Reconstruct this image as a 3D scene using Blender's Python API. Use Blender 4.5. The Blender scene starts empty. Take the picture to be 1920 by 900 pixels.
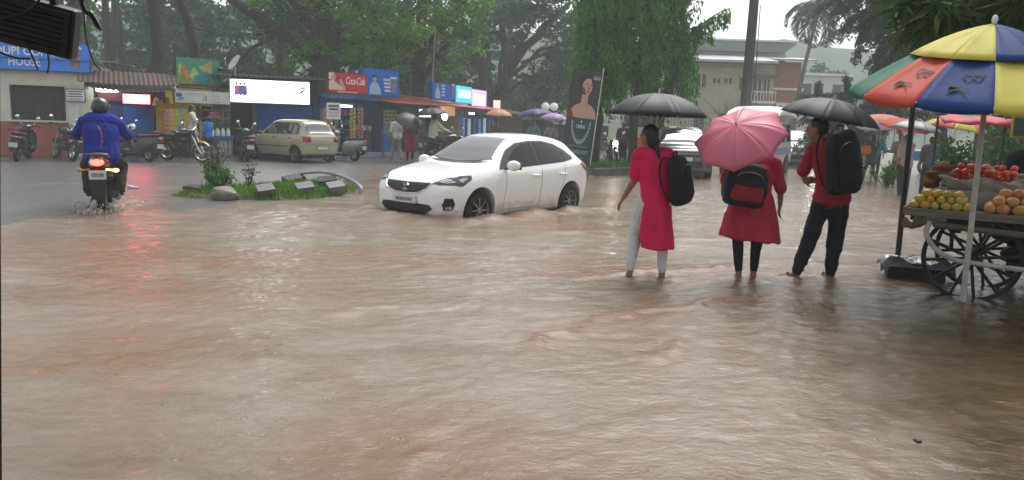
import bpy, bmesh, math, random
import numpy as np
from mathutils import Vector, Matrix, Euler
from mathutils.bvhtree import BVHTree

SC = bpy.context.scene
COL = SC.collection
PI = math.pi
R_ = math.radians

# ------------------------------------------------------------------ camera
CAM_H = 1.55
pitch, roll = R_(8.67), R_(1.8)
fw = Vector((0, math.cos(pitch), -math.sin(pitch)))
up0 = Vector((0, math.sin(pitch), math.cos(pitch)))
rt0 = Vector((1, 0, 0))
rt = rt0 * math.cos(roll) + up0 * math.sin(roll)
up = up0 * math.cos(roll) - rt0 * math.sin(roll)
cam = bpy.data.cameras.new('camera')
cam.sensor_width = 36.0
cam.lens = 36.0 * 1450 / 1920
cam.clip_start, cam.clip_end = 0.05, 3000
camo = bpy.data.objects.new('camera', cam)
COL.objects.link(camo)
camo.matrix_world = Matrix(((rt.x, up.x, -fw.x, 0), (rt.y, up.y, -fw.y, 0), (rt.z, up.z, -fw.z, CAM_H), (0, 0, 0, 1)))
SC.camera = camo

# ------------------------------------------------------------------ sky, sun, exposure
SUN_EL, SUN_AZ = R_(58), R_(25)          # azimuth measured from +Y towards +X
world = bpy.data.worlds.new('World')
SC.world = world
world.use_nodes = True
nt = world.node_tree
bg = nt.nodes['Background']
sky = nt.nodes.new('ShaderNodeTexSky')
sky.sky_type = 'NISHITA'
sky.sun_disc = False
sky.sun_elevation, sky.sun_rotation = SUN_EL, SUN_AZ
sky.air_density, sky.dust_density, sky.ozone_density = 1.0, 3.0, 1.0
hsv = nt.nodes.new('ShaderNodeHueSaturation')
hsv.inputs['Saturation'].default_value = 0.22
nt.links.new(sky.outputs[0], hsv.inputs['Color'])
nt.links.new(hsv.outputs[0], bg.inputs['Color'])
bg.inputs['Strength'].default_value = 0.115
sun = bpy.data.lights.new('sun', 'SUN')
sun.energy, sun.angle, sun.color = 1.35, R_(40), (1.0, 0.97, 0.93)
suno = bpy.data.objects.new('sun', sun)
COL.objects.link(suno)
suno.rotation_euler = Vector((math.sin(SUN_AZ) * math.cos(SUN_EL), math.cos(SUN_AZ) * math.cos(SUN_EL), math.sin(SUN_EL))).to_track_quat('Z', 'Y').to_euler()
vs = SC.view_settings
vs.view_transform, vs.look, vs.exposure, vs.gamma = 'Standard', 'None', 1.1, 1.0
vs.use_curve_mapping = False
SC.render.engine = 'CYCLES'
SC.cycles.use_denoising = True
SC.cycles.max_bounces = 8
SC.cycles.volume_bounces = 1
SC.cycles.transparent_max_bounces = 12
SC.cycles.caustics_reflective = False
SC.cycles.caustics_refractive = False
SC.cycles.sample_clamp_indirect = 6.0
# ------------------------------------------------------------------ helpers
rng = np.random.default_rng(7)
random.seed(7)

def pchip(xs, ys, x):
    xs, ys = np.asarray(xs, float), np.asarray(ys, float)
    if xs[0] > xs[-1]: xs, ys = xs[::-1], ys[::-1]
    h, d = np.diff(xs), np.diff(ys) / np.diff(xs)
    m = np.zeros(len(xs))
    for i in range(1, len(xs) - 1):
        if d[i-1] * d[i] > 0:
            w1, w2 = 2*h[i] + h[i-1], h[i] + 2*h[i-1]
            m[i] = (w1 + w2) / (w1/d[i-1] + w2/d[i])
    m[0], m[-1] = d[0], d[-1]
    x = np.clip(x, xs[0], xs[-1])
    k = np.clip(np.searchsorted(xs, x) - 1, 0, len(h) - 1)
    t = (x - xs[k]) / h[k]
    return (1+2*t)*(1-t)**2*ys[k] + t*(1-t)**2*h[k]*m[k] + t*t*(3-2*t)*ys[k+1] + t*t*(t-1)*h[k]*m[k+1]

def catmull(P, n, closed=False):
    P = [Vector(p) for p in P]
    out = []
    N = len(P)
    for i in range(N if closed else N - 1):
        a, b = P[i], P[(i+1) % N]
        p = P[i-1] if (closed or i > 0) else a * 2 - b
        q = P[(i+2) % N] if (closed or i + 2 < N) else b * 2 - a
        for k in range(n):
            t = k / n
            out.append(0.5 * (2*a + (b-p)*t + (2*p - 5*a + 4*b - q)*t*t + (3*a - p - 3*b + q)*t**3))
    if not closed: out.append(P[-1])
    return out

def frame_of(d):
    d = Vector(d).normalized()
    a = Vector((0, 0, 1)) if abs(d.z) < 0.9 else Vector((1, 0, 0))
    u = d.cross(a).normalized()
    return u, d.cross(u).normalized()

class MB:
    def __init__(s): s.v, s.f = [], []
    def add(s, V, F):
        o = len(s.v)
        s.v += [tuple(p) for p in V]
        s.f += [tuple(i + o for i in q) for q in F]
        return s
    def box(s, c, size, rot=None):
        x, y, z = size[0]/2, size[1]/2, size[2]/2
        V = [Vector((i*x, j*y, k*z)) for i in (-1, 1) for j in (-1, 1) for k in (-1, 1)]
        if rot is not None: 
            m = Euler(rot).to_matrix() if not isinstance(rot, Matrix) else rot
            V = [m @ p for p in V]
        V = [p + Vector(c) for p in V]
        return s.add(V, [(0, 1, 3, 2), (4, 6, 7, 5), (0, 4, 5, 1), (2, 3, 7, 6), (0, 2, 6, 4), (1, 5, 7, 3)])
    def bar(s, a, b, w, h=None):
        a, b = Vector(a), Vector(b)
        h = h or w
        d = b - a
        z = d.normalized()
        u, v = frame_of(z)
        m = Matrix((u, v, z)).transposed()
        return s.box((a + b) / 2, (w, h, d.length), m)
    def tube(s, path, rad, n=8, caps=True, closed=False, squash=1.0):
        P = [Vector(p) for p in path]
        k = len(P)
        if not hasattr(rad, '__len__'): rad = [rad] * k
        V, F = [], []
        u = None
        for i, p in enumerate(P):
            if closed: d = P[(i+1) % k] - P[i-1]
            else: d = P[min(i+1, k-1)] - P[max(i-1, 0)]
            d.normalize()
            if u is None: u, w = frame_of(d)
            else:
                u = (u - d * u.dot(d))
                u = u.normalized() if u.length > 1e-6 else frame_of(d)[0]
            w = d.cross(u)
            for j in range(n):
                a = 2*PI*j/n
                V.append(p + (u*math.cos(a) + w*math.sin(a)*squash) * rad[i])
        for i in range(k if closed else k-1):
            i2 = (i+1) % k
            for j in range(n):
                j2 = (j+1) % n
                F.append((i*n+j, i*n+j2, i2*n+j2, i2*n+j))
        if caps and not closed:
            F.append(tuple(range(n-1, -1, -1)))
            F.append(tuple((k-1)*n + j for j in range(n)))
        return s.add(V, F)
    def cyl(s, a, b, r0, r1=None, n=12, caps=True):
        return s.tube([a, b], [r0, r0 if r1 is None else r1], n, caps)
    def cap(s, a, b, r0, r1=None, n=10):
        """tapered capsule"""
        r1 = r0 if r1 is None else r1
        a, b = Vector(a), Vector(b)
        d = b - a
        d = d.normalized() if d.length > 1e-6 else Vector((0, 0, 1))
        path, rad = [], []
        for t in (-1, -.8, -.45, 0):
            path.append(a + d*r0*t); rad.append(max(r0*math.sqrt(max(1-t*t, 0)), r0*.05))
        for t in (0, .45, .8, 1):
            path.append(b + d*r1*t); rad.append(max(r1*math.sqrt(max(1-t*t, 0)), r1*.05))
        return s.tube(path, rad, n)
    def ell(s, c, r, n=14, m=8, rot=None):
        if not hasattr(r, '__len__'): r = (r, r, r)
        M = Euler(rot).to_matrix() if rot is not None else Matrix.Identity(3)
        V, F = [], []
        for i in range(1, m):
            t = PI*i/m
            for j in range(n):
                a = 2*PI*j/n
                V.append(M @ Vector((r[0]*math.sin(t)*math.cos(a), r[1]*math.sin(t)*math.sin(a), r[2]*math.cos(t))))
        V += [M @ Vector((0, 0, r[2])), M @ Vector((0, 0, -r[2]))]
        T, B = len(V)-2, len(V)-1
        for i in range(m-2):
            for j in range(n):
                j2 = (j+1) % n
                F.append((i*n+j, (i+1)*n+j, (i+1)*n+j2, i*n+j2))
        for j in range(n):
            j2 = (j+1) % n
            F.append((T, j, j2)); F.append((B, (m-2)*n+j2, (m-2)*n+j))
        return s.add([p + Vector(c) for p in V], F)
    def loft(s, secs, n=16, axis='x', caps=True, pw=2.0):
        """secs: (t, c1, c2, r1, r2) superellipse sections along an axis"""
        V, F = [], []
        for t, c1, c2, r1, r2 in secs:
            for j in range(n):
                a = 2*PI*j/n
                ca, sa = math.cos(a), math.sin(a)
                e = 2.0/pw
                p1 = c1 + r1*math.copysign(abs(ca)**e, ca)
                p2 = c2 + r2*math.copysign(abs(sa)**e, sa)
                V.append({'x': (t, p1, p2), 'y': (p1, t, p2), 'z': (p1, p2, t)}[axis])
        k = len(secs)
        for i in range(k-1):
            for j in range(n):
                j2 = (j+1) % n
                F.append((i*n+j, i*n+j2, (i+1)*n+j2, (i+1)*n+j))
        if caps:
            F.append(tuple(range(n-1, -1, -1))); F.append(tuple((k-1)*n + j for j in range(n)))
        return s.add(V, F)
    def lathe(s, prof, c=(0, 0, 0), axis='y', n=24):
        V, F = [], []
        k = len(prof)
        c = Vector(c)
        for r, t in prof:
            for j in range(n):
                a = 2*PI*j/n
                x, y = r*math.cos(a), r*math.sin(a)
                V.append(c + Vector({'y': (x, t, y), 'x': (t, x, y), 'z': (x, y, t)}[axis]))
        for i in range(k-1):
            for j in range(n):
                j2 = (j+1) % n
                F.append((i*n+j, i*n+j2, (i+1)*n+j2, (i+1)*n+j))
        return s.add(V, F)
    def prism(s, pts, d0, d1, axis='y'):
        """2-D outline extruded along an axis (y: pts are x,z; x: pts are y,z; z: pts are x,y)"""
        n = len(pts)
        g = {'y': lambda p, d: (p[0], d, p[1]), 'x': lambda p, d: (d, p[0], p[1]), 'z': lambda p, d: (p[0], p[1], d)}[axis]
        V = [g(p, d0) for p in pts] + [g(p, d1) for p in pts]
        F = [tuple(range(n)), tuple(range(2*n-1, n-1, -1))] + [(i, i+n, (i+1) % n + n, (i+1) % n) for i in range(n)]
        return s.add(V, F)
    def grid(s, P, cu=False, cv=False):
        nu, nv = len(P), len(P[0])
        V = [p for r in P for p in r]
        F = []
        for i in range(nu if cu else nu-1):
            for j in range(nv if cv else nv-1):
                i2, j2 = (i+1) % nu, (j+1) % nv
                F.append((i*nv+j, i2*nv+j, i2*nv+j2, i*nv+j2))
        return s.add(V, F)
    def mesh(s, name='m', smooth=True, angle=35, recalc=True):
        me = bpy.data.meshes.new(name)
        me.from_pydata(s.v, [], s.f)
        if recalc:
            bm = bmesh.new(); bm.from_mesh(me)
            bmesh.ops.recalc_face_normals(bm, faces=bm.faces)
            bm.to_mesh(me); bm.free()
        if smooth:
            me.polygons.foreach_set('use_smooth', [True]*len(me.polygons))
            me.set_sharp_from_angle(angle=R_(angle))
        return me
    def build(s, name, mat, parent=None, smooth=True, bev=0, angle=35, thick=0, recalc=True):
        return put(name, s.mesh(name, smooth, angle, recalc), mat, parent, bev, thick)

def put(name, me, mat, parent=None, bev=0, thick=0):
    o = bpy.data.objects.new(name, me)
    COL.objects.link(o)
    if mat is not None and len(me.materials) == 0: me.materials.append(mat)
    if parent is not None: o.parent = parent
    if thick:
        m = o.modifiers.new('thickness', 'SOLIDIFY'); m.thickness = thick; m.offset = 0
    if bev:
        m = o.modifiers.new('bevel', 'BEVEL'); m.width = bev; m.segments = 2; m.limit_method = 'ANGLE'
    return o

def tag(o, label, cat, group=None, kind=None):
    if label: o['label'] = label
    if cat: o['category'] = cat
    if group: o['group'] = group
    if kind: o['kind'] = kind
    return o

def thing(name, label, cat, loc=(0, 0, 0), rz=0, group=None, rot=None):
    o = bpy.data.objects.new(name, None)
    o.empty_display_size = 0.1
    COL.objects.link(o)
    o.location = loc
    o.rotation_euler = rot if rot else (0, 0, rz)
    return tag(o, label, cat, group)

def copy_tree(o, parent=None):
    c = o.copy(); COL.objects.link(c); c.parent = parent
    for ch in list(o.children): copy_tree(ch, c)
    return c

def structure(o):
    o['kind'] = 'structure'
    return o

def bake(me, mods):
    """evaluate modifiers given as (type, {settings}) on a mesh and return the new mesh"""
    o = bpy.data.objects.new('tmp', me); COL.objects.link(o)
    for t, st in mods:
        m = o.modifiers.new(t, t)
        for k, v in st.items(): setattr(m, k, v)
    dg = bpy.context.evaluated_depsgraph_get()
    dg.update()
    out = bpy.data.meshes.new_from_object(o.evaluated_get(dg))
    bpy.data.objects.remove(o)
    return out

def organic(mb, voxel=0.012, it=4, fac=0.5):
    me = mb.mesh('organic', smooth=False)
    out = bake(me, [('REMESH', dict(mode='VOXEL', voxel_size=voxel, use_smooth_shade=True)), ('SMOOTH', dict(iterations=it, factor=fac))])
    out.materials.clear()
    out.polygons.foreach_set('use_smooth', [True]*len(out.polygons))
    return out

# ---- materials
MATS = {}
def mat(key, col, rough=0.5, metal=0.0, var=0.12, scale=6.0, bump=0.0, bscale=40.0, emit=0.0, ecol=None, spec=0.5, coat=0.0, transl=0.0, alpha=1.0, stretch=(1, 1, 1), island=0.0, col2=None, trans=0.0, ior=1.45):
    if key in MATS: return MATS[key]
    if rough >= .5 and spec == .5: spec = .22
    m = bpy.data.materials.new(key); m.use_nodes = True
    t = m.node_tree; N, L = t.nodes, t.links
    b = N['Principled BSDF']
    b.inputs['Roughness'].default_value = rough
    b.inputs['Metallic'].default_value = metal
    b.inputs['Specular IOR Level'].default_value = spec
    b.inputs['IOR'].default_value = ior
    b.inputs['Transmission Weight'].default_value = trans
    b.inputs['Alpha'].default_value = alpha
    if coat:
        b.inputs['Coat Weight'].default_value = coat; b.inputs['Coat Roughness'].default_value = 0.04
    c = (*col, 1)
    src = None
    if var > 0 or bump > 0:
        tc = N.new('ShaderNodeTexCoord'); mp = N.new('ShaderNodeMapping')
        mp.inputs['Scale'].default_value = stretch
        L.new(tc.outputs['Object'], mp.inputs['Vector'])
    if var > 0:
        no = N.new('ShaderNodeTexNoise'); no.inputs['Scale'].default_value = scale
        no.inputs['Detail'].default_value = 5; no.inputs['Roughness'].default_value = 0.62
        L.new(mp.outputs[0], no.inputs['Vector'])
        mx = N.new('ShaderNodeMix'); mx.data_type = 'RGBA'
        rp = N.new('ShaderNodeMapRange')
        rp.inputs['From Min'].default_value, rp.inputs['From Max'].default_value = 0.3, 0.7
        L.new(no.outputs['Fac'], rp.inputs['Value'])
        L.new(rp.outputs[0], mx.inputs['Factor'])
        if col2 is None:
            mx.inputs['A'].default_value = tuple(max(0, x*(1-var)) for x in col) + (1,)
            mx.inputs['B'].default_value = tuple(min(1, x*(1+var)) for x in col) + (1,)
        else:
            mx.inputs['A'].default_value = c; mx.inputs['B'].default_value = (*col2, 1)
        src = mx.outputs['Result']
    if island > 0:
        ge = N.new('ShaderNodeNewGeometry'); h = N.new('ShaderNodeHueSaturation')
        r1 = N.new('ShaderNodeMapRange'); r1.inputs['To Min'].default_value, r1.inputs['To Max'].default_value = 1-island, 1+island
        L.new(ge.outputs['Random Per Island'], r1.inputs['Value'])
        L.new(r1.outputs[0], h.inputs['Value'])
        r2 = N.new('ShaderNodeMapRange'); r2.inputs['To Min'].default_value, r2.inputs['To Max'].default_value = 0.485, 0.52
        mu = N.new('ShaderNodeMath'); mu.operation = 'FRACT'; mv = N.new('ShaderNodeMath'); mv.operation = 'MULTIPLY'; mv.inputs[1].default_value = 17.3
        L.new(ge.outputs['Random Per Island'], mv.inputs[0]); L.new(mv.outputs[0], mu.inputs[0]); L.new(mu.outputs[0], r2.inputs['Value'])
        L.new(r2.outputs[0], h.inputs['Hue'])
        if src: L.new(src, h.inputs['Color'])
        else: h.inputs['Color'].default_value = c
        src = h.outputs[0]
    if src: L.new(src, b.inputs['Base Color'])
    else: b.inputs['Base Color'].default_value = c
    if bump > 0:
        n2 = N.new('ShaderNodeTexNoise'); n2.inputs['Scale'].default_value = bscale; n2.inputs['Detail'].default_value = 4
        L.new(mp.outputs[0], n2.inputs['Vector'])
        bp = N.new('ShaderNodeBump'); bp.inputs['Strength'].default_value = bump; bp.inputs['Distance'].default_value = 0.02
        L.new(n2.outputs['Fac'], bp.inputs['Height']); L.new(bp.outputs[0], b.inputs['Normal'])
    if emit > 0:
        b.inputs['Emission Color'].default_value = (*(ecol or col), 1)
        b.inputs['Emission Strength'].default_value = emit
    if transl > 0:
        tr = N.new('ShaderNodeBsdfTranslucent'); ms = N.new('ShaderNodeMixShader'); ms.inputs[0].default_value = transl
        if src: L.new(src, tr.inputs['Color'])
        else: tr.inputs['Color'].default_value = c
        L.new(b.outputs[0], ms.inputs[1]); L.new(tr.outputs[0], ms.inputs[2])
        L.new(ms.outputs[0], N['Material Output'].inputs['Surface'])
    MATS[key] = m
    return m

def s2l(r, g, b):
    f = lambda c: (c/255/12.92) if c/255 <= 0.04045 else ((c/255+0.055)/1.055)**2.4
    return (f(r), f(g), f(b))

def text_mesh(txt, w, h, shear=0.0, off=0.0, space=1.0, depth=0.004):
    """lettering in the local x-z plane facing -y, lower left corner at 0,0"""
    cu = bpy.data.curves.new('txt', 'FONT'); cu.body = txt; cu.shear = shear; cu.offset = off; cu.space_character = space
    cu.align_x = 'CENTER'
    cu.resolution_u = 3
    o = bpy.data.objects.new('txt', cu); COL.objects.link(o)
    dg = bpy.context.evaluated_depsgraph_get(); dg.update()
    me = bpy.data.meshes.new_from_object(o.evaluated_get(dg))
    bpy.data.objects.remove(o)
    n = len(me.vertices); co = np.zeros(n*3); me.vertices.foreach_get('co', co); co = co.reshape(-1, 3)
    lo, hi = co.min(0), co.max(0)
    q = np.zeros_like(co)
    q[:, 0] = (co[:, 0]-lo[0])/max(hi[0]-lo[0], 1e-6)*w
    q[:, 2] = (co[:, 1]-lo[1])/max(hi[1]-lo[1], 1e-6)*h
    q[:, 1] = -depth
    me.vertices.foreach_set('co', q.ravel()); me.update()
    me.materials.clear()
    return me

def lettering(txt, x, y, z, w, h, m, parent, name='lettering', **k):
    o = put(name, text_mesh(txt, w, h, **k), m, parent)
    o.location = (x, y, z)
    return o

# ---- vectorised gradient-ish noise
_perm = rng.random((256, 256))
def vnoise(x, y):
    xi, yi = np.floor(x).astype(int), np.floor(y).astype(int)
    xf, yf = x-xi, y-yi
    u, v = xf*xf*xf*(xf*(xf*6-15)+10), yf*yf*yf*(yf*(yf*6-15)+10)
    a = _perm[xi & 255, yi & 255]; b = _perm[(xi+1) & 255, yi & 255]
    c = _perm[xi & 255, (yi+1) & 255]; d = _perm[(xi+1) & 255, (yi+1) & 255]
    return (a*(1-u)+b*u)*(1-v) + (c*(1-u)+d*u)*v - 0.5
def fbm(x, y, o=4, g=0.5):
    r, a = 0, 1.0
    for i in range(o):
        r = r + a*vnoise(x + 17.3*i, y + 9.1*i); x, y, a = x*2.03, y*2.03, a*g
    return r
def sstep(a, b, x):
    t = np.clip((x-a)/(b-a), 0, 1)
    return t*t*(3-2*t)
def polydist(x, y, pts):
    """distance to a polyline, parameter along it (0..1) and signed side"""
    best = np.full(x.shape, 1e9); par = np.zeros(x.shape); side = np.zeros(x.shape)
    n = len(pts)-1
    for i in range(n):
        (ax, ay), (bx, by) = pts[i], pts[i+1]
        dx, dy = bx-ax, by-ay
        l2 = dx*dx+dy*dy
        t = np.clip(((x-ax)*dx+(y-ay)*dy)/l2, 0, 1)
        ex, ey = x-ax-t*dx, y-ay-t*dy
        d = np.hypot(ex, ey)
        k = d < best
        best = np.where(k, d, best); par = np.where(k, (i+t)/n, par); side = np.where(k, np.sign(dx*ey-dy*ex), side)
    return best, par, side

def fast_mesh(name, V, Q, smooth=False):
    """quads from numpy arrays"""
    me = bpy.data.meshes.new(name)
    nv, nf = len(V), len(Q)
    me.vertices.add(nv); me.vertices.foreach_set('co', np.asarray(V, np.float32).ravel())
    me.loops.add(nf*4); me.loops.foreach_set('vertex_index', np.asarray(Q, np.int32).ravel())
    me.polygons.add(nf); me.polygons.foreach_set('loop_start', np.arange(0, nf*4, 4, dtype=np.int32))
    if smooth: me.polygons.foreach_set('use_smooth', np.ones(nf, bool))
    me.update(calc_edges=True)
    return me
# ------------------------------------------------------------------ ground: road and flood water
def sheet(patches, hfun):
    V, Q, o = [], [], 0
    for x0, x1, y0, y1, st in patches:
        xs = np.linspace(x0, x1, int(round((x1-x0)/st))+1); ys = np.linspace(y0, y1, int(round((y1-y0)/st))+1)
        X, Y = np.meshgrid(xs, ys)
        Z = hfun(X, Y)
        V.append(np.stack([X, Y, Z], -1).reshape(-1, 3))
        nx, ny = len(xs), len(ys)
        i = (np.arange(ny-1)[:, None]*nx + np.arange(nx-1)[None]).ravel() + o
        Q.append(np.stack([i, i+1, i+1+nx, i+nx], -1)); o += nx*ny
    return np.concatenate(V), np.concatenate(Q)

MUD = [(-14, 6.2), (-8.2, 8.2), (-6.2, 9.2), (-5.3, 10.6), (-3.9, 12.3), (-3.3, 14.8), (-3.2, 17.8), (-2.9, 21.5), (-1.5, 26.5), (0.8, 34), (2, 60)]
def dry(x, y):
    """1 on the higher wet asphalt before the shops, 0 in the flood"""
    d, p, s = polydist(x, y, MUD)
    return sstep(-1.0, 1.1, d*s + 0.9*fbm(x*0.7, y*0.7, 3))
def road_h(x, y):
    far = sstep(30, 60, y)*0.04
    return -0.11 + 0.125*dry(x, y) + 0.006*fbm(x*0.9, y*0.9, 3) + far

V, Q = sheet([(-9, 9, 0.0, 20, 0.12), (-40, -9, 0.0, 20, 0.5), (9, 40, 0.0, 20, 0.5), (-40, 40, 20, 60, 0.4)], road_h)
V2, Q2 = sheet([(-700, 700, -60, 1, 60), (-700, -40, 0, 60, 30), (40, 700, 0, 60, 30), (-700, 700, 60, 1400, 60)], lambda x, y: x*0 - 0.07)
m = mat('wet_asphalt', (0.075, 0.073, 0.073), 0.34, var=0.35, scale=0.8, bump=0.35, bscale=9, spec=0.7, col2=(0.115, 0.105, 0.098))
road = structure(put('road', fast_mesh('road', np.concatenate([V, V2]), np.concatenate([Q, Q2+len(V)]), True), m))

RIDGES = [  # polyline, height, width
    ([(2.83, 7.75), (2.22, 7.13), (1.37, 6.59), (0.79, 6.06), (0.25, 5.38), (0.03, 4.75)], .030, .11),
    ([(0.26, 9.27), (0.6, 9.42), (1.21, 9.62)], .035, .13),
    ([(-3.17, 7.95), (-2.87, 7.88), (-2.62, 7.98)], .028, .12),
    ([(-3.4, 4.2), (-2.98, 4.35), (-2.77, 4.47), (-2.55, 4.49), (-2.4, 4.78), (-2.08, 5.0)], .026, .10),
    ([(1.1, 8.05), (1.27, 8.15), (1.75, 8.29), (2.22, 8.53), (2.59, 8.89)], .035, .12),
    ([(1.9, 6.96), (1.77, 6.18), (1.68, 5.03), (1.62, 3.92), (1.6, 3.0)], .0045, .10),
    ([(1.34, 5.8), (1.1, 5.21), (0.91, 4.95)], .016, .10),
    ([(0.01, 7.66), (0.67, 7.77), (1.38, 8.11)], .016, .12),
    ([(-1.52, 6.02), (-1.2, 6.15), (-0.89, 6.38)], .016, .09),
    ([(-1.28, 4.33), (-0.98, 4.4), (-0.85, 4.51)], .012, .07),
    ([(-0.66, 3.25), (-0.46, 3.37), (-0.33, 3.56)], .012, .06),
    ([(3.3, 9.2), (4.0, 8.9), (4.7, 9.3)], .02, .12), ([(2.2, 10.6), (3.0, 10.9), (3.6, 11.5)], .022, .14),
    ([(-1.2, 8.9), (-0.6, 8.8), (0.1, 9.0)], .016, .12), ([(-4.5, 6.9), (-3.9, 7.0), (-3.5, 6.9)], .014, .09),
    ([(0.35, 10.9), (1.2, 11.3), (2.3, 12.4)], .02, .15), ([(2.4, 13.6), (3.2, 14.4), (4.6, 15)], .02, .16)]
# the car ploughs a bow wave: along its near side and round the front
CARX, CARY, CARA = -1.67, 11.95, R_(232.2)
def car_pt(x, y): return (CARX + x*math.cos(CARA) - y*math.sin(CARA), CARY + x*math.sin(CARA) + y*math.cos(CARA))
BOW = [car_pt(-4.3, 1.05), car_pt(-3.3, 1.05), car_pt(-2.2, 1.02), car_pt(-1.0, 1.08), car_pt(-.35, 1.0), car_pt(.12, .55), car_pt(.2, -.1), car_pt(0.02, -.85), car_pt(-.9, -1.2), car_pt(-2.2, -1.6)]
def crest(x, y):
    """where the surface is ruffled by wading and driving"""
    z = 0*x
    for pts, h, w in RIDGES:
        d, p, s = polydist(x + 0.16*fbm(x*2.6, y*2.6, 4), y + 0.16*fbm(x*2.6+7, y*2.6, 4), pts)
        ta = np.clip(np.minimum(p, 1-p)*6, 0, 1)
        w2 = w*(0.75+0.5*vnoise(x*4, y*4))
        z = z + (.85+.9*vnoise(x*2.1+5, y*2.1))*h*ta*np.exp(-(d/np.where(s > 0, w2*0.6, w2*1.2))**2)
    return z
def bow(x, y):
    d, p, s = polydist(x + 0.06*fbm(x*3, y*3, 3), y + 0.06*fbm(x*3+7, y*3, 3), BOW)
    ta = np.clip(np.minimum(p, 1-p)*7, 0, 1)
    near = np.exp(-(d/0.22)**2)*0.10*(0.8+0.8*vnoise(x*3, y*3))
    # broad mound pushed ahead and to the far side of the car
    c = car_pt(0.55, -0.9)
    mound = 0.07*np.exp(-(((x-c[0])/1.5)**2 + ((y-c[1])/1.3)**2))
    return ta*near + mound
def bike_wake(x, y):
    d, p, s = polydist(x, y, [(-6.30, 11.75), (-6.30, 12.9)])
    z = 0.05*np.exp(-((d-0.16)/0.07)**2) - 0.03*np.exp(-(d/0.09)**2)
    for sx in (-1, 1):
        d, p, s = polydist(x, y, [(-6.3+sx*.1, 12.4), (-6.3+sx*.32, 11.7), (-6.3+sx*.65, 10.8)])
        z = z + 0.03*(1-p)*np.exp(-(d/0.09)**2)
    return z
FEET = [(1.20, 7.86), (1.57, 7.86), (2.39, 8.04), (2.53, 8.01), (3.07, 8.15), (3.44, 8.21), (4.23, 7.08), (4.55, 9.02), (4.20, 6.95)]
def foot_rings(x, y):
    z = 0*x
    for fx, fy in FEET:
        d = np.hypot(x-fx, (y-fy)*1.0)
        z = z + 0.020*np.exp(-((d-0.11)/0.045)**2) + 0.006*np.sin(d*42)*np.exp(-d/0.22)
    return z
def water_h(x, y):
    ca, sa = math.cos(R_(24)), math.sin(R_(24))
    u, v = x*ca + y*sa, -x*sa + y*ca
    wu, wv = u + 0.35*fbm(x*0.7, y*0.7, 3), v + 0.30*fbm(x*0.8+4, y*0.8, 3)
    swell = 0.018*fbm(wu*0.45, wv*1.1, 2)
    chop = 0.020*(0.5-np.abs(fbm(wu*2.2, wv*4.4, 3, .55)))*1.3
    fine = 0.0080*fbm(wu*8.5, wv*12, 3, .62) + 0.004*fbm(x*5+3, y*5, 2)
    calm = sstep(1.35, 2.2, x - 0.10*(y-4))*sstep(9.6, 8.2, y)     # shallow clear sheet by the cart
    amp = 0.72 + 0.9*fbm(x*0.28+3, y*0.3, 2)
    far = sstep(16, 34, y)
    z = (swell + chop*amp*(1-0.55*far))*(1-0.72*calm) + fine*(0.9+0.5*calm)
    return z + crest(x, y)*1.0 + bow(x, y) + bike_wake(x, y) + foot_rings(x, y) + 0.002

V, Q = sheet([(-6.5, 6.5, 1.6, 8.6, 0.032), (-13, -6.5, 1.6, 8.6, 0.12), (6.5, 13, 1.6, 8.6, 0.12), (-17, 17, 8.6, 19, 0.07), (-42, 42, 19, 60, 0.26), (-13, 13, -12, 1.6, 0.25)], water_h)
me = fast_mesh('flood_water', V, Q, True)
x, y = V[:, 0], V[:, 1]
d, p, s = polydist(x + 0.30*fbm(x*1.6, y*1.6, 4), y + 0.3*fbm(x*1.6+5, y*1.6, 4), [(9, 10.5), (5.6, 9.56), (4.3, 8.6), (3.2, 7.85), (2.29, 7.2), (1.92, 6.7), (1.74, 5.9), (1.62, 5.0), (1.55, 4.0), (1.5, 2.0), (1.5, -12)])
clear = sstep(-0.25, 1.15, d*s + .35*fbm(x*4, y*4, 3))  # shallow clear water by the cart; also masks the painted shade there
rid = 0*x
for pts, h, w in RIDGES:                      # sediment trails, plus painted brown for wave faces that mirror less sky
    dd, pp, ss = polydist(x + 0.28*fbm(x*2.6, y*2.6, 4), y + 0.28*fbm(x*2.6+7, y*2.6, 4), pts)
    rid = np.maximum(rid, min(h/.03, 1)*np.clip(np.minimum(pp, 1-pp)*6, 0, 1)*np.exp(-(dd/(w*1.9))**2)*(.75+.9*fbm(x*6, y*6, 3)))
for fx, fy in FEET[:6]:
    rid = np.maximum(rid, .8*np.exp(-(np.hypot(x-fx+.12, y-fy+.35)/.42)**2)*(.7+1.2*fbm(x*5, y*5, 3)))
silt_wave_brown = np.clip(1.05*rid + 0.55*sstep(0.0, 0.5, fbm(x*0.35, y*0.6, 4)+0.1) + 0.25*sstep(0.0, .05, bow(x, y)), 0, 1)
for nm, a in (('clear', clear), ('silt_wave_brown', silt_wave_brown)):
    at = me.attributes.new(nm, 'FLOAT', 'POINT'); at.data.foreach_set('value', a.astype(np.float32))

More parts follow.
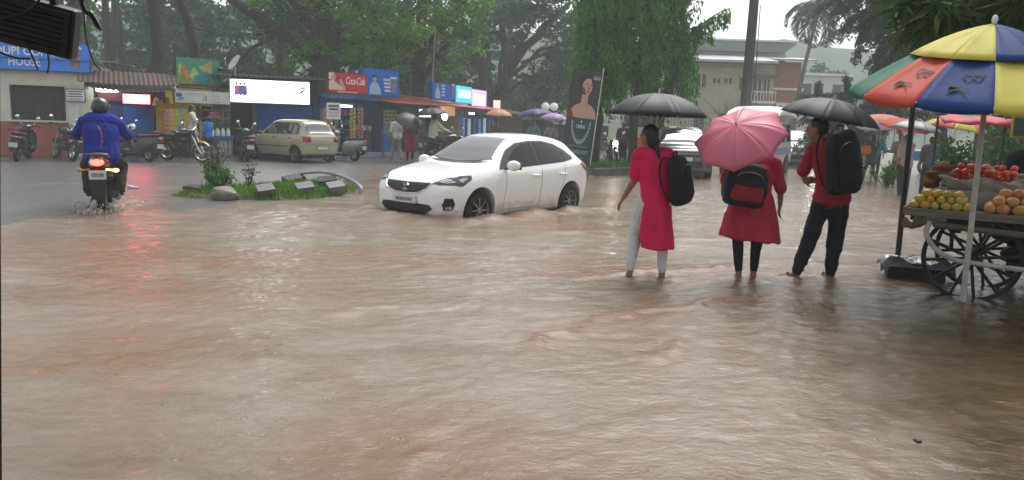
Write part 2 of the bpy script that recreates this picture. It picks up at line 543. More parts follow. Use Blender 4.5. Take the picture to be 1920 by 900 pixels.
def water_material():
    m = bpy.data.materials.new('muddy_flood_water'); m.use_nodes = True
    t = m.node_tree; N, L = t.nodes, t.links
    b = N['Principled BSDF']
    tc = N.new('ShaderNodeTexCoord')
    mp = N.new('ShaderNodeMapping'); mp.inputs['Rotation'].default_value = (0, 0, R_(-24)); mp.inputs['Scale'].default_value = (0.85, 1.55, 1)
    L.new(tc.outputs['Object'], mp.inputs['Vector'])
    def attr(n):
        a = N.new('ShaderNodeAttribute'); a.attribute_name = n; return a.outputs['Fac']
    def noise(sc, det=6, ro=0.6, src=mp, dist=0.0):
        n = N.new('ShaderNodeTexNoise'); n.inputs['Scale'].default_value = sc; n.inputs['Detail'].default_value = det; n.inputs['Roughness'].default_value = ro; n.inputs['Distortion'].default_value = dist
        L.new(src.outputs[0], n.inputs['Vector']); return n.outputs['Fac']
    def rmap(v, a, b_, c=0, d=1):
        r = N.new('ShaderNodeMapRange'); r.inputs['From Min'].default_value, r.inputs['From Max'].default_value = a, b_
        r.inputs['To Min'].default_value, r.inputs['To Max'].default_value = c, d
        L.new(v, r.inputs['Value']); return r.outputs[0]
    def mix(f, A, B):
        x = N.new('ShaderNodeMix'); x.data_type = 'RGBA'
        L.new(f, x.inputs['Factor']) if not isinstance(f, float) else None
        for k, q in (('A', A), ('B', B)):
            if isinstance(q, tuple): x.inputs[k].default_value = (*q, 1)
            else: L.new(q, x.inputs[k])
        return x.outputs['Result']
    def math_(op, a, b_):
        x = N.new('ShaderNodeMath'); x.operation = op
        for k, q in ((0, a), (1, b_)):
            if isinstance(q, (int, float)): x.inputs[k].default_value = q
            else: L.new(q, x.inputs[k])
        return x.outputs[0]
    base = mix(rmap(noise(1.1, 7, .62, dist=0.6), .34, .66), (0.278, 0.230, 0.186), (0.190, 0.142, 0.100))
    base = mix(rmap(noise(.32, 5, .6, dist=1.2), .42, .68, 0, .55), base, (0.178, 0.128, 0.086))
    base = mix(math_('MULTIPLY', attr('silt_wave_brown'), 0.9), base, (0.195, 0.105, 0.056))
    mp2 = N.new('ShaderNodeMapping'); mp2.inputs['Rotation'].default_value = (0, 0, R_(-38)); mp2.inputs['Scale'].default_value = (.30, 1.6, 1)
    L.new(tc.outputs['Object'], mp2.inputs['Vector'])
    base = mix(rmap(noise(1.5, 6, .62, mp2, .8), .52, .74, 0, .6), base, (0.165, 0.108, 0.066))
    shaded_bed = mix(rmap(noise(1.6, 8, .7, dist=0.4), .36, .62), (0.050, 0.031, 0.014), (0.100, 0.067, 0.036))  # brown bed under clear water, darkened further for overhead shade and dark reflections
    col = mix(attr('clear'), base, shaded_bed)
    L.new(col, b.inputs['Base Color'])
    b.inputs['IOR'].default_value = 1.33
    b.inputs['Specular IOR Level'].default_value = 0.5
    L.new(rmap(noise(2.3, 4), .35, .65, .05, .15), b.inputs['Roughness'])
    # fine ripples and rain pocks
    h = math_('ADD', math_('MULTIPLY', noise(9, 5, .65, dist=.5), 0.020), math_('MULTIPLY', noise(30, 3, .6), 0.006))
    vo = N.new('ShaderNodeTexVoronoi'); vo.inputs['Scale'].default_value = 5.5; vo.feature = 'F1'
    L.new(tc.outputs['Object'], vo.inputs['Vector'])
    ring = math_('SINE', math_('MULTIPLY', vo.outputs['Distance'], 46), 0)
    fall = rmap(vo.outputs['Distance'], 0.0, 0.42, 1, 0)
    pock = math_('MULTIPLY', math_('MULTIPLY', ring, math_('MULTIPLY', fall, fall)), 0.003)
    h = math_('ADD', h, pock)
    bp = N.new('ShaderNodeBump'); L.new(rmap(attr('clear'), 0, 1, .75, .42), bp.inputs['Strength']); bp.inputs['Distance'].default_value = 1.0
    L.new(h, bp.inputs['Height']); L.new(bp.outputs[0], b.inputs['Normal'])
    return m
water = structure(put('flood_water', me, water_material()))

# ------------------------------------------------------------------ far hill
def hill_h(x, y): return 24*np.exp(-((x-60)/70)**2)*sstep(105, 175, y)*(0.8+0.5*fbm(x*0.02, y*0.02, 3)) + 20*np.exp(-((x+60)/90)**2)*sstep(75, 150, y) - 0.5
V, Q = sheet([(-230, 230, 70, 260, 5)], hill_h)
structure(put('hill', fast_mesh('hill', V, Q, True), mat('hill_scrub', (0.045, 0.07, 0.035), 0.9, var=0.4, scale=0.15)))
# ------------------------------------------------------------------ trees
BARK = mat('bark', (0.055, 0.045, 0.037), 0.85, var=0.35, scale=7, bump=0.6, bscale=18, stretch=(1, 1, .3))
PALE_BARK = mat('pale_bark', (0.13, 0.11, 0.095), 0.85, var=0.3, scale=7, bump=0.5, bscale=18, stretch=(1, 1, .3))
LEAF_A = mat('leaf_bright', (0.12, 0.27, 0.035), 0.45, var=0.45, scale=0.55, transl=0.45, spec=.12, island=0.35)
LEAF_B = mat('leaf_mid', (0.07, 0.155, 0.04), 0.5, var=0.4, scale=0.5, transl=0.4, spec=.12, island=0.35)
LEAF_C = mat('leaf_deep', (0.042, 0.098, 0.036), 0.55, var=0.4, scale=0.5, transl=0.35, spec=.12, island=0.3)
LEAF_D = mat('leaf_ashoka', (0.075, 0.215, 0.018), 0.4, var=0.45, scale=0.9, transl=0.4, spec=.12, island=0.4)
LEAF_E = mat('leaf_grey_green', (0.06, 0.095, 0.06), 0.55, var=0.35, scale=0.7, transl=0.35, spec=.12, island=0.3)

def leaves(P, D, L, W, seed=0, bend=0.15):
    """P centres, D unit directions, L lengths, W widths -> quads (arrow-headed leaf)"""
    n = len(P); r = np.random.default_rng(seed)
    A = r.normal(size=(n, 3)); S = np.cross(D, A); S /= np.linalg.norm(S, axis=1, keepdims=True)+1e-9
    Nn = np.cross(S, D)
    L, W = np.broadcast_to(L, n)[:, None], np.broadcast_to(W, n)[:, None]
    a = P - D*L*.5; c = P + D*L*.5 - Nn*L*bend
    b = P + S*W*.5 - D*L*.06; d = P - S*W*.5 - D*L*.06
    V = np.stack([a, b, c, d], 1).reshape(-1, 3)
    return V, np.arange(n*4).reshape(-1, 4)

def cloud(blobs, n, size, seed=1, droop=0.5, clump=55, spread=0.16, aspect=0.5):
    r = np.random.default_rng(seed)
    vol = np.array([b[3]*b[4]*b[5]*(b[6] if len(b) > 6 else 1) for b in blobs])**0.8; vol /= vol.sum()
    PP = []
    for b, f in zip(blobs, vol):
        k = max(3, int(n*f/clump))
        q = r.normal(size=(k, 3)); q /= np.linalg.norm(q, axis=1, keepdims=True)
        q *= r.random((k, 1))**(1/2.6)
        c = np.array(b[:3]) + q*np.array(b[3:6])
        s = spread*(b[3]*b[4]*b[5])**(1/3)
        cnt = np.maximum(4, (clump*r.gamma(2.2, 1/2.2, k)).astype(int))
        for ci, m_ in zip(c, cnt):
            PP.append(ci + r.normal(size=(m_, 3))*np.array([s*1.15, s*1.15, s*.55])*r.uniform(.6, 1.3))
    P = np.concatenate(PP)
    D = r.normal(size=(len(P), 3)); D[:, 2] = D[:, 2]*.5 - droop
    D /= np.linalg.norm(D, axis=1, keepdims=True)
    L = size*r.uniform(.6, 1.35, len(P))
    return leaves(P, D, L, L*aspect, seed)

def limb(mb, a, b, r0, r1, seed=0, sag=0.1, n=7, sides=8, wob=0.016):
    r = np.random.default_rng(seed)
    a, b = np.array(a, float), np.array(b, float)
    d = np.linalg.norm(b-a)
    pts = []
    for i in range(n+1):
        t = i/n
        p = a*(1-t) + b*t + r.normal(size=3)*d*wob*math.sin(PI*t)
        p[2] += sag*d*math.sin(PI*t)
        pts.append(p)
    mb.tube(pts, [r0*(1-i/n)**.8 + r1*(1-(1-i/n)**.8) for i in range(n+1)], sides)

def tree(name, label, base, top, r0, blobs, n, size, leaf, seed=1, limbs=(), bark=None, group='trees behind the shops', droop=.5, aspect=.5, lean=0, clump=55, spread=.16, auto=True):
    b = Vector(base)
    t = thing(name, label, 'tree', base, 0, group)
    mb = MB()
    top = Vector(top) - b
    limb(mb, (0, 0, -0.15), top, r0, r0*.55, seed, sag=0, n=9, sides=10, wob=.008)
    for i, (p, q, ra, rb) in enumerate(limbs):
        limb(mb, Vector(p)-b, Vector(q)-b, ra, rb, seed+i+1, sag=.06)
    if auto:
        for i, bl in enumerate(blobs):
            f = .55 + .45*random.random()
            limb(mb, top*f, Vector(bl[:3])-b, r0*.38, r0*.07, seed+20+i, sag=.1)
    mb.build('trunk', bark or BARK, t)
    bl = [(q[0]-b.x, q[1]-b.y, q[2]-b.z, *q[3:]) for q in blobs]
    V, Q = cloud(bl, n, size, seed, droop, aspect=aspect, clump=clump, spread=spread)
    put('crown', fast_mesh('crown', V, Q), leaf, t)
    return t

tree('broadleaf_tree', 'leafy tree with pale brown trunk rising behind the coffee house', (-16.6, 29.5, 0), (-16.3, 29.6, 9), .36,
     [(-17.3, 28.8, 6.2, 2.6, 2.0, 1.6), (-15.3, 29, 7.4, 2.2, 2, 1.4), (-18.9, 29.2, 4.9, 2.0, 1.6, 1.3), (-15.7, 28.4, 4.9, .9, .8, .9), (-17, 30, 9, 3, 2.5, 1.6)], 9000, .22, LEAF_A, 3, bark=PALE_BARK)
tree('slim_tree', 'tall straight dark trunk standing behind the red lit shop', (-14.45, 31, 0), (-13.9, 31.2, 12), .26,
     [(-14, 31.3, 11.5, 2.6, 2.4, 2.0), (-12.4, 31.5, 9.8, 1.6, 1.6, 1.0), (-15.8, 31.6, 9.4, 1.5, 1.5, 1.0)], 3500, .24, LEAF_B, 5)
tree('slim_tree', 'tall bare trunk leaning left above the green signboard', (-13.2, 34.2, 0), (-14.9, 34.2, 9.5), .27,
     [(-15.2, 34.5, 10.2, 2.6, 2.4, 1.6), (-13.0, 34.5, 9.6, 1.8, 1.6, 1.1)], 3000, .24, LEAF_B, 7)
tree('spreading_tree', 'large tree with long limb slanting up left over the white signboard', (-7.9, 33, 0), (-8.1, 33, 6.2), .42,
     [(-6.6, 32.4, 6.2, 1.9, 1.6, 1.3), (-5.2, 32.2, 5.0, 1.6, 1.3, .9), (-8.2, 32.2, 4.0, 1.1, .9, .6), (-6.5, 32.2, 3.9, 1.1, .9, .55), (-9.9, 32.4, 6.0, 1.3, 1, .6), (-9.2, 32.1, 3.6, .7, .6, .3), (-10.6, 32.2, 4.7, .6, .6, .25), (-8.4, 33.3, 7.9, 3.0, 2.2, 1.3), (-11.4, 32.3, 6.9, 1.2, 1, .5)], 11000, .20, LEAF_A, 9,
     limbs=[((-7.95, 33, 3.4), (-12.6, 32.8, 6.6), .30, .13), ((-8.0, 33, 4.2), (-10.3, 33, 8), .26, .12), ((-12.6, 32.8, 6.6), (-15.5, 32.6, 8.6), .13, .06), ((-9.9, 32.9, 4.95), (-11.9, 32.4, 3.25), .09, .05)])
tree('broadleaf_tree', 'bright green tree above the blue and red drink signs', (-4.6, 36, 0), (-4.4, 36, 7), .36,
     [(-4.4, 35, 6.6, 2.0, 1.6, 1.6), (-2.6, 35.4, 5.3, 1.4, 1.3, 1.2), (-2.2, 35.4, 7.0, 1.3, 1.3, 1.4), (-5.9, 35.2, 5.0, 1.4, 1.2, .9), (-3.1, 35.2, 4.0, .9, .9, .6), (-4.0, 36, 9, 3, 2.2, 1.6), (-5.1, 35.6, 3.7, 1.2, .9, .4)], 13000, .20, LEAF_A, 13,
     limbs=[((-4.5, 36, 2.8), (-2.4, 35.6, 6.0), .18, .06)])
tree('broadleaf_tree', 'shaded tree filling the gap behind the drink signs', (-9.5, 39.5, 0), (-9.3, 39.5, 8), .4,
     [(-8.0, 39, 7.0, 3.2, 2.2, 2.4), (-11.2, 39, 6.2, 2.4, 2, 1.6), (-6.2, 39, 5.0, 2.0, 1.8, 1.6), (-9.2, 39, 4.2, 2.4, 1.6, .9)], 8000, .30, LEAF_C, 15)
tree('broadleaf_tree', 'hazy grey green tree with slanting limb beyond the last kiosks', (-2.2, 47, 0), (-0.6, 47, 4.6), .42,
     [(1.4, 47, 8.2, 2.3, 2, 1.6), (-0.8, 47, 7.6, 1.9, 1.8, 1.5), (3.0, 47.5, 6.4, 1.7, 1.6, 1.6), (2.2, 47, 4.6, 1.9, 1.5, .9), (-2, 47.4, 5.2, 1.4, 1.4, 1.0)], 9000, .28, LEAF_C, 17,
     limbs=[((-0.6, 47, 4.4), (3.0, 47, 8.6), .3, .1), ((0.2, 47, 5.0), (3.4, 47, 5.9), .14, .06), ((-.6, 47, 4.4), (-1.2, 47, 8.4), .22, .08)])
tree('broadleaf_tree', 'misty tree standing between the long low shed and the jewellery banner', (4.0, 52, 0), (4.2, 52, 6), .4,
     [(4.2, 52, 6.2, 3.0, 2, 2.2), (6.8, 52, 5.0, 2.2, 1.8, 1.8), (2.6, 52, 3.6, 1.8, 1.6, 1.3), (5.2, 52, 8.6, 2.6, 2, 1.4)], 7500, .32, LEAF_C, 19)
# the dense wood behind: nobody could count its trees
bl = []
r = np.random.default_rng(5)
for i in range(46):
    yy = r.uniform(44, 62); xx = r.uniform(-34, 0.4)
    if xx > -4: yy += 9
    bl.append((xx, yy, r.uniform(1.5, 11), r.uniform(2, 3.6), r.uniform(1.5, 2.5), r.uniform(1.4, 2.4)))
for i in range(56):
    bl.append((r.uniform(-30, 1.5), r.uniform(46, 58), r.uniform(.8, 3.4), r.uniform(2, 3.4), r.uniform(1.2, 2), r.uniform(1.0, 1.8)))
V, Q = cloud(bl, 85000, .42, 23, .4, clump=48, spread=.17)
wood = put('woodland', fast_mesh('woodland', V, Q), LEAF_C)
tag(wood, 'dense dark wood filling the view behind the row of shops', 'woodland', kind='stuff')
mb = MB()
for i in range(26):
    xx, yy = r.uniform(-30, 0), r.uniform(42, 58)
    limb(mb, (xx, yy, 0), (xx + r.normal()*.7, yy, r.uniform(8, 13)), r.uniform(.16, .34), .1, i, 0)
o = mb.build('woodland_trunks', BARK, wood); o['kind'] = 'stuff'

# pendulous ashoka trees
def ashoka(label, base, H, rad, z0, seed, n=15000, extra=()):
    r = np.random.default_rng(seed)
    t = thing('ashoka_tree', label, 'tree', base, 0, 'drooping ashoka trees on the median')
    mb = MB(); limb(mb, (0, 0, -.1), (0.1, 0, H*.97), .17, .05, seed, 0, n=10)
    ns = 230
    P, D, L = [], [], []
    for i in range(ns):
        f = r.random()**.8
        z = z0 + .9 + (H-z0-1.0)*f
        a = r.uniform(0, 2*PI); R1 = rad*(1-.45*f**1.5)*r.uniform(.45, 1.08)
        top = np.array([R1*math.cos(a)*.55, R1*math.sin(a)*.55, z+.25])
        drop = r.uniform(.7, 1.5)
        end = np.array([R1*math.cos(a), R1*math.sin(a), max(z-drop, z0 + r.uniform(0, .8))])
        if i % 6 == 0: limb(mb, (0, 0, min(z+.3, H*.95)), top, .03, .012, i, .1, n=4, sides=5)
        k = int(n/ns)
        tt = r.random(k)**.85
        c = top*(1-tt)[:, None]**2 + 2*((1-tt)*tt)[:, None]*(np.array([end[0], end[1], top[2]+.1])) + end*(tt**2)[:, None]
        c += r.normal(size=(k, 3))*.075
        P.append(c)
        d = r.normal(size=(k, 3))*.42; d[:, 2] -= 1.0; d[:, 0] += math.cos(a)*.25; d[:, 1] += math.sin(a)*.25
        D.append(d/np.linalg.norm(d, axis=1, keepdims=True)); L.append(r.uniform(.12, .24, k))
    for p0, p1, cnt in extra:      # a side branch with hanging tassels
        limb(mb, p0, p1, .035, .012, seed, .03, n=6, sides=5)
        for j in range(cnt):
            tt = r.uniform(.25, 1); q = np.array(p0)*(1-tt)+np.array(p1)*tt
            k = 75; dz = r.random(k)*r.uniform(.3, 1.0)
            c = q + np.stack([r.normal(size=k)*.07, r.normal(size=k)*.07, -dz], 1)
            P.append(c); d = r.normal(size=(k, 3))*.4; d[:, 2] -= 1
            D.append(d/np.linalg.norm(d, axis=1, keepdims=True)); L.append(r.uniform(.12, .22, k))
    P, D, L = np.concatenate(P), np.concatenate(D), np.concatenate(L)
    V, Q = leaves(P, D, L, L*.36, seed, .1)
    mb.build('trunk', BARK, t)
    put('crown', fast_mesh('crown', V, Q), LEAF_D, t)
ashoka('drooping ashoka tree just behind the jewellery banner', (2.85, 27.4, 0), 9.0, 1.12, 1.5, 31, 19000)
ashoka('drooping ashoka tree in the middle of the three on the median', (4.15, 27.6, 0), 9.5, 1.0, 2.0, 33, 17000)
ashoka('drooping ashoka tree nearest the utility pole, with a side branch', (5.35, 28.5, 0), 9.2, 1.25, 1.5, 35, 20000, extra=[((0, 0, 4.5), (2.05, -.3, 5.75), 15), ((0, 0, 2.8), (-.5, -.4, 2.4), 6)])

# coconut palms
def palm(label, base, top, nf, fl, seed, leaf, group=None, dens=34):
    r = np.random.default_rng(seed)
    t = thing('coconut_palm', label, 'palm tree', base, 0, group)
    tp = Vector(top) - Vector(base)
    pts = [Vector((tp.x*(i/9)**1.6, tp.y*(i/9), tp.z*i/9)) for i in range(10)]
    MB().tube(pts, [.17-.009*i for i in range(10)], 9).build('trunk', PALE_BARK, t)
    for i in range(nf):
        a = 2*PI*i/nf*2.4 + r.uniform(-.2, .2); el = R_(r.uniform(-25, 70)); L_ = fl*r.uniform(.85, 1.1)
        h = np.array([math.cos(a), math.sin(a), 0])
        mid = []
        ang = el; p = np.array(tp); step = L_/12
        for k in range(13):
            mid.append(p.copy()); p = p + (h*math.cos(ang) + np.array([0, 0, math.sin(ang)]))*step; ang -= R_(9 + 5*r.random())
        mid = np.array(mid)
        u = np.linspace(0.12, 1, dens); c = np.stack([np.interp(u*12, np.arange(13), mid[:, q]) for q in range(3)], 1)
        sd = np.cross(h, [0, 0, 1]); PP, DD, LL = [], [], []
        for sg in (-1, 1):
            ln = fl*.28*np.sin(PI*np.clip(u*.9+.08, 0, 1))**.6
            d = sd*sg*.7 + h*.45 + np.array([0, 0, -.75]) + r.normal(size=(dens, 3))*.1
            d /= np.linalg.norm(d, axis=1, keepdims=True)
            PP.append(c + d*ln[:, None]*.5); DD.append(d); LL.append(ln)
        V, Q = leaves(np.concatenate(PP), np.concatenate(DD), np.concatenate(LL), fl*.026, seed+i, .1)
        fr = put('frond', fast_mesh('frond', V, Q), leaf, t)
        MB().tube([Vector(q) for q in mid], [.03-.002*k for k in range(13)], 5).build('midrib', leaf, fr)
    return t
palm('tall coconut palm with curved trunk against the white sky', (17.6, 50, 0), (18.75, 50, 9.2), 22, 2.9, 41, LEAF_E)

# feathery tree whose sprays hang over the fruit cart side
def feathery(name, label, base, top, tips, seed, leaf, ns=5, r0=.25, group=None, size=.10, sp=.55):
    r = np.random.default_rng(seed)
    b = np.array(base, float)
    t = thing(name, label, 'tree', base, 0, group)
    mb = MB(); limb(mb, (0, 0, -.1), np.array(top)-b, r0, r0*.5, seed, 0, n=8)
    P, D = [], []
    for i, q in enumerate(tips):
        q = np.array(q)-b; a = (np.array(top)-b)*r.uniform(.75, 1)
        limb(mb, a, q, r0*.3, .02, seed+i, .08)
        for j in range(ns):
            f = r.uniform(.35, 1.0); c = a*(1-f)+q*f; c[2] += .08*np.linalg.norm(q-a)*math.sin(PI*f)
            out = (q-a)/np.linalg.norm(q-a) + r.normal(size=3)*.6; out[2] -= .55; out /= np.linalg.norm(out)
            L_ = r.uniform(.5, 1.2)*sp*2
            k = int(150*L_/sp/1.2)
            tt = r.random(k)
            pts = c + out*(tt*L_)[:, None] + np.array([0, 0, -.35])*(tt**2*L_)[:, None] + r.normal(size=(k, 3))*.075
            d = out + r.normal(size=(k, 3))*.6; d[:, 2] -= .3
            P.append(pts); D.append(d/np.linalg.norm(d, axis=1, keepdims=True))
            mb.tube([c, c + out*L_*.5 + np.array([0, 0, -.08])*L_, c + out*L_ + np.array([0, 0, -.35])*L_], [.012, .008, .004], 4)
    P, D = np.concatenate(P), np.concatenate(D)
    L = r.uniform(.6, 1.4, len(P))*size
    V, Q = leaves(P, D, L, L*.3, seed)
    mb.build('trunk', BARK, t)
    put('crown', fast_mesh('crown', V, Q), leaf, t)
feathery('feathery_tree', 'grey green tree with feathery drooping sprays left of the striped parasol', (15.6, 28, 0), (14.6, 28, 6.6),
         [(11.6, 27, 5.2), (12.4, 27.5, 4.3), (11.3, 28, 6.3), (12.6, 27, 5.6), (13.2, 27.6, 4.6), (12.2, 28, 6.9), (13.2, 27, 6.6), (13.9, 27.4, 5.6), (14.8, 27, 5.0), (13.6, 28, 3.9), (15.6, 28, 5.4), (14.4, 28.6, 7.4), (11.9, 28, 5.7)], 51, LEAF_E, ns=15, size=.16, sp=.62)
feathery('feathery_tree', 'low misty tree with loose sprays behind the black umbrella of the man', (14.2, 33, 0), (14.2, 33, 2.2),
         [(12.2, 32.6, 2.9), (13.0, 32.6, 2.1), (13.6, 32.4, 3.2), (14.6, 32.4, 2.6), (15.4, 32.6, 3.2), (16.6, 33, 2.4), (14.2, 32.6, 1.7), (12.6, 33, 1.6)], 53, LEAF_E, ns=16, size=.16, sp=.6)
tree('broadleaf_tree', 'faint rounded tree far off beside the white house', (28.5, 74, 0), (28.5, 74, 3.5), .3,
     [(28.4, 74, 6.4, 2.6, 2, 1.4), (31, 74, 5, 2.6, 2, 1.8), (26.5, 73.5, 4.8, 1.8, 1.6, 1.3)], 3000, .4, LEAF_C, 55, group='far trees on the right')
tree('broadleaf_tree', 'dark bushy tree right of the striped parasol pole behind the fruit cart', (15.4, 20.6, 0), (15.3, 20.6, 2.6), .2,
     [(14.4, 20.2, 2.4, 1.6, 1.0, 1.0), (12.6, 19.6, 2.0, .8, .7, .6), (15.8, 20, 3.6, 1.7, 1.2, 1.0), (13.6, 20.4, 3.4, 1.2, 1.0, .7)], 6500, .17, LEAF_C, 57, group='far trees on the right')
# broad-leaved tree hanging over the cart, close by on the right
def near_tree():
    r = np.random.default_rng(61)
    t = thing('overhanging_tree', 'dark strap leaved tree hanging over the striped parasol', 'tree', (9.2, 10.6, 0))
    b = np.array([9.2, 10.6, 0])
    mb = MB(); limb(mb, (0, 0, -.15), (-.6, -.2, 3.9), .2, .12, 61, 0)
    P, D, L = [], [], []
    for i in range(170):
        c = np.array([r.uniform(4.9, 10.5), r.uniform(8.6, 12.5), r.uniform(2.95, 6.8)])
        if i < 60: c = np.array([r.uniform(4.9, 7.4), r.uniform(8.6, 10.6), r.uniform(2.92, 3.6)])
        c -= b
        limb(mb, (-.6, -.2, 3.8), c, .035, .012, i, .06, n=4, sides=5)
        k = 52
        d = r.normal(size=(k, 3))*.7; d[:, 2] -= .55; d /= np.linalg.norm(d, axis=1, keepdims=True)
        l = r.uniform(.22, .5, k)
        P.append(c + d*l[:, None]*.5 + r.normal(size=(k, 3))*.06); D.append(d); L.append(l)
    P, D, L = np.concatenate(P), np.concatenate(D), np.concatenate(L)
    V, Q = leaves(P, D, L, L*.17, 61, .18)
    mb.build('trunk', BARK, t)
    put('crown', fast_mesh('crown', V, Q), mat('leaf_strap', (0.045, 0.095, 0.015), .4, spec=.15, var=.5, scale=1.2, transl=.35, island=.45), t)
near_tree()
# ------------------------------------------------------------------ shops along the far side
WHITE = mat('white_paint', (0.72, 0.72, 0.70), .5, var=.08)
CREAM = mat('cream_plaster', (0.62, 0.63, 0.50), .75, var=.14, scale=1.6, bump=.15)
TERRA = mat('terracotta_paint', (0.36, 0.13, 0.085), .6, var=.2, scale=2)
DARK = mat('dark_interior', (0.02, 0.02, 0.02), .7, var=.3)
BLACK = mat('black_plastic', (0.014, 0.014, 0.016), .35, var=.2)
BLUE_SH = mat('blue_shutter', (0.016, 0.11, 0.42), .5, var=.18, scale=3)
BLUE_WALL = mat('blue_paint', (0.03, 0.12, 0.34), .5, var=.25, scale=2.5)
TEAL_WALL = mat('teal_paint', (0.025, 0.075, 0.12), .5, var=.25, scale=2.5)
MAROON = mat('maroon_paint', (0.10, 0.025, 0.028), .5, var=.25, scale=3)
YELLOW_P = mat('yellow_paint', (0.62, 0.42, 0.02), .5, var=.15, scale=3)
RUST = mat('rusty_sheet', (0.095, 0.045, 0.034), .5, var=.4, scale=3, col2=(0.04, 0.03, 0.028))
TIN = mat('grey_tin', (0.30, 0.29, 0.28), .42, var=.35, scale=2.5, metal=.2)
DARK_TIN = mat('dark_tin', (0.045, 0.042, 0.042), .5, var=.4, scale=3)
RED_TIN = mat('red_tin', (0.36, 0.085, 0.06), .5, var=.3, scale=2)
BLUE_TIN = mat('blue_tarp', (0.05, 0.11, 0.22), .5, var=.3, scale=3)
WOOD = mat('weathered_wood', (0.20, 0.15, 0.105), .75, var=.4, scale=5, bump=.3, stretch=(1, 6, 6))
CONC = mat('concrete', (0.27, 0.26, 0.25), .8, var=.25, scale=3, bump=.2)
STEEL = mat('steel', (0.5, 0.5, 0.5), .3, metal=.9, var=.1)
TUBE = mat('tube_light', (1, 1, 1), .5, var=0, emit=9, ecol=(.92, .97, 1))
GLOW = mat('shop_lamp', (1, 1, 1), .5, var=0, emit=6, ecol=(1, .93, .8))
LED = mat('red_led_face', (0.9, .1, .08), .4, var=0, emit=9, ecol=(1, .085, .10))

def fac(p0, p1):
    d = Vector(p1) - Vector(p0)
    return math.atan2(d.y, d.x), d.length

def facade(name, label, cat, p0, p1, group=None, z=0):
    a, w = fac(p0, p1)
    return thing(name, label, cat, (p0[0], p0[1], z), a, group), w

def signboard(name, label, p0, p1, z0, z1, face, frame=None, thick=.10, group='shop signs', tilt=0):
    t, w = facade(name, label, 'sign', p0, p1, group, z0)
    if tilt: t.rotation_euler.x = tilt
    h = z1-z0
    MB().box((w/2, thick/2, h/2), (w, thick, h)).build('casing', frame or BLACK, t, bev=.008)
    MB().box((w/2, -.008, h/2), (w-.05, .016, h-.05)).build('face', face, t, smooth=False)
    return t, w, h

def corrugated(x0, x1, y0, z0, y1, z1, name, m, parent, period=.14, amp=.018, sagz=0.0, th=.012):
    n = int((x1-x0)/period*6)
    P = []
    for j in range(7):
        f = j/6
        P.append([(x0+(x1-x0)*i/n, y0+(y1-y0)*f, z0+(z1-z0)*f + amp*math.sin(2*PI*i/6) - sagz*(1-f)*math.sin(PI*i/n)) for i in range(n+1)])
    return MB().grid(P).build(name, m, parent, thick=th)

def shutter(x0, x1, z0, z1, y, name, m, parent, pitch=.075):
    P = []
    n = int((z1-z0)/pitch)
    for i in range(n*4+1):
        z = z0+(z1-z0)*i/(n*4)
        P.append([(x0, y-.016*abs(math.sin(PI*i/4)), z), (x1, y-.016*abs(math.sin(PI*i/4)), z)])
    return MB().grid(P).build(name, m, parent, thick=.006)

def prints(t, shapes):
    """flat printed shapes on a sign face: (name, outline, material)"""
    for i, (nm, pts, m) in enumerate(shapes):
        MB().prism(pts, -.022-.0015*(i % 4), -.0165).build(nm, m, t, smooth=False)

def oval(cx, cz, rx, rz, n=18, a0=0): return [(cx+rx*math.cos(2*PI*i/n+a0), cz+rz*math.sin(2*PI*i/n+a0)) for i in range(n)]
SKIN_PR = mat('print_skin', (0.55, 0.36, 0.27), .5, var=.1)
HAIR_PR = mat('print_dark', (0.03, 0.025, 0.03), .5, var=0)
RED_PR = mat('print_red', (0.55, 0.03, 0.04), .45, var=.05)
BLUE_PR = mat('print_blue', (0.015, 0.13, 0.55), .45, var=.06)
WHITE_PR = mat('print_white', (0.8, 0.8, 0.8), .45, var=0)
PALE_PR = mat('print_pale_blue', (0.35, 0.55, 0.70), .45, var=.05)
GREY_PR = mat('print_grey', (0.16, 0.17, 0.19), .5, var=0)

# --- coffee house
t, w = facade('coffee_house', 'cream coffee house with terracotta dado and dark grilled window', 'shop', (-17.19, 23.9), (-13.6, 25.2))
mb = MB()
wx0, wx1, wz0, wz1, dx0, dx1, dz = 1.50, 3.02, 1.14, 2.22, 3.10, 3.40, 1.70
mb.box((wx0/2, .12, 1.5), (wx0, .24, 3.0)).box(((wx0+wx1)/2, .12, (wz1+3)/2), (wx1-wx0, .24, 3-wz1)).box(((wx0+wx1)/2, .12, wz0/2), (wx1-wx0, .24, wz0))
mb.box(((wx1+w)/2, .12, 1.5), (w-wx1, .24, 3.0)).box((w-.1, 2.2, 1.5), (.2, 3.9, 3)).box((.1, 2.2, 1.5), (.2, 3.9, 3))
wl = mb.build('wall', CREAM, t, smooth=False)
MB().box(((w-.62)/2, -.012, .545), (w-.74, .02, 1.07)).build('dado', TERRA, t, smooth=False)
wn = MB().box(((wx0+wx1)/2, .17, (wz0+wz1)/2), (wx1-wx0, .02, wz1-wz0)).build('window', mat('dusty_mesh', (.035, .042, .035), .5, var=.5, scale=2), t, smooth=False)
mb = MB()
for i in range(15): mb.box((wx0+(i+.5)*(wx1-wx0)/15, .09, (wz0+wz1)/2), (.012, .012, wz1-wz0))
for k in range(4): mb.box(((wx0+wx1)/2, .105, wz0+(k+.5)*(wz1-wz0)/4), (wx1-wx0, .012, .02))
mb.build('grille', mat('grille_grey', (.05, .055, .05), .5), wn, smooth=False)
MB().box(((wx0+wx1)/2, -.03, wz0-.03), (wx1-wx0+.14, .16, .06)).build('sill', CREAM, wn, smooth=False, bev=.01)
dr = MB().box(((dx0+dx1)/2, -.02, .95), (dx1-dx0, .03, 1.42)).build('door', WHITE, t, smooth=False, bev=.006)
MB().box((dx0+.05, -.045, 1.0), (.02, .03, .14)).build('handle', STEEL, dr)
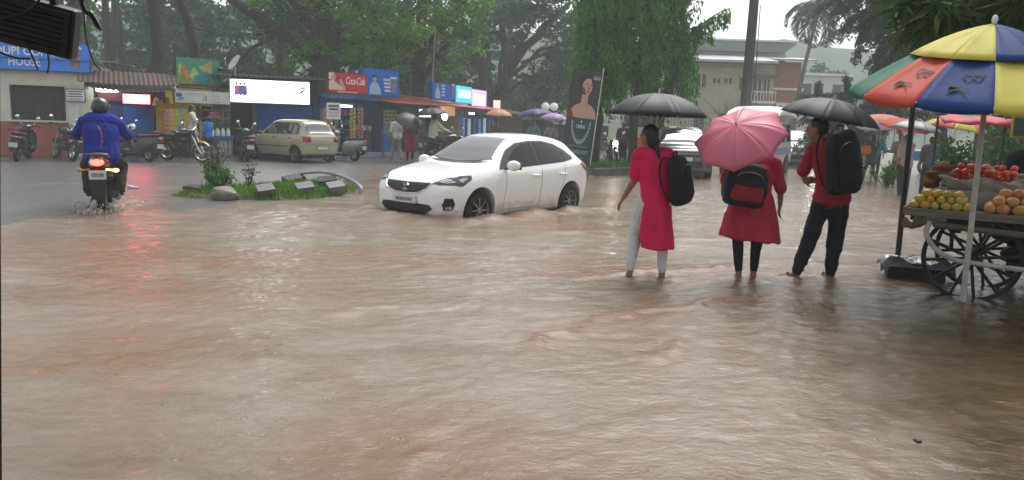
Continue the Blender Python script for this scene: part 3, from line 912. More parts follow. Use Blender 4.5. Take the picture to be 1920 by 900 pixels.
corrugated(-.4, w+.25, -.35, 3.02, 4.3, 3.3, 'roof', DARK_TIN, t)
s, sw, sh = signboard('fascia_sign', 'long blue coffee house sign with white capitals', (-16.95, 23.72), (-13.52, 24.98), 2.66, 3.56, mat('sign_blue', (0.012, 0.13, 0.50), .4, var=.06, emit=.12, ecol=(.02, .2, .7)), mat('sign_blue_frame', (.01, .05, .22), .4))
lettering('UDUPI COFFEE', .86, -.02, .46, 2.02, .25, WHITE_PR, s, off=.02)
lettering('HOUSE', 1.42, -.02, .14, .86, .25, WHITE_PR, s, off=.02)
prints(s, [('cup_print', [(3.12, .12), (3.34, .12), (3.42, .72), (3.05, .72)], mat('print_cup', (.25, .16, .2), .4, var=.5, scale=9)), ('cup_lid', [(3.03, .72), (3.44, .72), (3.40, .80), (3.08, .80)], WHITE_PR)])
s, sw, sh = signboard('notice_board', 'white printed notice board beside the dark grilled window', (-14.25, 24.78), (-13.72, 24.97), 1.76, 2.16, WHITE_PR, BLACK, .03)
PINK_PR = mat('print_pink', (.6, .3, .35), .5)
for i in range(4): prints(s, [('text_line', [(.06+.02*(i % 2), .30-.08*i), (sw-.07-.03*(i % 2), .30-.08*i), (sw-.07-.03*(i % 2), .335-.08*i), (.06+.02*(i % 2), .335-.08*i)], GREY_PR if i < 3 else PINK_PR)])

# --- red-lit shop
t, w = facade('small_shop', 'dark maroon shop with blue shutter under a sagging tin awning', 'shop', (-13.5, 25.3), (-11.72, 26.2))
MB().box((w/2, 1.6, 1.35), (w, .12, 2.7)).box((.06, .8, 1.35), (.12, 1.6, 2.7)).build('wall', MAROON, t, smooth=False)
MB().box((w/2, -.02, 2.12), (w, .10, .62)).box((1.72, -.02, 1.62), (.42, .09, .40)).build('fascia', MAROON, t, smooth=False, bev=.02)
shutter(.70, 1.62, .05, 1.85, .08, 'shutter', BLUE_SH, t)
MB().box((.35, .2, .95), (.66, .3, 1.8)).build('side_panel', mat('dull_blue_door', (.02, .05, .16), .5), t, smooth=False)
MB().box((1.80, -.02, .95), (.22, .16, 1.9)).build('pillar', mat('ochre_pillar', (.40, .27, .04), .6, var=.25), t, smooth=False, bev=.01)
corrugated(-.5, w+.35, -1.45, 2.36, .2, 2.78, 'awning', RUST, t, sagz=.06)
corrugated(-.35, w+.30, -1.40, 2.22, -.1, 2.42, 'lower_awning', TIN, t, sagz=.10)
MB().bar((-.3, -1.4, 2.2), (-.3, 0, 2.2), .05).bar((w+.2, -1.4, 2.2), (w+.2, 0, 2.2), .05).build('bracket', DARK_TIN, t)
MB().prism([(1.60, 1.80), (1.63, 1.95), (1.70, 2.02), (1.78, 1.95), (1.80, 1.80), (1.86, 1.72), (1.56, 1.72)], -.085, -.066).build('crest', WHITE_PR, t, smooth=False)
s, sw, sh = signboard('led_sign', 'glowing red LED strip sign on the maroon shop', (-12.78, 25.42), (-12.02, 25.78), 1.74, 2.08, LED, BLACK, .06)
for k, (xx, zz, ww) in enumerate(((-13.2, 2.16, .34), (-12.92, 2.17, .30))):
    o = tag(MB().box((0, 0, 0), (ww, .07, .12)).build('tube_lamp', TUBE, smooth=False, bev=.02), ('left of the two white lamps above the helmet of the rider', 'right of the two white lamps, touching the red LED sign')[k], 'lamp', 'lamps of the shops')
    o.location = (xx, 25.0+.14*k, zz); o.rotation_euler.z = .45

# --- yellow snack shop
t, w = facade('snack_shop', 'yellow fronted snack shop with wooden cabinet and dark opening', 'shop', (-11.82, 26.4), (-10.23, 28.2))
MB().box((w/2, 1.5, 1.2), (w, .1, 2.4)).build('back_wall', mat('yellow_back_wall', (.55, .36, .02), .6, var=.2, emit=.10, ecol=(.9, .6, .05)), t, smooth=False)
mb = MB(); mb.box((.06, .0, 1.0), (.12, .12, 2.0)).box((1.0, .0, 1.0), (.10, .12, 2.0)).box((.53, 0, 1.72), (1.05, .11, .18)).box((1.22, .05, 1.0), (.08, .1, 2.0))
mb.build('frame', YELLOW_P, t, smooth=False, bev=.01)
MB().box((.53, .05, .45), (.9, .5, .9)).build('counter', mat('counter_dark', (.06, .04, .03), .5), t, smooth=False, bev=.01)
cb = MB().box((1.62, -.12, 1.62), (1.02, .26, .05)).box((1.62, -.12, 1.36), (1.02, .26, .05)).box((1.13, -.12, 1.49), (.05, .26, .3)).box((2.12, -.12, 1.49), (.05, .26, .3)).box((1.62, -.1, 1.49), (.04, .2, .25)).build('cabinet', WOOD, t, smooth=False)
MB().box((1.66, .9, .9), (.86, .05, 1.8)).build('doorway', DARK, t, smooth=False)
MB().box((w/2, .7, 2.42), (w+.1, 1.8, .08)).build('ceiling', DARK_TIN, t, smooth=False)
corrugated(-.15, w+.1, -.55, 2.36, 1.6, 2.75, 'roof', RUST, t)
s, sw, sh = signboard('fascia_sign', 'narrow off white shop sign with faded lettering under the green board', (-11.30, 25.9), (-9.98, 27.4), 1.82, 2.28, mat('sign_offwhite', (.50, .52, .47), .5, var=.1, scale=2), mat('wood_trim', (.10, .06, .03), .6), .08, tilt=-.10)
lettering('FANTASIA', .42, -.02, .30, .62, .06, GREY_PR, s, space=1.6)
lettering('a', .98, -.02, .12, .16, .17, GREY_PR, s, shear=.3)
for i in range(3): lettering('GENERAL', 1.30, -.02, .27-.11*i, .32, .05, GREY_PR, s) if i == 0 else lettering(('COLD', 'DRINKS')[i-1], 1.33, -.02, .27-.11*i, .26, .05, GREY_PR, s)
prints(s, [('logo_print', oval(.17, .28, .11, .07), mat('print_navy', (.05, .1, .35), .5)), ('logo_stroke', [(.12, .1), (.34, .16), (.30, .21), (.14, .14)], mat('print_navy', (.05, .1, .35), .5))])
s, sw, sh = signboard('roof_sign', 'green advertising board with abstract shapes standing on the snack shop roof', (-11.46, 26.45), (-10.50, 27.85), 2.46, 3.38, mat('sign_green', (.045, .30, .13), .4, var=.5, scale=1.6, col2=(.02, .22, .16)), BLACK, .16)
prints(s, [('hill_print', [(.03, .04), (1.36, .04), (1.36, .34), (.85, .18), (.35, .45), (.03, .38)], mat('print_olive', (.22, .26, .06), .5, var=.3)),
           ('sun_print', [(.85, .62), (1.36, .86), (1.36, .42), (1.0, .5)], mat('print_sand', (.40, .36, .13), .5, var=.3)),
           ('lake_print', oval(.98, .22, .34, .17), mat('print_teal', (.02, .24, .26), .5)),
           ('packet_print', [(.20, .58), (.36, .66), (.52, .26), (.38, .18)], mat('print_packet', (.55, .16, .10), .5, var=.5, scale=9)),
           ('ribbon_print', [(.10, .66), (.22, .70), (.16, .30), (.08, .2)], mat('print_lime', (.35, .5, .15), .5)),
           ('peak_print', [(.48, .30), (.66, .62), (.9, .34), (.66, .14)], mat('print_lime', (.35, .5, .15), .5))])

# --- blue shutter shop
t, w = facade('shutter_shop', 'shop closed by a deep blue roller shutter beside a dark doorway', 'shop', (-10.21, 28.3), (-7.40, 29.5))
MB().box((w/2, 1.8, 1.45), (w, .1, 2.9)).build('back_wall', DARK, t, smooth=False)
MB().box((.73, .12, 1.1), (.14, .24, 2.2)).box((w-.12, .1, 1.2), (.24, .2, 2.4)).box((w/2, .1, 2.45), (w, .16, .9)).build('wall', mat('blue_grey_wall', (.06, .075, .13), .6, var=.3), t, smooth=False)
shutter(.80, w-.24, .04, 2.05, .08, 'shutter', BLUE_SH, t)
sh_ = MB().box((.34, .6, 1.0), (.6, .3, .03)).box((.34, .6, 1.35), (.6, .3, .03)).box((.34, .6, .65), (.6, .3, .03)).build('shelf', DARK_TIN, t, smooth=False)
corrugated(-.75, w+.35, -.85, 2.84, 1.9, 3.02, 'roof', DARK_TIN, t, period=.17, amp=.025)
lit = mat('sign_white_lit', (.85, .86, .82), .4, var=.0, emit=1.25, ecol=(.97, 1, .96))
s, sw, sh = signboard('fascia_sign', 'bright backlit white shop sign with three small printed people', (-10.08, 27.6), (-7.52, 28.6), 1.93, 2.76, lit, mat('sign_cream_frame', (.5, .46, .30), .5), .12)
for k, (cx, c1, c2) in enumerate(((.24, (.5, .08, .09), (.10, .13, .35)), (.37, (.08, .07, .2), (.06, .10, .3)), (.50, (.12, .10, .25), (.05, .06, .2)))):
    prints(s, [('shirt_print', [(cx-.08, .40), (cx+.08, .40), (cx+.075, .60), (cx-.075, .60)], mat('pr_sh%d' % k, c1, .5, emit=.45)), ('trouser_print', [(cx-.09, .30), (cx-.03, .26), (cx+.03, .26), (cx+.08, .32), (cx+.08, .41), (cx-.08, .41)], mat('pr_tr%d' % k, c2, .5, emit=.6)), ('head_print', oval(cx, .655, .035, .045), SKIN_PR), ('hair_print', oval(cx, .685, .037, .022), HAIR_PR)])
prints(s, [('swash_print', [(2.3, .36), (2.48, .42), (2.62, .60), (2.55, .56), (2.45, .50)], mat('pr_brown', (.42, .2, .08), .5)), ('swash_print', [(2.36, .60), (2.5, .64), (2.6, .58), (2.48, .56)], mat('pr_brown', (.42, .2, .08), .5))])

# --- blue kiosk with the two drink boards
t, w = facade('kiosk', 'blue snack kiosk with lit shelves under the red drink board', 'kiosk', (-7.33, 29.3), (-5.42, 31.2))
def kiosk_parts(t, w, h, wallm, depth=1.7, counter=(0.0, 0), plinth=WHITE, lamp=True, shelves=3):
    MB().box((w/2, depth, h/2), (w, .08, h)).build('back_wall', wallm, t, smooth=False)
    for xx in (.04, w-.04): MB().box((xx, depth/2, h/2), (.08, depth, h)).build('side_wall', wallm, t, smooth=False)
    MB().box((w/2, .0, h-.12), (w, .06, .24)).build('fascia', wallm, t, smooth=False)
    MB().box((w/2, -.05, .10), (w+.05, .5, .20)).build('plinth', plinth, t, smooth=False, bev=.01)
    for k in range(shelves):
        MB().box((w*.5, depth-.25, .85+.38*k), (w-.3, .34, .03)).build('shelf', WOOD, t, smooth=False)
    if lamp: MB().box((w*.45, .25, h-.34), (.7, .06, .07)).build('tube_light', TUBE, t, smooth=False, bev=.02)
kiosk_parts(t, w, 2.3, BLUE_WALL, plinth=mat('pale_blue_plinth', (.25, .38, .46), .6, var=.2))
MB().box((.38, .0, 1.0), (.72, .06, 1.7)).build('side_panel', mat('blue_white_panel', (.12, .17, .25), .5, var=.5, scale=2.5, col2=(.3, .33, .38)), t, smooth=False)
MB().box((w*.62, .15, .62), (1.15, .5, .85)).build('counter', mat('glass_counter', (.05, .07, .09), .15, var=.3), t, smooth=False, bev=.02)
MB().box((w-.12, -.03, 1.1), (.16, .14, 2.1)).build('post', mat('brown_post', (.13, .045, .03), .6), t, smooth=False)
corrugated(-.2, w+.1, -.75, 2.20, .3, 2.42, 'awning', BLUE_TIN, t)
s, sw, sh = signboard('drink_sign', 'red drink board with white script lettering on the kiosk roof', (-6.85, 28.55), (-5.68, 29.9), 2.38, 3.15, mat('sign_red', (.60, .025, .035), .5, var=.05), BLACK, .14)
lettering('Coca-Cola', .78, -.02, .36, .88, .28, WHITE_PR, s, shear=.32, off=.006, space=.86)
prints(s, [('face_print', oval(.20, .60, .12, .15), SKIN_PR), ('hair_print', [(.03, .52), (.03, .75), (.26, .75), (.14, .66), (.10, .5)], mat('print_white_hair', (.7, .68, .62), .5)), ('shoulder_print', [(.03, .14), (.03, .44), (.2, .50), (.45, .34), (.72, .2), (.72, .14)], mat('print_peach', (.72, .55, .45), .5)), ('arm_print', [(.46, .5), (.56, .56), (.78, .16), (.66, .16)], SKIN_PR), ('bottle_print', oval(.50, .54, .10, .07), mat('print_brown', (.1, .03, .02), .4)), ('band_print', [(.03, .03), (1.74, .03), (1.74, .12), (.03, .12)], mat('print_dark_red', (.36, .02, .03), .5))])
MB().box((.85, -.026, .075), (.95, .006, .05)).build('text_line', mat('print_pale_red', (.7, .4, .4), .5), s, smooth=False)
def drink_board(label, p0, p1, z0, z1, nm='drink_sign'):
    s, sw, sh = signboard(nm, label, p0, p1, z0, z1, mat('sign_blue2', (0.012, 0.15, 0.62), .5, var=.08), mat('sign_blue_edge', (.01, .07, .34), .4), .16)
    k = sh/1.0
    prints(s, [('jacket_print', [(.28, .06), (.30, .35), (.42, .52), (.62, .52), (.78, .3), (.82, .06)], PALE_PR), ('face_print', oval(.52, .64, .085, .11), SKIN_PR), ('hair_print', [(.42, .66), (.43, .78), (.52, .82), (.62, .78), (.62, .68), (.56, .73)], HAIR_PR), ('glass_print', [(sw-.40, .14), (sw-.18, .14), (sw-.12, .70), (sw-.44, .70)], mat('print_cola', (.14, .05, .06), .4, var=.6, scale=8, col2=(.35, .3, .4))), ('glass_rim', [(sw-.45, .70), (sw-.11, .70), (sw-.14, .76), (sw-.42, .76)], WHITE_PR), ('drop_print', oval(sw-.29, .46, .10, .12), RED_PR)])
    for i in range(4): MB().box((.92+(.38-.04*i)/2+.02*i, -.02, .64-.14*i), (.38-.04*i, .008, .085)).build('text_line', mat('print_soft_white', (.62, .66, .74), .5, var=.3, scale=14), s, smooth=False)
    return s
drink_board('tall blue drink board with a young man and a glass', (-5.86, 29.95), (-4.65, 31.1), 2.38, 3.40)

# --- teal kiosk under the long red roof
t, w = facade('kiosk', 'dark teal kiosk under the red tin awning with hanging packets', 'kiosk', (-5.38, 31.0), (-3.52, 34.0))
kiosk_parts(t, w, 2.3, TEAL_WALL, plinth=CONC, lamp=False)
MB().box((.62, -.02, .75), (1.0, .08, 1.1)).build('side_panel', BLUE_WALL, t, smooth=False)
MB().box((2.5, .1, .6), (1.4, .5, .9)).build('counter', mat('counter_dark', (.06, .04, .03), .5), t, smooth=False, bev=.02)
corrugated(-.35, w+.05, -.85, 2.16, 1.2, 2.55, 'awning', RED_TIN, t, sagz=.03)
s, sw, sh = signboard('lit_sign', 'small glowing blue and white sign inside the teal kiosk', (-4.05, 32.6), (-3.62, 33.3), 1.62, 1.98, mat('sign_blue_lit', (.4, .6, .8), .4, var=0, emit=1.6, ecol=(.45, .75, 1)), BLACK, .06)

# --- drinks kiosk
t, w = facade('kiosk', 'brightly lit kiosk below the small blue drink board', 'kiosk', (-3.50, 34.05), (-2.64, 37.0))
kiosk_parts(t, w, 2.3, mat('kiosk_cream', (.45, .38, .26), .6, var=.2), plinth=CONC, lamp=False)
MB().box((1.2, -.1, 1.95), (1.7, .06, .42)).build('inner_sign', mat('sign_orange', (.65, .40, .22), .5, var=.3, emit=.25), t, smooth=False)
MB().ell((.55, -.22, 1.68), (.17, .12, .16)).build('bulb', GLOW, t)
MB().box((.55, -.22, 1.86), (.04, .04, .24)).build('cord', BLACK, t)
corrugated(-.05, w+.05, -.85, 2.14, 1.2, 2.52, 'awning', RED_TIN, t)
s = drink_board('small blue drink board beside the glowing phone sign', (-3.60, 33.55), (-2.80, 35.9), 2.40, 3.14)
# --- phone shop with backlit boards
t, w = facade('phone_shop', 'phone shop glowing blue and white beneath its backlit board', 'shop', (-2.62, 37.05), (-1.20, 42.0))
kiosk_parts(t, w, 2.25, mat('kiosk_pale_blue', (.20, .28, .42), .5, var=.3), plinth=CONC, lamp=True)
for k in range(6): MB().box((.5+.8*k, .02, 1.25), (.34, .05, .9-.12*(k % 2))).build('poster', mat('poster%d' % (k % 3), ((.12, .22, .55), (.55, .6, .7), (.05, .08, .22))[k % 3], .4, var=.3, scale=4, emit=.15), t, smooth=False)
corrugated(-.05, w+.4, -.85, 2.12, 1.2, 2.45, 'awning', RED_TIN, t)
s, sw, sh = signboard('phone_sign', 'backlit blue phone brand board reading TECNO', (-2.78, 36.0), (-2.18, 38.1), 2.36, 3.14, mat('sign_tecno', (.01, .28, .8), .4, var=0, emit=1.1, ecol=(.02, .33, 1)), mat('sign_lilac', (.5, .48, .6), .5), .2)
lettering('TECNO', .25, -.02, .24, sw-.5, .36, mat('letter_lit', (1, 1, 1), .4, var=0, emit=3, ecol=(.9, 1, 1)), s, off=.03)
s, sw, sh = signboard('phone_sign', 'backlit pink and white board right of the TECNO board', (-2.17, 38.12), (-1.55, 40.2), 2.26, 3.08, mat('sign_violet', (.45, .12, .6), .4, var=0, emit=1.0, ecol=(.75, .3, .95)), mat('sign_red2', (.5, .08, .12), .5), .2)
prints(s, [('panel_print', [(.25, .1), (sw-.3, .1), (sw-.3, .58), (.25, .58)], mat('panel_lit', (1, .95, 1), .4, var=0, emit=2.2, ecol=(1, .85, 1)))])
s, sw, sh = signboard('box_sign', 'small red and white lightbox at the far end of the kiosks', (-1.27, 43.0), (-.86, 43.1), 2.05, 2.72, mat('sign_red_lit', (.75, .18, .15), .4, var=.6, scale=4, emit=.9, ecol=(1, .45, .38), col2=(.9, .8, .75)), RED_PR, .15)
t = thing('lean_to_shop', 'low brown roofed stall at the end of the kiosk row', 'stall', (-1.2, 43.2, 0), .9)
MB().box((1.2, .8, 1.0), (2.6, 1.6, 2.0)).build('wall', mat('stall_wall', (.10, .08, .07), .7, var=.3), t, smooth=False)
corrugated(-.2, 2.6, -.5, 2.02, 1.8, 2.35, 'roof', mat('tan_sheet', (.33, .22, .13), .6, var=.3), t)
# long low shed further on
t = thing('long_shed', 'long low dark shed with a pale sloping roof edge behind the white car', 'shed', (-.4, 46.2, 0), .33)
MB().box((3.2, 1.2, .75), (6.6, 2.4, 1.5)).build('wall', mat('shed_wall', (.055, .06, .06), .7, var=.3), t, smooth=False)
corrugated(-.3, 6.6, -.5, 1.72, 2.6, 2.1, 'roof', mat('shed_roof', (.20, .21, .21), .5, var=.3), t)

# --- strips of packets hanging at the shop fronts
PK = MB()
P = []
for j in range(5):
    v = j/4
    P.append([((u-.5)*.12*(1-.10*math.sin(PI*v)), -.022*math.sin(PI*u)*math.sin(PI*v)**.6, (v-1)*.120) for u in (0, .2, .5, .8, 1)])
PK.grid(P)
pk_me = {}
def strip(x, y, z, n, col, label, a=0.5):
    key = 'packet_%d_%d_%d' % tuple(int(c*99) for c in col)
    if key not in pk_me:
        pk_me[key] = PK.mesh('packet'); pk_me[key].materials.append(mat(key, tuple(c*.8 for c in col), .3, var=.35, scale=14, col2=tuple(min(1, c*.6+.05) for c in col)))
    t = thing('packet_strip', label, 'snack strip', (x, y, z), a, 'strips of snack packets hung at the shop fronts')
    MB().cyl((0, .005, .02), (0, .005, -.15*n), .003, n=5).build('string', WHITE, t)
    for i in range(n):
        o = put('packet', pk_me[key], None, t); o.location = (random.uniform(-.008, .008), random.uniform(-.012, .006), -.15*i); o.rotation_euler.z = random.uniform(-.35, .35)
STR = [(-11.52, 25.72, 1.62, 7, (.72, .22, .24), 'strip of red packets, leftmost at the yellow snack shop'), (-11.39, 25.78, 1.62, 7, (.75, .42, .25), 'strip of orange packets beside the red one at the yellow snack shop'),
       (-11.22, 25.86, 1.62, 5, (.30, .62, .16), 'strip of green packets in the yellow snack shop opening'), (-11.07, 25.93, 1.66, 7, (.08, .55, .50), 'strip of turquoise packets hanging beside the man in cream'),
       (-6.98, 28.75, 1.86, 6, (.70, .22, .10), 'strip of rust red packets at the left edge of the blue kiosk'), (-6.85, 28.90, 1.86, 6, (.70, .25, .16), 'second strip of red packets left of the notice pole'), (-6.75, 29.02, 1.84, 7, (.10, .45, .48), 'strip of teal packets just left of the notice pole'),
       (-6.22, 29.55, 1.86, 9, (.68, .34, .10), 'strip of orange packets over the blue kiosk counter, nearest the notice'), (-6.12, 29.66, 1.9, 10, (.62, .55, .12), 'long strip of yellow packets over the blue kiosk counter'), (-5.98, 29.80, 1.92, 11, (.75, .13, .12), 'long strip of bright red packets over the blue kiosk counter'), (-5.88, 29.9, 1.92, 9, (.72, .18, .16), 'second bright red strip over the blue kiosk counter'),
       (-5.02, 30.75, 1.88, 7, (.18, .42, .14), 'strip of green packets, left one on the teal kiosk'), (-4.90, 30.92, 1.88, 7, (.25, .5, .14), 'strip of green packets, middle one on the teal kiosk'), (-4.80, 31.1, 1.88, 7, (.6, .3, .12), 'strip of orange packets on the teal kiosk'), (-5.12, 30.6, 1.84, 6, (.35, .2, .3), 'strip of purple packets at the teal kiosk corner')]
for q in STR: strip(*q)
# goods on the shelves
gm = [MB().box((0, 0, .09), (.13, .1, .18)).mesh('carton', False), MB().lathe([(.001, 0), (.045, 0), (.047, .12), (.02, .16), (.018, .2), (.001, .2)], axis='z', n=10).mesh('jar')]
def goods(p0, p1, z, n, inset, where):
    a, w = fac(p0, p1)
    for i in range(n):
        k = random.random() < .5
        c = random.choice([(.5, .1, .08), (.55, .4, .08), (.1, .2, .45), (.6, .6, .55), (.12, .35, .15), (.35, .1, .3)])
        key = 'goods%d%d%d' % (int(c[0]*50), int(c[1]*50), k)
        me = gm[k].copy(); me.materials.append(mat(key, c, .4, var=.4, scale=12))
        x = .2+(w-.4)*(i+.5)/n
        o = put('carton' if not k else 'jar', me, None)
        o.location = (p0[0]+x*math.cos(a)-inset*math.sin(a), p0[1]+x*math.sin(a)+inset*math.cos(a), z); o.rotation_euler.z = a
        tag(o, ('upright product carton on ' if not k else 'round product jar on ')+where, 'carton' if not k else 'jar', 'goods on '+where)
for z, q in ((.868, 'lowest'), (1.248, 'middle'), (1.628, 'top')):
    goods((-7.33, 29.3), (-5.42, 31.2), z, 12, 1.42, 'the %s shelf of the blue kiosk' % q)
goods((-6.35, 30.0), (-5.5, 30.92), 1.048, 6, .12, 'the glass counter of the blue kiosk')
for z, q in ((.868, 'lowest'), (1.248, 'middle')):
    goods((-5.38, 31), (-3.52, 34), z, 10, 1.42, 'the %s shelf of the teal kiosk' % q)
goods((-11.68, 26.56), (-11.1, 27.2), .903, 4, .02, 'the yellow snack shop counter')
goods((-11.0, 27.33), (-10.35, 28.06), 1.39, 5, -.12, 'the wooden cabinet shelf')
# blue table with jars, white stools
t = thing('table', 'small blue topped table before the snack shop', 'table', (-10.16, 26.6, 0.015), .7, None)
MB().box((0, 0, .74), (.95, .5, .05)).box((0, -.24, .68), (.93, .02, .10)).build('table_top', mat('blue_cloth', (.05, .12, .28), .6), t, smooth=False, bev=.01)
for sx in (-1, 1):
    for sy in (-1, 1): MB().bar((sx*.42, sy*.2, 0), (sx*.42, sy*.2, .72), .04).build('leg', mat('violet_metal', (.22, .12, .22), .5), t)
jm = mat('jar_plastic', (.55, .6, .58), .2, var=.1)
for i in range(5):
    me = gm[1].copy(); me.materials.append(jm); o = put('jar', me, None); xx = -.36+.18*i
    o.location = (-10.16+xx*math.cos(.7), 26.6+xx*math.sin(.7), .781); o.scale = (1.5, 1.5, 1.3)
    tag(o, 'clear sweet jar in the row on the blue table', 'jar', 'jars on the blue table')
# satellite dish
t = thing('satellite_dish', 'pale satellite dish tilted on the snack shop roof', 'satellite dish', (-9.78, 27.35, 2.86), 0)
MB().cyl((0, 0, 0), (0, 0, .30), .02).build('mast', STEEL, t)
P = []
for i in range(7):
    rr = .30*i/6
    P.append([(rr*math.cos(2*PI*j/28), rr*math.sin(2*PI*j/28), .22*rr*rr/.09*.3) for j in range(28)])
d = MB().grid(P, cv=True).build('dish', mat('dish_grey', (.55, .56, .56), .4, var=.1), t, thick=.01)
d.location = (0.02, -.02, .40); d.rotation_euler = (R_(35), R_(-50), R_(0))
MB().tube([(-.05, -.1, .22), (-.25, -.2, .34), (-.28, -.16, .52)], .009, 6).ell((-.28, -.16, .54), (.03, .03, .05)).build('feed_arm', STEEL, t)
# floodlight beside the green board
t = thing('floodlight', 'small dark floodlight beside the green advertising board', 'floodlight', (-10.45, 27.75, 3.06), .9)
MB().box((0, 0, 0), (.16, .14, .13), (.4, 0, 0)).build('housing', BLACK, t, bev=.02)
MB().bar((0, .05, -.05), (.05, .3, -.1), .02).build('bracket', BLACK, t)
# notice on a striped pole
t = thing('notice_pole', 'white notice on a black and yellow striped pole by the beige car', 'sign', (-6.30, 27.05, 0.015), .25)
MB().cyl((0, 0, 0), (0, 0, 1.5), .035).build('pole', BLACK, t)
for k in range(5): MB().cyl((0, 0, .1+.25*k), (0, 0, .22+.25*k), .038).build('stripe', YELLOW_P, t)
MB().box((0, -.04, 1.72), (.46, .03, .56)).build('board', WHITE_PR, t, smooth=False)
MB().box((0, -.058, 1.72), (.40, .006, .46)).build('panel', mat('notice_print', (.62, .60, .62), .5, var=.1), t, smooth=False)
for i in range(4): MB().box((0, -.063, 1.89-.11*i), (.34-.04*(i % 2), .006, .05 if i < 2 else .03)).build('text_line', HAIR_PR if i < 2 else PINK_PR, t, smooth=False)
# ------------------------------------------------------------------ far houses on the right
t = thing('two_storey_house', 'hazy cream two storey house with grey roofs behind the utility pole', 'house', (0, 55, 0), 0)
HW = mat('house_cream', (.46, .43, .32), .8, var=.2, scale=.8)
HG = mat('house_grey_roof', (.22, .23, .24), .6, var=.2, scale=.6)
def bxp(mb, x0, x1, z0, z1, y0, y1): return mb.box(((x0+x1)/2, (y0+y1)/2, (z0+z1)/2), (x1-x0, y1-y0, z1-z0))
bxp(MB(), 11.6, 17.9, 0, 6.05, 0, 6).build('wall', HW, t, smooth=False)
bxp(MB(), 12.2, 19.4, 0, 7.06, 2.5, 8).build('rear_wall', mat('house_white', (.55, .56, .55), .8, var=.15), t, smooth=False)
MB().prism([(12.0, 7.06), (19.2, 7.06), (20.0, 7.75), (12.0, 7.82)], 2.0, 8.6).build('upper_roof', HG, t, smooth=False)
bxp(MB(), 12.0, 20.1, 7.80, 7.92, 1.9, 8.7).build('roof_edge', WHITE, t, smooth=False)
MB().prism([(-1.3, 6.02), (-1.3, 6.18), (2.5, 6.86), (2.5, 6.70)], 11.4, 17.7, 'x').build('verandah_roof', mat('house_sheet_roof', (.42, .45, .46), .5, var=.2, scale=1), t, smooth=False)
bxp(MB(), 11.5, 17.8, 5.95, 6.22, -.9, -.75).build('eave_shadow', mat('eave_shadow_dark', (.06, .065, .07), .7), t, smooth=False)  # dark strip painted in for the shadow band under the roof edge
MB().prism([(-.6, 6.3), (-.6, 6.42), (3, 6.85), (3, 6.7)], 17.6, 20.6, 'x').build('side_roof', mat('house_sheet_roof', (.42, .45, .46), .5, var=.2, scale=1), t, smooth=False)
bxp(MB(), 18.0, 19.9, 0, 6.3, .5, 4).build('brick_bay', mat('house_brick', (.30, .14, .10), .8, var=.2), t, smooth=False)
bxp(MB(), 18.0, 20.1, 4.35, 4.5, .2, .5).build('ledge', WHITE, t, smooth=False)
bxp(MB(), 11.6, 17.9, 5.62, 5.74, -.12, 0).build('cornice', HW, t, smooth=False)
bxp(MB(), 16.2, 17.8, 5.1, 5.3, -1.2, 0).build('green_awning', mat('dull_green', (.06, .13, .09), .7), t, smooth=False)
for x0, x1, z0, z1 in ((12.5, 13.15, 4.35, 5.25), (13.65, 14.15, 4.65, 5.0), (14.45, 14.95, 4.65, 5.0), (15.5, 16.0, 4.3, 5.1), (16.5, 17.0, 3.9, 5.0), (17.2, 17.6, 3.9, 5.0), (12.5, 13.2, 1.5, 2.6), (14.2, 15.0, 1.4, 2.6)):
    wn = bxp(MB(), x0, x1, z0, z1, -.02, .05).build('window', mat('far_glass', (.035, .04, .045), .2, var=.2), t, smooth=False)
    bxp(MB(), x0-.08, x1+.08, z0-.12, z0-.02, -.12, -.025).build('sill', HW, wn, smooth=False)
    bxp(MB(), x0-.08, x1+.08, z1+.02, z1+.10, -.25, -.025).build('hood', HW, wn, smooth=False)
    bxp(MB(), (x0+x1)/2-.03, (x0+x1)/2+.03, z0, z1, -.05, -.022).build('mullion', WHITE, wn, smooth=False)
bc = bxp(MB(), 16.0, 17.7, 3.35, 3.5, -1.3, 0).build('balcony', WHITE, t, smooth=False)
mb = MB()
for i in range(9): mb.bar((16.05+.2*i, -1.27, 3.5), (16.05+.2*i, -1.27, 4.1), .04)
mb.bar((16.0, -1.27, 4.12), (17.7, -1.27, 4.12), .07)
mb.build('railing', WHITE, bc, smooth=False)
bxp(MB(), 16.1, 17.6, 3.5, 3.9, -1.2, -1.15).build('balcony_panel', mat('house_brick', (.30, .14, .10), .8), bc, smooth=False)
t = thing('white_house', 'small white flat roofed house partly hidden by the palm trunk', 'house', (0, 68, 0), 0)
bxp(MB(), 24.2, 28.6, 0, 6.3, 0, 5).build('wall', mat('house_white', (.55, .56, .55), .8), t, smooth=False)
bxp(MB(), 24.0, 28.8, 6.3, 6.5, -.3, 5.2).build('roof', WHITE, t, smooth=False)
bxp(MB(), 24.2, 28.6, 3.9, 4.05, -.5, 0).build('ledge', WHITE, t, smooth=False)
for x0 in (24.6, 25.6, 27.2):
    wn = bxp(MB(), x0, x0+.8, 4.6, 5.6, -.03, .03).build('window', mat('far_glass', (.035, .04, .045), .2), t, smooth=False)
    bxp(MB(), x0-.06, x0+.86, 4.45, 4.56, -.14, -.032).build('sill', WHITE, wn, smooth=False)
# dry shrub before the cream house
t = thing('dry_shrub', 'bare brownish shrub before the cream house wall', 'shrub', (14.2, 52, 1.0), 0)
mb = MB(); r = np.random.default_rng(3)
for i in range(40):
    a = np.array([r.normal()*.3, r.normal()*.3, 0.]); limb(mb, a, a+np.array([r.normal()*1.1, r.normal()*.4, r.uniform(1.2, 2.6)]), .05, .015, i, .05, n=4, sides=4)
mb.build('stems', mat('dry_stems', (.18, .13, .10), .9), t)
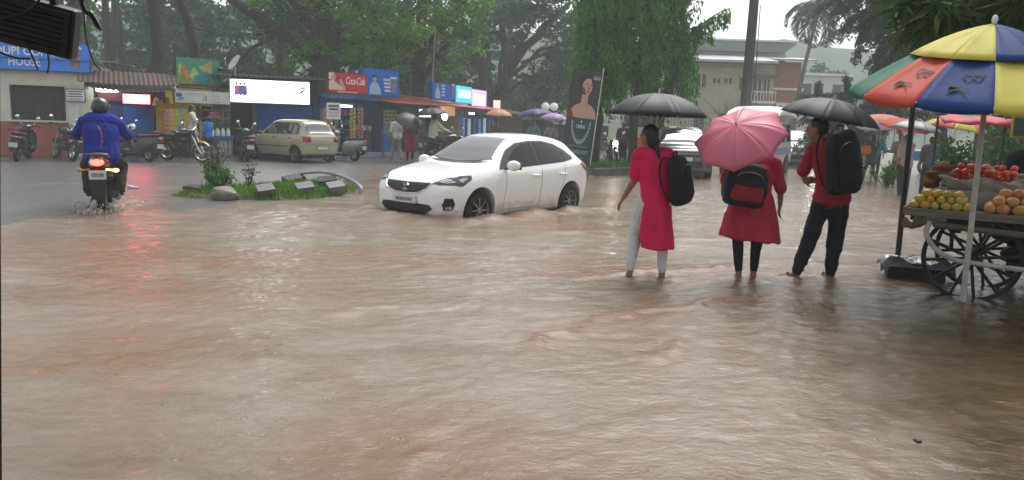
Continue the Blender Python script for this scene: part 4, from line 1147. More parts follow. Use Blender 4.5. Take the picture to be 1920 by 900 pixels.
# utility pole with cable
t = thing('utility_pole', 'tall dark concrete utility pole behind the pink umbrella', 'pole', (8.42, 29, 0), 0, rot=(0, R_(.6), 0))
MB().tube([(0, 0, -.1), (0, 0, 3), (0, 0, 9.2)], [.215, .19, .15], 12).build('shaft', mat('pole_grey', (.085, .085, .08), .8, var=.3, scale=2, bump=.2), t)
MB().tube([(.2, -.1, 2.4), (.24, -.12, 4), (.21, -.1, 6)], .015, 6).build('conduit', BLACK, t)
MB().bar((-.8, 0, 8.6), (.8, 0, 8.6), .08).build('crossarm', DARK_TIN, t)
o = tag(MB().tube([Vector((7.9+(-26)*f, 29+f*2, 8.5-1.6*math.sin(PI*f)+.4*f)) for f in np.linspace(0, 1, 24)], .016, 5).build('overhead_cable', BLACK), 'thin overhead cable running left from the utility pole', 'cable')
o = tag(MB().tube([Vector((4.6+4*f, 27.9+f, 4.9+3.8*f-.35*math.sin(PI*f))) for f in np.linspace(0, 1, 12)], .014, 5).build('overhead_cable', BLACK), 'thin cable slanting up from the ashoka side branch', 'cable')
# slim lamp post and pale pole among the trees
t = thing('lamp_post', 'thin dark curved lamp post rising behind the phone signs', 'lamp post', (-1.75, 44, 0), 0)
MB().tube([(0, 0, 0), (0, 0, 4.2), (.08, 0, 4.8), (.35, 0, 5.4)], [.07, .055, .05, .04], 8).build('post', DARK_TIN, t)
MB().ell((.42, 0, 5.45), (.16, .08, .05)).build('lamp_head', TIN, t)
tag(MB().cyl((-3.75, 34.6, 2.2), (-3.62, 34.6, 5.5), .035, .03).build('pale_pole', mat('pale_wood', (.38, .36, .31), .8)), 'pale thin pole standing up behind the teal kiosk', 'pole')
t = thing('globe_lamp', 'pair of white globe lamps near the jewellery banner', 'lamp', (1.9, 44, 0), 0)
MB().cyl((0, 0, 0), (0, 0, 2.25), .045).bar((-.3, 0, 2.2), (.3, 0, 2.2), .04).build('post', DARK_TIN, t)
for sx in (-.25, .22): MB().ell((sx, 0, 2.46), .23, 18, 12).build('globe', mat('globe_white', (.85, .88, .85), .35, var=0, emit=.08), t)
# white hoarding far right
s, sw, sh = signboard('hoarding', 'pale hoarding with round emblem and dark letters behind the man', (13.2, 40), (16.2, 40.6), 2.15, 2.95, mat('hoarding_pale', (.62, .66, .72), .5, var=.08), TIN, .08, group=None)
lettering('NO', 1.25, -.02, .32, .5, .34, mat('print_navy', (.05, .1, .35), .5), s, off=.03)
prints(s, [('emblem_print', oval(.72, .42, .17, .19), mat('print_mauve', (.30, .22, .30), .5)), ('emblem_print', oval(.25, .62, .08, .07), mat('print_mauve', (.30, .22, .30), .5))])
MB().bar((.2, .1, -2.2), (.2, .1, 0), .08).bar((sw-.2, .1, -2.2), (sw-.2, .1, 0), .08).build('posts', TIN, s)
# railing behind the cars
t = thing('railing', 'blue grey metal railing behind the grey SUV', 'railing', (7.6, 41, 0), 0)
for i in range(15): MB().bar((.18*i, 0, .6), (.18*i, 0, 2.05), .03).build('bar', mat('railing_blue', (.16, .22, .26), .5), t)
MB().bar((-.05, 0, 2.06), (2.6, 0, 2.06), .05).bar((-.05, 0, .7), (2.6, 0, .7), .05).build('rail', mat('railing_blue', (.16, .22, .26), .5), t)

# ------------------------------------------------------------------ jewellery banner
t = thing('advertising_banner', 'tall dark banner with a portrait and a necklace leaning beside the road', 'banner', (1.98, 25.6, .02), R_(4), rot=(0, R_(5.5), R_(4)))
BW, BH = .98, 3.30
MB().box((0, .02, BH/2), (BW, .03, BH)).build('frame', BLACK, t, smooth=False)
TEAL_B = mat('banner_teal', (.022, .055, .068), .4, var=.1)
def flat(nm, pts, m, lv): MB().prism(pts, -.004-.0022*lv, .004-.0022*lv).build(nm, m, t, smooth=False)
flat('lower_panel', [(-.47, .05), (.47, .05), (.47, 1.72), (-.47, 1.72)], TEAL_B, 1)
flat('upper_panel', [(-.47, 1.72), (.47, 1.72), (.47, 3.27), (-.47, 3.27)], mat('banner_brown', (.040, .030, .030), .4, var=.4, scale=2), 1)
SK = mat('banner_skin', (.55, .33, .24), .45, var=.12, scale=3)
flat('shoulder_print', [(-.44, 1.74), (-.42, 1.95), (-.3, 2.12), (-.08, 2.22), (.1, 2.24), (.3, 2.14), (.42, 1.98), (.45, 1.74)], SK, 2)
flat('neck_print', [(-.10, 2.15), (-.08, 2.5), (.12, 2.5), (.13, 2.15)], SK, 3)
flat('hair_print', oval(.02, 2.86, .26, .32), HAIR_PR, 2)
flat('face_print', [(-.10, 2.92), (-.06, 3.0), (.04, 3.06), (.15, 3.0), (.20, 2.86), (.22, 2.74), (.19, 2.60), (.13, 2.48), (.07, 2.46), (-.04, 2.56), (-.11, 2.72)], SK, 4)
flat('hair_print', [(-.18, 2.95), (-.05, 3.14), (.1, 3.14), (.18, 3.02), (.02, 3.02), (-.08, 2.92), (-.13, 2.70), (-.2, 2.6)], HAIR_PR, 5)
DK = mat('print_feature', (.10, .04, .035), .5)
for nm, pts in (('brow_print', [(-.01, 2.865), (.075, 2.89), (.08, 2.87), (-.01, 2.85)]), ('brow_print', [(.125, 2.885), (.195, 2.86), (.195, 2.845), (.125, 2.865)]), ('eye_print', oval(.04, 2.815, .038, .018, 8)), ('eye_print', oval(.16, 2.81, .032, .018, 8)), ('nose_print', [(.105, 2.80), (.145, 2.675), (.09, 2.67)]), ('lips_print', oval(.11, 2.595, .055, .026, 10)), ('cheek_shade', [(-.10, 2.72), (-.03, 2.56), (.06, 2.465), (.0, 2.6), (-.05, 2.74)])):
    flat(nm, pts, RED_PR if 'lips' in nm else DK, 6)
flat('dress_print', [(-.46, 1.73), (-.46, 2.02), (-.38, 2.0), (-.27, 1.73)], mat('banner_red', (.25, .025, .025), .5), 3)
flat('text_line', [(.24, 3.10), (.44, 3.10), (.44, 3.11), (.24, 3.11)], WHITE_PR, 3)
lettering('ORRA', .20, -.012, 3.0, .25, .075, WHITE_PR, t)
lettering('ORRA', -.13, -.012, 1.40, .28, .12, WHITE_PR, t, off=.01)
flat('crest_print', oval(.01, 1.62, .022, .04, 8), WHITE_PR, 3)
NK = mat('necklace_silver', (.45, .5, .5), .4, var=.1)
mb = MB(); 
for sg in (-1, 1):
    pts = [(.01+sg*(.31*math.cos(a)**.9 if math.cos(a) > 0 else 0), -.011, 1.66-.72*math.sin(a)) for a in np.linspace(0.0, PI/2, 12)]
    mb.tube(pts, .012, 5)
mb.build('necklace_print', NK, t)
for i in range(15):
    a = -PI/2 + PI*(i+.5)/15
    cx, cz = .01+.27*math.sin(a), 1.66-.62*math.cos(a)
    l_ = .05+.11*math.cos(a)**2
    flat('pendant_print', [(cx-.012, cz), (cx+.012, cz), (cx+.02*math.sin(a)+.016, cz-l_), (cx+.02*math.sin(a), cz-l_-.03), (cx+.02*math.sin(a)-.016, cz-l_)], NK, 2)
for z_, w_ in ((.80, .30), (.66, .36), (.62, .34), (.58, .32), (.42, .20)): flat('text_line', [(-w_, z_), (w_, z_), (w_, z_+.028), (-w_, z_+.028)], mat('print_dim', (.25, .30, .31), .5), 2)
MB().cyl((BW/2+.01, 0, 0), (BW/2+.01, 0, BH+.12), .016).build('side_pole', mat('pole_white', (.7, .7, .7), .4), t)
MB().bar((-.3, .02, BH*.6), (-.3, .9, 0), .03).build('prop', DARK_TIN, t)

# ------------------------------------------------------------------ traffic island on the left
EARTH = mat('wet_earth', (.085, .06, .042), .6, var=.4, scale=3, bump=.4)
GRASS = mat('grass_blade', (.085, .20, .022), .5, var=.45, scale=1.6, transl=.35, island=.4)
ISL = [(-6.35, 14.15), (-5.7, 13.75), (-5.0, 13.7), (-4.3, 13.9), (-3.75, 14.35), (-3.35, 15.2), (-3.3, 16.6), (-3.6, 17.8), (-4.4, 18.2), (-5.1, 17.4), (-5.6, 16.4), (-6.2, 15.2)]
def inside(x, y, poly):
    c = np.zeros(x.shape, bool); n = len(poly)
    for i in range(n):
        (x0, y0), (x1, y1) = poly[i], poly[(i+1) % n]
        k = ((y0 > y) != (y1 > y)) & (x < (x1-x0)*(y-y0)/(y1-y0+1e-12)+x0)
        c ^= k
    return c
def mound(poly, h, name, st=.1):
    P = np.array(poly); x0, y0 = P.min(0)-.4; x1, y1 = P.max(0)+.4
    def hf(x, y):
        d, p, s = polydist(x, y, list(poly)+[poly[0]])
        sd = np.where(inside(x, y, poly), d, -d)
        return -.16 + (h+.16)*sstep(-.28, .30, sd) + .03*fbm(x*3, y*3, 3)
    V, Q = sheet([(x0, x1, y0, y1, st)], hf)
    return structure(put(name, fast_mesh(name, V, Q, True), EARTH)), hf
isl, isl_h = mound(ISL, .07, 'island_earth')
def grass(poly, hf, n, h0, h1, label, seed, width=.014, fade=None):
    r = np.random.default_rng(seed); P = np.array(poly)
    q = r.uniform(P.min(0), P.max(0), (n*3, 2)); q = q[inside(q[:, 0], q[:, 1], poly)][:n]
    dn = fbm(q[:, 0]*1.3, q[:, 1]*1.3, 3)+.55
    if fade is not None: dn = dn*fade(q[:, 0], q[:, 1])
    q = q[r.random(len(q)) < np.clip(dn*1.5, .05, 1)]
    k = len(q)
    D = r.normal(size=(k, 3))*.38; D[:, 2] = 1; D /= np.linalg.norm(D, axis=1, keepdims=True)
    L = r.uniform(h0, h1, k)*(.7+.8*np.clip(.5+fbm(q[:, 0]*2, q[:, 1]*2, 2), 0, 1))
    B = np.stack([q[:, 0], q[:, 1], hf(q[:, 0], q[:, 1])-.01], 1)
    V, Q = leaves(B + D*L[:, None]*.5, D, L, width, seed, .3)
    return tag(put('grass', fast_mesh('grass', V, Q), GRASS), label, 'grass', kind='stuff')
grass(ISL, isl_h, 11000, .05, .15, 'bright green grass covering the small traffic island', 71, .016, lambda x, y: np.where(y < 15.6, 1.0, .5)*np.where(x < -4.4, 1, .75))
def rock(name, label, loc, size, seed, m, cat='stone', group=None, rz=0, ang=False):
    r = np.random.default_rng(seed)
    bm = bmesh.new()
    if ang: bmesh.ops.create_cube(bm, size=1.6); bmesh.ops.subdivide_edges(bm, edges=bm.edges[:], cuts=3, use_grid_fill=True)
    else: bmesh.ops.create_icosphere(bm, subdivisions=3, radius=1)
    for v in bm.verts:
        p = np.array(v.co); f = 1+(.05 if ang else .30)*float(fbm(np.array([p[0]*1.3+seed]), np.array([p[1]*1.3+p[2]*1.7]), 3)[0])
        v.co = Vector((p[0]*size[0]*f, p[1]*size[1]*f, p[2]*size[2]*f))
    me = bpy.data.meshes.new(name); bm.to_mesh(me); bm.free()
    me.polygons.foreach_set('use_smooth', [True]*len(me.polygons)); me.set_sharp_from_angle(angle=R_(40))
    o = put(name, me, m); o.location = loc; o.rotation_euler = (0, 0, rz)
    if ang: o.rotation_euler = (R_(20), R_(-8), rz)
    return tag(o, label, cat, group)
STONE = mat('grey_stone', (.20, .185, .16), .6, var=.35, scale=3, bump=.35)
SLATE = mat('wet_slab', (.13, .13, .13), .4, var=.3, scale=3, bump=.2)
rock('boulder', 'rounded grey brown boulder at the front of the traffic island', (-5.18, 13.78, .10), (.25, .2, .15), 3, STONE)
rock('boulder', 'small dark boulder half hidden in grass at the left of the island', (-6.0, 14.4, .13), (.16, .14, .10), 9, mat('brown_stone', (.09, .07, .05), .7, var=.3))
for k, (x_, y_, rz, sx) in enumerate(((-4.55, 14.15, .5, .19), (-4.02, 14.85, .45, .20), (-3.52, 15.25, .5, .20))):
    rock('kerb_block', ('leftmost of the three tilted grey kerb blocks on the island', 'middle of the three tilted grey kerb blocks on the island', 'rightmost tilted grey kerb block, nearest the white car')[k], (x_, y_, .15), (sx, .17, .115), 20+k, SLATE, 'kerb block', 'tilted kerb blocks', rz, True)
rock('kerb_block', 'dark kerb block behind the tilted grey ones', (-3.95, 16.4, .16), (.24, .16, .13), 27, mat('dark_block', (.04, .038, .036), .5), 'kerb block', 'tilted kerb blocks', .3, True)
rock('kerb_block', 'low kerb block at the far edge of the island', (-4.9, 17.2, .14), (.3, .15, .08), 28, mat('dark_block', (.04, .038, .036), .5), 'kerb block', 'tilted kerb blocks', .9, True)
tag(MB().tube(catmull([(-5.2, 17.6, .02), (-4.9, 17.5, .22), (-4.2, 16.9, .34), (-3.6, 16.3, .30), (-3.15, 15.8, .16), (-3.1, 15.6, -.05)], 6), .045, 8, squash=.6).build('bent_rail', mat('violet_grey_metal', (.14, .11, .16), .4, var=.3)), 'bent violet grey rail arching over the back of the island', 'rail')
def shrub(name, label, loc, h, w, seed, n=700, m=None, size=.075, cat='shrub', stems=9):
    r = np.random.default_rng(seed)
    t = thing(name, label, cat, loc)
    mb = MB(); P, D = [], []
    for i in range(stems):
        e = np.array([r.normal()*w*.6, r.normal()*w*.6, h*r.uniform(.55, 1)])
        limb(mb, (r.normal()*.03, r.normal()*.03, -.05), e, .010, .004, seed+i, .05, n=4, sides=4)
        k = n//stems; f = r.random(k)**.6
        P.append(e*f[:, None] + r.normal(size=(k, 3))*w*.22*f[:, None]); d = r.normal(size=(k, 3)); d[:, 2] += .5; D.append(d/np.linalg.norm(d, axis=1, keepdims=True))
    P, D = np.concatenate(P), np.concatenate(D); L = r.uniform(.6, 1.4, len(P))*size
    V, Q = leaves(P, D, L, L*.42, seed)
    mb.build('stems', BARK, t); put('foliage', fast_mesh('foliage', V, Q), m or LEAF_B, t)
    return t
shrub('weed_shrub', 'straggly grey green weed growing at the left end of the island', (-5.95, 15.2, .08), .85, .30, 81, 620, mat('leaf_weed', (.085, .12, .055), .5, var=.4, scale=4, transl=.35, island=.3), .075)
shrub('weed_shrub', 'leafy green clump beside the straggly weed on the island', (-5.6, 14.7, .10), .42, .26, 83, 800, GRASS, .09)
shrub('weed_shrub', 'thin sprig leaning right above the island grass', (-5.25, 15.3, .08), .5, .22, 85, 120, mat('leaf_weed', (.085, .12, .055), .5), .07, stems=4)

# ------------------------------------------------------------------ grassy median on the right with kerb stones
MED = [(-.6, 22.6), (1.4, 23.0), (2.4, 23.5), (4.3, 25.7), (6.4, 28.4), (7.2, 31.5), (4.0, 30.5), (1.5, 27.6), (-.8, 25.0)]
med, med_h = mound(MED, .10, 'median_earth', .14)
grass(MED, med_h, 9000, .10, .26, 'green grass along the median under the ashoka trees', 91, .024)
edge = MED[:5]
kb = 0
KM = MB().box((0, 0, 0), (.72, .16, .34)).mesh('kerb_stone', False)
KM.materials.append(mat('kerb_concrete', (.13, .12, .105), .7, var=.4, scale=4, bump=.3))
kr = structure(MB().tube([(p[0], p[1]-.04, -.06) for p in edge], .10, 6).build('kerb_footing', CONC))
for i in range(len(edge)-1):
    a, b = Vector(edge[i]), Vector(edge[i+1]); n = max(1, round((b-a).length/.75))
    for k in range(n):
        p = a + (b-a)*((k+.5)/n); o = put('kerb_stone', KM, None, kr, bev=.015)
        o.location = (p.x, p.y-.03, .06+random.uniform(-.012, .012)); o.rotation_euler = (random.uniform(-.03, .03), 0, math.atan2(b.y-a.y, b.x-a.x)+random.uniform(-.03, .03))
shrub('potted_bush', 'round green bush standing in the flood beside the dark trousered walker', (11.15, 23.2, -.05), .75, .34, 95, 900, LEAF_A, .10, 'bush', 16)

# ------------------------------------------------------------------ the shelter the picture is taken from
t = thing('shop_awning', 'dark shop awning and post at the left edge of the picture', 'awning', (0, 0, 0))
corrugated(-4.5, 3.2, 3.9, 2.72, -3.2, 3.15, 'roof', DARK_TIN, t)
for xx, xb in ((-1.515, -1.70), (2.9, 2.9)): MB().bar((xb, 2.3, -.15), (xx, 2.3, 2.74), .09).build('post', mat('post_dark', (.018, .014, .012), .6, var=.5), t, smooth=False)
MB().bar((-4.5, 3.85, 2.66), (3.2, 3.85, 2.66), .06, .10).build('beam', DARK_TIN, t)
t = thing('hanging_monitor', 'black boxy monitor hanging with its cables at the top left', 'monitor', (-2.43, 4.0, 1.96), 0, rot=(R_(12), R_(13), R_(8)))
MB().box((0, 0, 0), (.395, .09, .25)).build('housing', BLACK, t, bev=.012)
MB().box((0, -.05, .0), (.36, .012, .21)).build('back_panel', mat('black_panel', (.008, .008, .009), .4, var=.3), t, smooth=False, bev=.004)
for i in range(7): MB().box((0, -.058, -.08+.026*i), (.30, .006, .006)).build('vent_slot', mat('slot_black', (.003, .003, .003), .6), t, smooth=False)
MB().bar((-.02, .0, .12), (-.18, -.05, .72), .03).bar((.08, 0, .12), (-.08, -.05, .72), .03).build('bracket', BLACK, t)
for k, (pts, lb) in enumerate((([(-2.62, 3.9, 2.7), (-2.60, 3.88, 2.05), (-2.48, 3.87, 1.98), (-2.33, 3.87, 2.06), (-2.28, 3.88, 2.3), (-2.3, 3.9, 2.7)], 'loop of cable hanging over the black monitor'), ([(-2.75, 3.9, 2.7), (-2.72, 3.9, 1.98), (-2.60, 3.9, 1.84), (-2.49, 3.9, 1.79), (-2.41, 3.9, 1.785)], 'cable drooping left below the black monitor'), ([(-2.45, 3.95, 1.86), (-2.42, 3.95, 1.78), (-2.40, 3.95, 1.73)], 'short cable end dangling under the black monitor'), ([(-2.36, 3.95, 1.86), (-2.345, 3.95, 1.78), (-2.355, 3.95, 1.72)], 'second cable end dangling under the black monitor'), ([(-2.10, 3.9, 2.7), (-2.13, 3.9, 2.0), (-2.10, 3.9, 1.80), (-2.06, 3.9, 1.74)], 'thin wire hanging down right of the black monitor'))):
    tag(MB().tube(catmull(pts, 6), .0055 if k < 2 else .004, 6).build('cable', BLACK), lb, 'cable', 'cables at the top left')
tag(MB().tube(catmull([(-2.12, 3.9, 2.7), (-2.14, 3.9, 2.1), (-2.09, 3.9, 2.0), (-2.05, 3.9, 1.93)], 5), [.012]*10+[.014]*4+[.010, .004], 6).build('strap', BLACK), 'dark strap end hanging at the top left right of the monitor', 'strap')
# ------------------------------------------------------------------ vehicles
TYRE = mat('tyre_rubber', (.018, .018, .018), .65, var=.3, scale=9)
ALLOY = mat('alloy_grey', (.26, .265, .27), .35, metal=.7, var=.15)
CHROME = mat('chrome', (.7, .7, .7), .15, metal=1, var=.05)
GLASS_D = mat('car_glass', (.014, .02, .02), .04, var=0, spec=.9, coat=.5, ior=1.7)
GLASS_S = mat('car_side_glass', (.006, .008, .009), .05, var=0, spec=.35)
BLACK_TRIM = mat('black_trim', (.012, .012, .013), .35, var=.2)
LAMP_GLASS = mat('lamp_glass', (.40, .42, .44), .08, var=.35, scale=18, spec=.8, metal=.4)
TAIL_RED = mat('tail_red', (.32, .012, .012), .15, var=.1, spec=.8)
TAIL_LIT = mat('tail_red_lit', (.9, .05, .03), .3, var=0, emit=5, ecol=(1, .045, .03))
PLATE = mat('plate_white', (.62, .63, .62), .4, var=.06)
HEAD_LIT = mat('headlight_lit', (1, 1, 1), .3, var=0, emit=14, ecol=(1, .95, .85))

def wheel(parent, loc, R, wd, spokes=8, rim_m=ALLOY, side=1, n=36, name='wheel', rimf=.66):
    """axle along y; side = +1 when the outer face looks to +y"""
    w_ = bpy.data.objects.new(name, None); COL.objects.link(w_); w_.parent = parent; w_.location = loc
    h = wd/2
    MB().lathe([(R*rimf, -h*.9), (R*.80, -h), (R*.95, -h*.86), (R, -h*.55), (R, h*.55), (R*.95, h*.86), (R*.80, h), (R*rimf, h*.9), (R*rimf*.96, 0), (R*rimf, -h*.9)], n=n).build('tyre', TYRE, w_)
    mb = MB()
    mb.lathe([(R*rimf, -h*.8), (R*rimf*.93, -h*.7), (R*rimf*.93, h*.7), (R*rimf, h*.85), (R*rimf*1.03, h*.8)] if side > 0 else [(R*rimf, h*.8), (R*rimf*.93, h*.7), (R*rimf*.93, -h*.7), (R*rimf, -h*.85), (R*rimf*1.03, -h*.8)], n=n)
    yo = side*h*.55
    mb.cyl((0, yo-side*.03, 0), (0, yo+side*.012, 0), R*.16, R*.13, 14)
    for i in range(spokes):
        a = 2*PI*i/spokes
        c, s_ = math.cos(a), math.sin(a)
        p0, p1 = Vector((c*R*.12, yo, s_*R*.12)), Vector((c*R*rimf*.97, yo-side*.01, s_*R*rimf*.97))
        mb.bar(p0, p1, R*.11 if spokes < 14 else .006, .02 if spokes < 14 else .006)
    mb.build('rim', rim_m, w_)
    return w_

class Car:
    def __init__(s, name, label, loc, yaw, st, paint, cat='car', axles=(-.8, -3.32), R=.31, track=.76, archR=.365, group=None, nx=96):
        s.t = thing(name, label, cat, loc, yaw, group)
        A = np.array(st, float)
        L = -A[-1, 0]
        u = np.linspace(0, 1, nx); x = -L*(.5-.5*np.cos(PI*u))*.55 - L*u*.45
        c = [pchip(A[:, 0], A[:, k], x) for k in range(1, 6)]
        rings = []
        for i in range(nx):
            zb, zt, w, zs, wr = (float(q[i]) for q in c)
            ct = [(0, zb), (.60*w, zb), (.90*w, zb+.02), (.965*w, zb+.25*(zs-zb)), (w, zb+.60*(zs-zb)), (.992*w, zb+.88*(zs-zb)), (.955*w, zs+.015*(zt-zs)), (wr+(.955*w-wr)*.5+.006, zs+.42*(zt-zs)), (wr, zs+.80*(zt-zs)), (.86*wr, zs+.945*(zt-zs)), (.5*wr, zs+.99*(zt-zs)), (0, zt)]
            half = [(p.x, p.y) for p in catmull([(q[0], q[1], 0) for q in ct], 4)]
            ring = [(x[i], a, b) for a, b in half] + [(x[i], -a, b) for a, b in half[-2:0:-1]]
            rings.append(ring)
        n = len(rings[0]); hN = len(half)
        mb = MB(); mb.grid(rings, cv=True)
        for e in (0, nx-1):
            o = e*n
            for j in range(0, hN-1):
                a, b = j, j+1
                a2, b2 = (n-j) % n, (n-j-1) % n
                q = [o+a, o+b, o+b2, o+a2]
                q = [k for i_, k in enumerate(q) if k not in q[:i_]]
                if len(q) > 2: mb.f.append(tuple(q))
        me = mb.mesh('body', True, 60)
        bm = bmesh.new(); bm.from_mesh(me); s.bvh = BVHTree.FromBMesh(bm); bm.free()
        cut = MB()
        for ax in axles: cut.cyl((ax, -1.2, R+.01), (ax, 1.2, R+.01), archR, archR, 32)
        cm = bpy.data.objects.new('cutter', cut.mesh('cutter', False)); COL.objects.link(cm)
        out = bake(me, [('BOOLEAN', dict(object=cm, operation='DIFFERENCE', solver='MANIFOLD'))])
        bpy.data.objects.remove(cm)
        out.materials.clear()
        out.polygons.foreach_set('use_smooth', [True]*len(out.polygons)); out.set_sharp_from_angle(angle=R_(45))
        s.body = put('body', out, paint, s.t)
        zb = float(A[len(A)//2, 1])
        MB().box((-L/2, 0, .34), (L*.90, track*1.20, .38)).build('underbody', BLACK_TRIM, s.t, smooth=False)
        s.L = L
    def ray(s, p, d):
        h = s.bvh.ray_cast(Vector(p), Vector(d))
        if h[0] is None:
            h = s.bvh.find_nearest(Vector(p))
        return h[0], h[1]
    def patch(s, name, pts, mode, m, off=.004, parent=None, rings=7, smooth=0, n=64, both=False):
        """lay an outline onto the body. mode 'side': (x,z); 'left': only y>0; 'front': (y,z); 'rear': (y,z); 'top': (x,y); 'near': xyz"""
        if smooth: pts = [(p.x, p.y, p.z)[:len(pts[0])] for p in catmull([tuple(q)+(0,)*(3-len(q)) for q in pts], smooth, True)]
        P = [Vector(tuple(q)+(0,)*(3-len(q))) for q in pts]
        # resample
        per = [0]
        for i in range(len(P)): per.append(per[-1]+(P[(i+1) % len(P)]-P[i]).length)
        R = []
        for k in range(n):
            t = per[-1]*k/n; i = max(j for j in range(len(P)) if per[j] <= t+1e-9)
            f = (t-per[i])/max(per[i+1]-per[i], 1e-9); R.append(P[i].lerp(P[(i+1) % len(P)], f))
        for i in range(len(P)):          # keep the corners sharp
            k = min(range(n), key=lambda q: (R[q]-P[i]).length); R[k] = P[i].copy()
        c = sum(R, Vector())/n
        outs = []
        for sg in ((1, -1) if both else (1,)):
            mb = MB(); V = []
            for k in range(rings+1):
                for p in R:
                    q = c.lerp(p, 1-k/rings*.999)
                    if mode == 'side': o, d = (q.x, 2*sg, q.y), (0, -sg, 0)
                    elif mode == 'front': o, d = (2, q.x*sg, q.y), (-1, 0, 0)
                    elif mode == 'rear': o, d = (-s.L-2, q.x*sg, q.y), (1, 0, 0)
                    elif mode == 'top': o, d = (q.x, q.y*sg, 4), (0, 0, -1)
                    if mode == 'near':
                        h = s.bvh.find_nearest(Vector((q.x, q.y*sg, q.z))); loc, nr = h[0], h[1]
                    else: loc, nr = s.ray(o, d)
                    V.append(loc + nr*off)
            F = [(k*n+j, k*n+(j+1) % n, (k+1)*n+(j+1) % n, (k+1)*n+j) for k in range(rings) for j in range(n)]
            mb.add(V, F)
            outs.append(mb.build(name, m, parent or s.t, recalc=False, angle=80))
        return outs
    def line(s, name, pts, mode, m, r=.006, parent=None, both=False, off=0.0):
        for sg in ((1, -1) if both else (1,)):
            W = []
            for i in range(len(pts)-1):
                for f in np.linspace(0, 1, 9)[:-1 if i < len(pts)-2 else None]:
                    q = Vector(tuple(pts[i])+(0,)*(3-len(pts[i]))).lerp(Vector(tuple(pts[i+1])+(0,)*(3-len(pts[i+1]))), f)
                    o, d = {'side': ((q.x, 2*sg, q.y), (0, -sg, 0)), 'front': ((2, q.x*sg, q.y), (-1, 0, 0)), 'rear': ((-s.L-2, q.x*sg, q.y), (1, 0, 0)), 'top': ((q.x, q.y*sg, 4), (0, 0, -1))}[mode]
                    loc, nr = s.ray(o, d); W.append(loc+nr*off)
            MB().tube(W, r, 5).build(name, m, parent or s.t)

SEAM = mat('seam_grey', (.16, .16, .16), .6, var=0)
# --- the white hatchback ploughing through the flood
st = [(0, .30, .64, .50, .58, .42), (-.05, .22, .72, .66, .64, .55), (-.16, .18, .79, .77, .70, .64), (-.40, .17, .885, .842, .775, .72), (-.80, .17, .965, .87, .85, .76), (-1.12, .17, 1.02, .873, .895, .745), (-1.35, .17, 1.15, .873, .915, .69), (-1.62, .17, 1.31, .873, .925, .63), (-1.90, .17, 1.435, .873, .932, .60), (-2.2, .17, 1.49, .872, .94, .59), (-2.6, .17, 1.505, .870, .95, .585), (-3.0, .17, 1.478, .868, .97, .575), (-3.4, .18, 1.412, .862, .99, .555), (-3.62, .20, 1.335, .855, 1.0, .54), (-3.8, .23, 1.17, .84, .98, .56), (-3.91, .28, 1.0, .80, .93, .60), (-3.97, .35, .90, .69, .83, .55), (-3.995, .40, .78, .60, .72, .48)]
c = Car('hatchback', 'white hatchback driving through the brown flood water', (CARX, CARY, -.15), CARA, st, mat('white_car_paint', (.86, .86, .85), .22, var=.02, coat=.6, spec=.5))
WB = c.t
def muddy(m):
    t = m.node_tree; N, L = t.nodes, t.links; b = N['Principled BSDF']
    tc = N.new('ShaderNodeTexCoord'); sp = N.new('ShaderNodeSeparateXYZ'); L.new(tc.outputs['Object'], sp.inputs[0])
    no = N.new('ShaderNodeTexNoise'); no.inputs['Scale'].default_value = 7; no.inputs['Detail'].default_value = 6; no.inputs['Roughness'].default_value = .7; L.new(tc.outputs['Object'], no.inputs['Vector'])
    ad = N.new('ShaderNodeMath'); ad.operation = 'MULTIPLY_ADD'; L.new(no.outputs['Fac'], ad.inputs[0]); ad.inputs[1].default_value = -.55; L.new(sp.outputs['Z'], ad.inputs[2])
    rp = N.new('ShaderNodeMapRange'); L.new(ad.outputs[0], rp.inputs['Value'])
    for k, v in (('From Min', -.10), ('From Max', .16), ('To Min', .75), ('To Max', 0)): rp.inputs[k].default_value = v
    mx = N.new('ShaderNodeMix'); mx.data_type = 'RGBA'; L.new(rp.outputs[0], mx.inputs['Factor'])
    L.new(b.inputs['Base Color'].links[0].from_socket, mx.inputs['A']); mx.inputs['B'].default_value = (.27, .19, .13, 1)
    L.new(mx.outputs['Result'], b.inputs['Base Color'])
muddy(c.body.data.materials[0])
c.patch('windscreen', [(-1.17, .0), (-1.21, .40), (-1.30, .70), (-1.62, .635), (-1.86, .57), (-1.90, .3), (-1.91, 0), (-1.90, -.3), (-1.86, -.57), (-1.62, -.635), (-1.30, -.70), (-1.21, -.40)], 'top', GLASS_D, .006, rings=10, n=96)
c.patch('wiper_cowl', [(-1.09, 0), (-1.13, .42), (-1.24, .72), (-1.29, .71), (-1.20, .41), (-1.165, 0), (-1.20, -.41), (-1.29, -.71), (-1.24, -.72), (-1.13, -.42)], 'top', BLACK_TRIM, .003, rings=2, n=80)
DLO = [(-1.27, .935), (-1.43, 1.085), (-1.64, 1.235), (-1.92, 1.345), (-2.3, 1.385), (-2.7, 1.385), (-3.05, 1.33), (-3.30, 1.235), (-3.47, 1.115), (-3.44, 1.065), (-3.1, 1.02), (-2.4, .985), (-1.8, .955)]
c.patch('window_surround', DLO, 'side', BLACK_TRIM, .003, both=True, n=90)
c.patch('front_window', [(-1.58, .975), (-1.62, 1.10), (-1.84, 1.245), (-2.05, 1.325), (-2.33, 1.362), (-2.35, 1.0)], 'side', GLASS_S, .007, both=True)
c.patch('rear_window', [(-2.44, 1.005), (-2.42, 1.368), (-2.72, 1.358), (-3.0, 1.31), (-3.10, 1.275), (-3.13, 1.045)], 'side', GLASS_S, .007, both=True)
c.patch('quarter_window', [(-3.18, 1.05), (-3.16, 1.255), (-3.28, 1.205), (-3.42, 1.11), (-3.41, 1.08)], 'side', GLASS_S, .007, both=True, n=32)
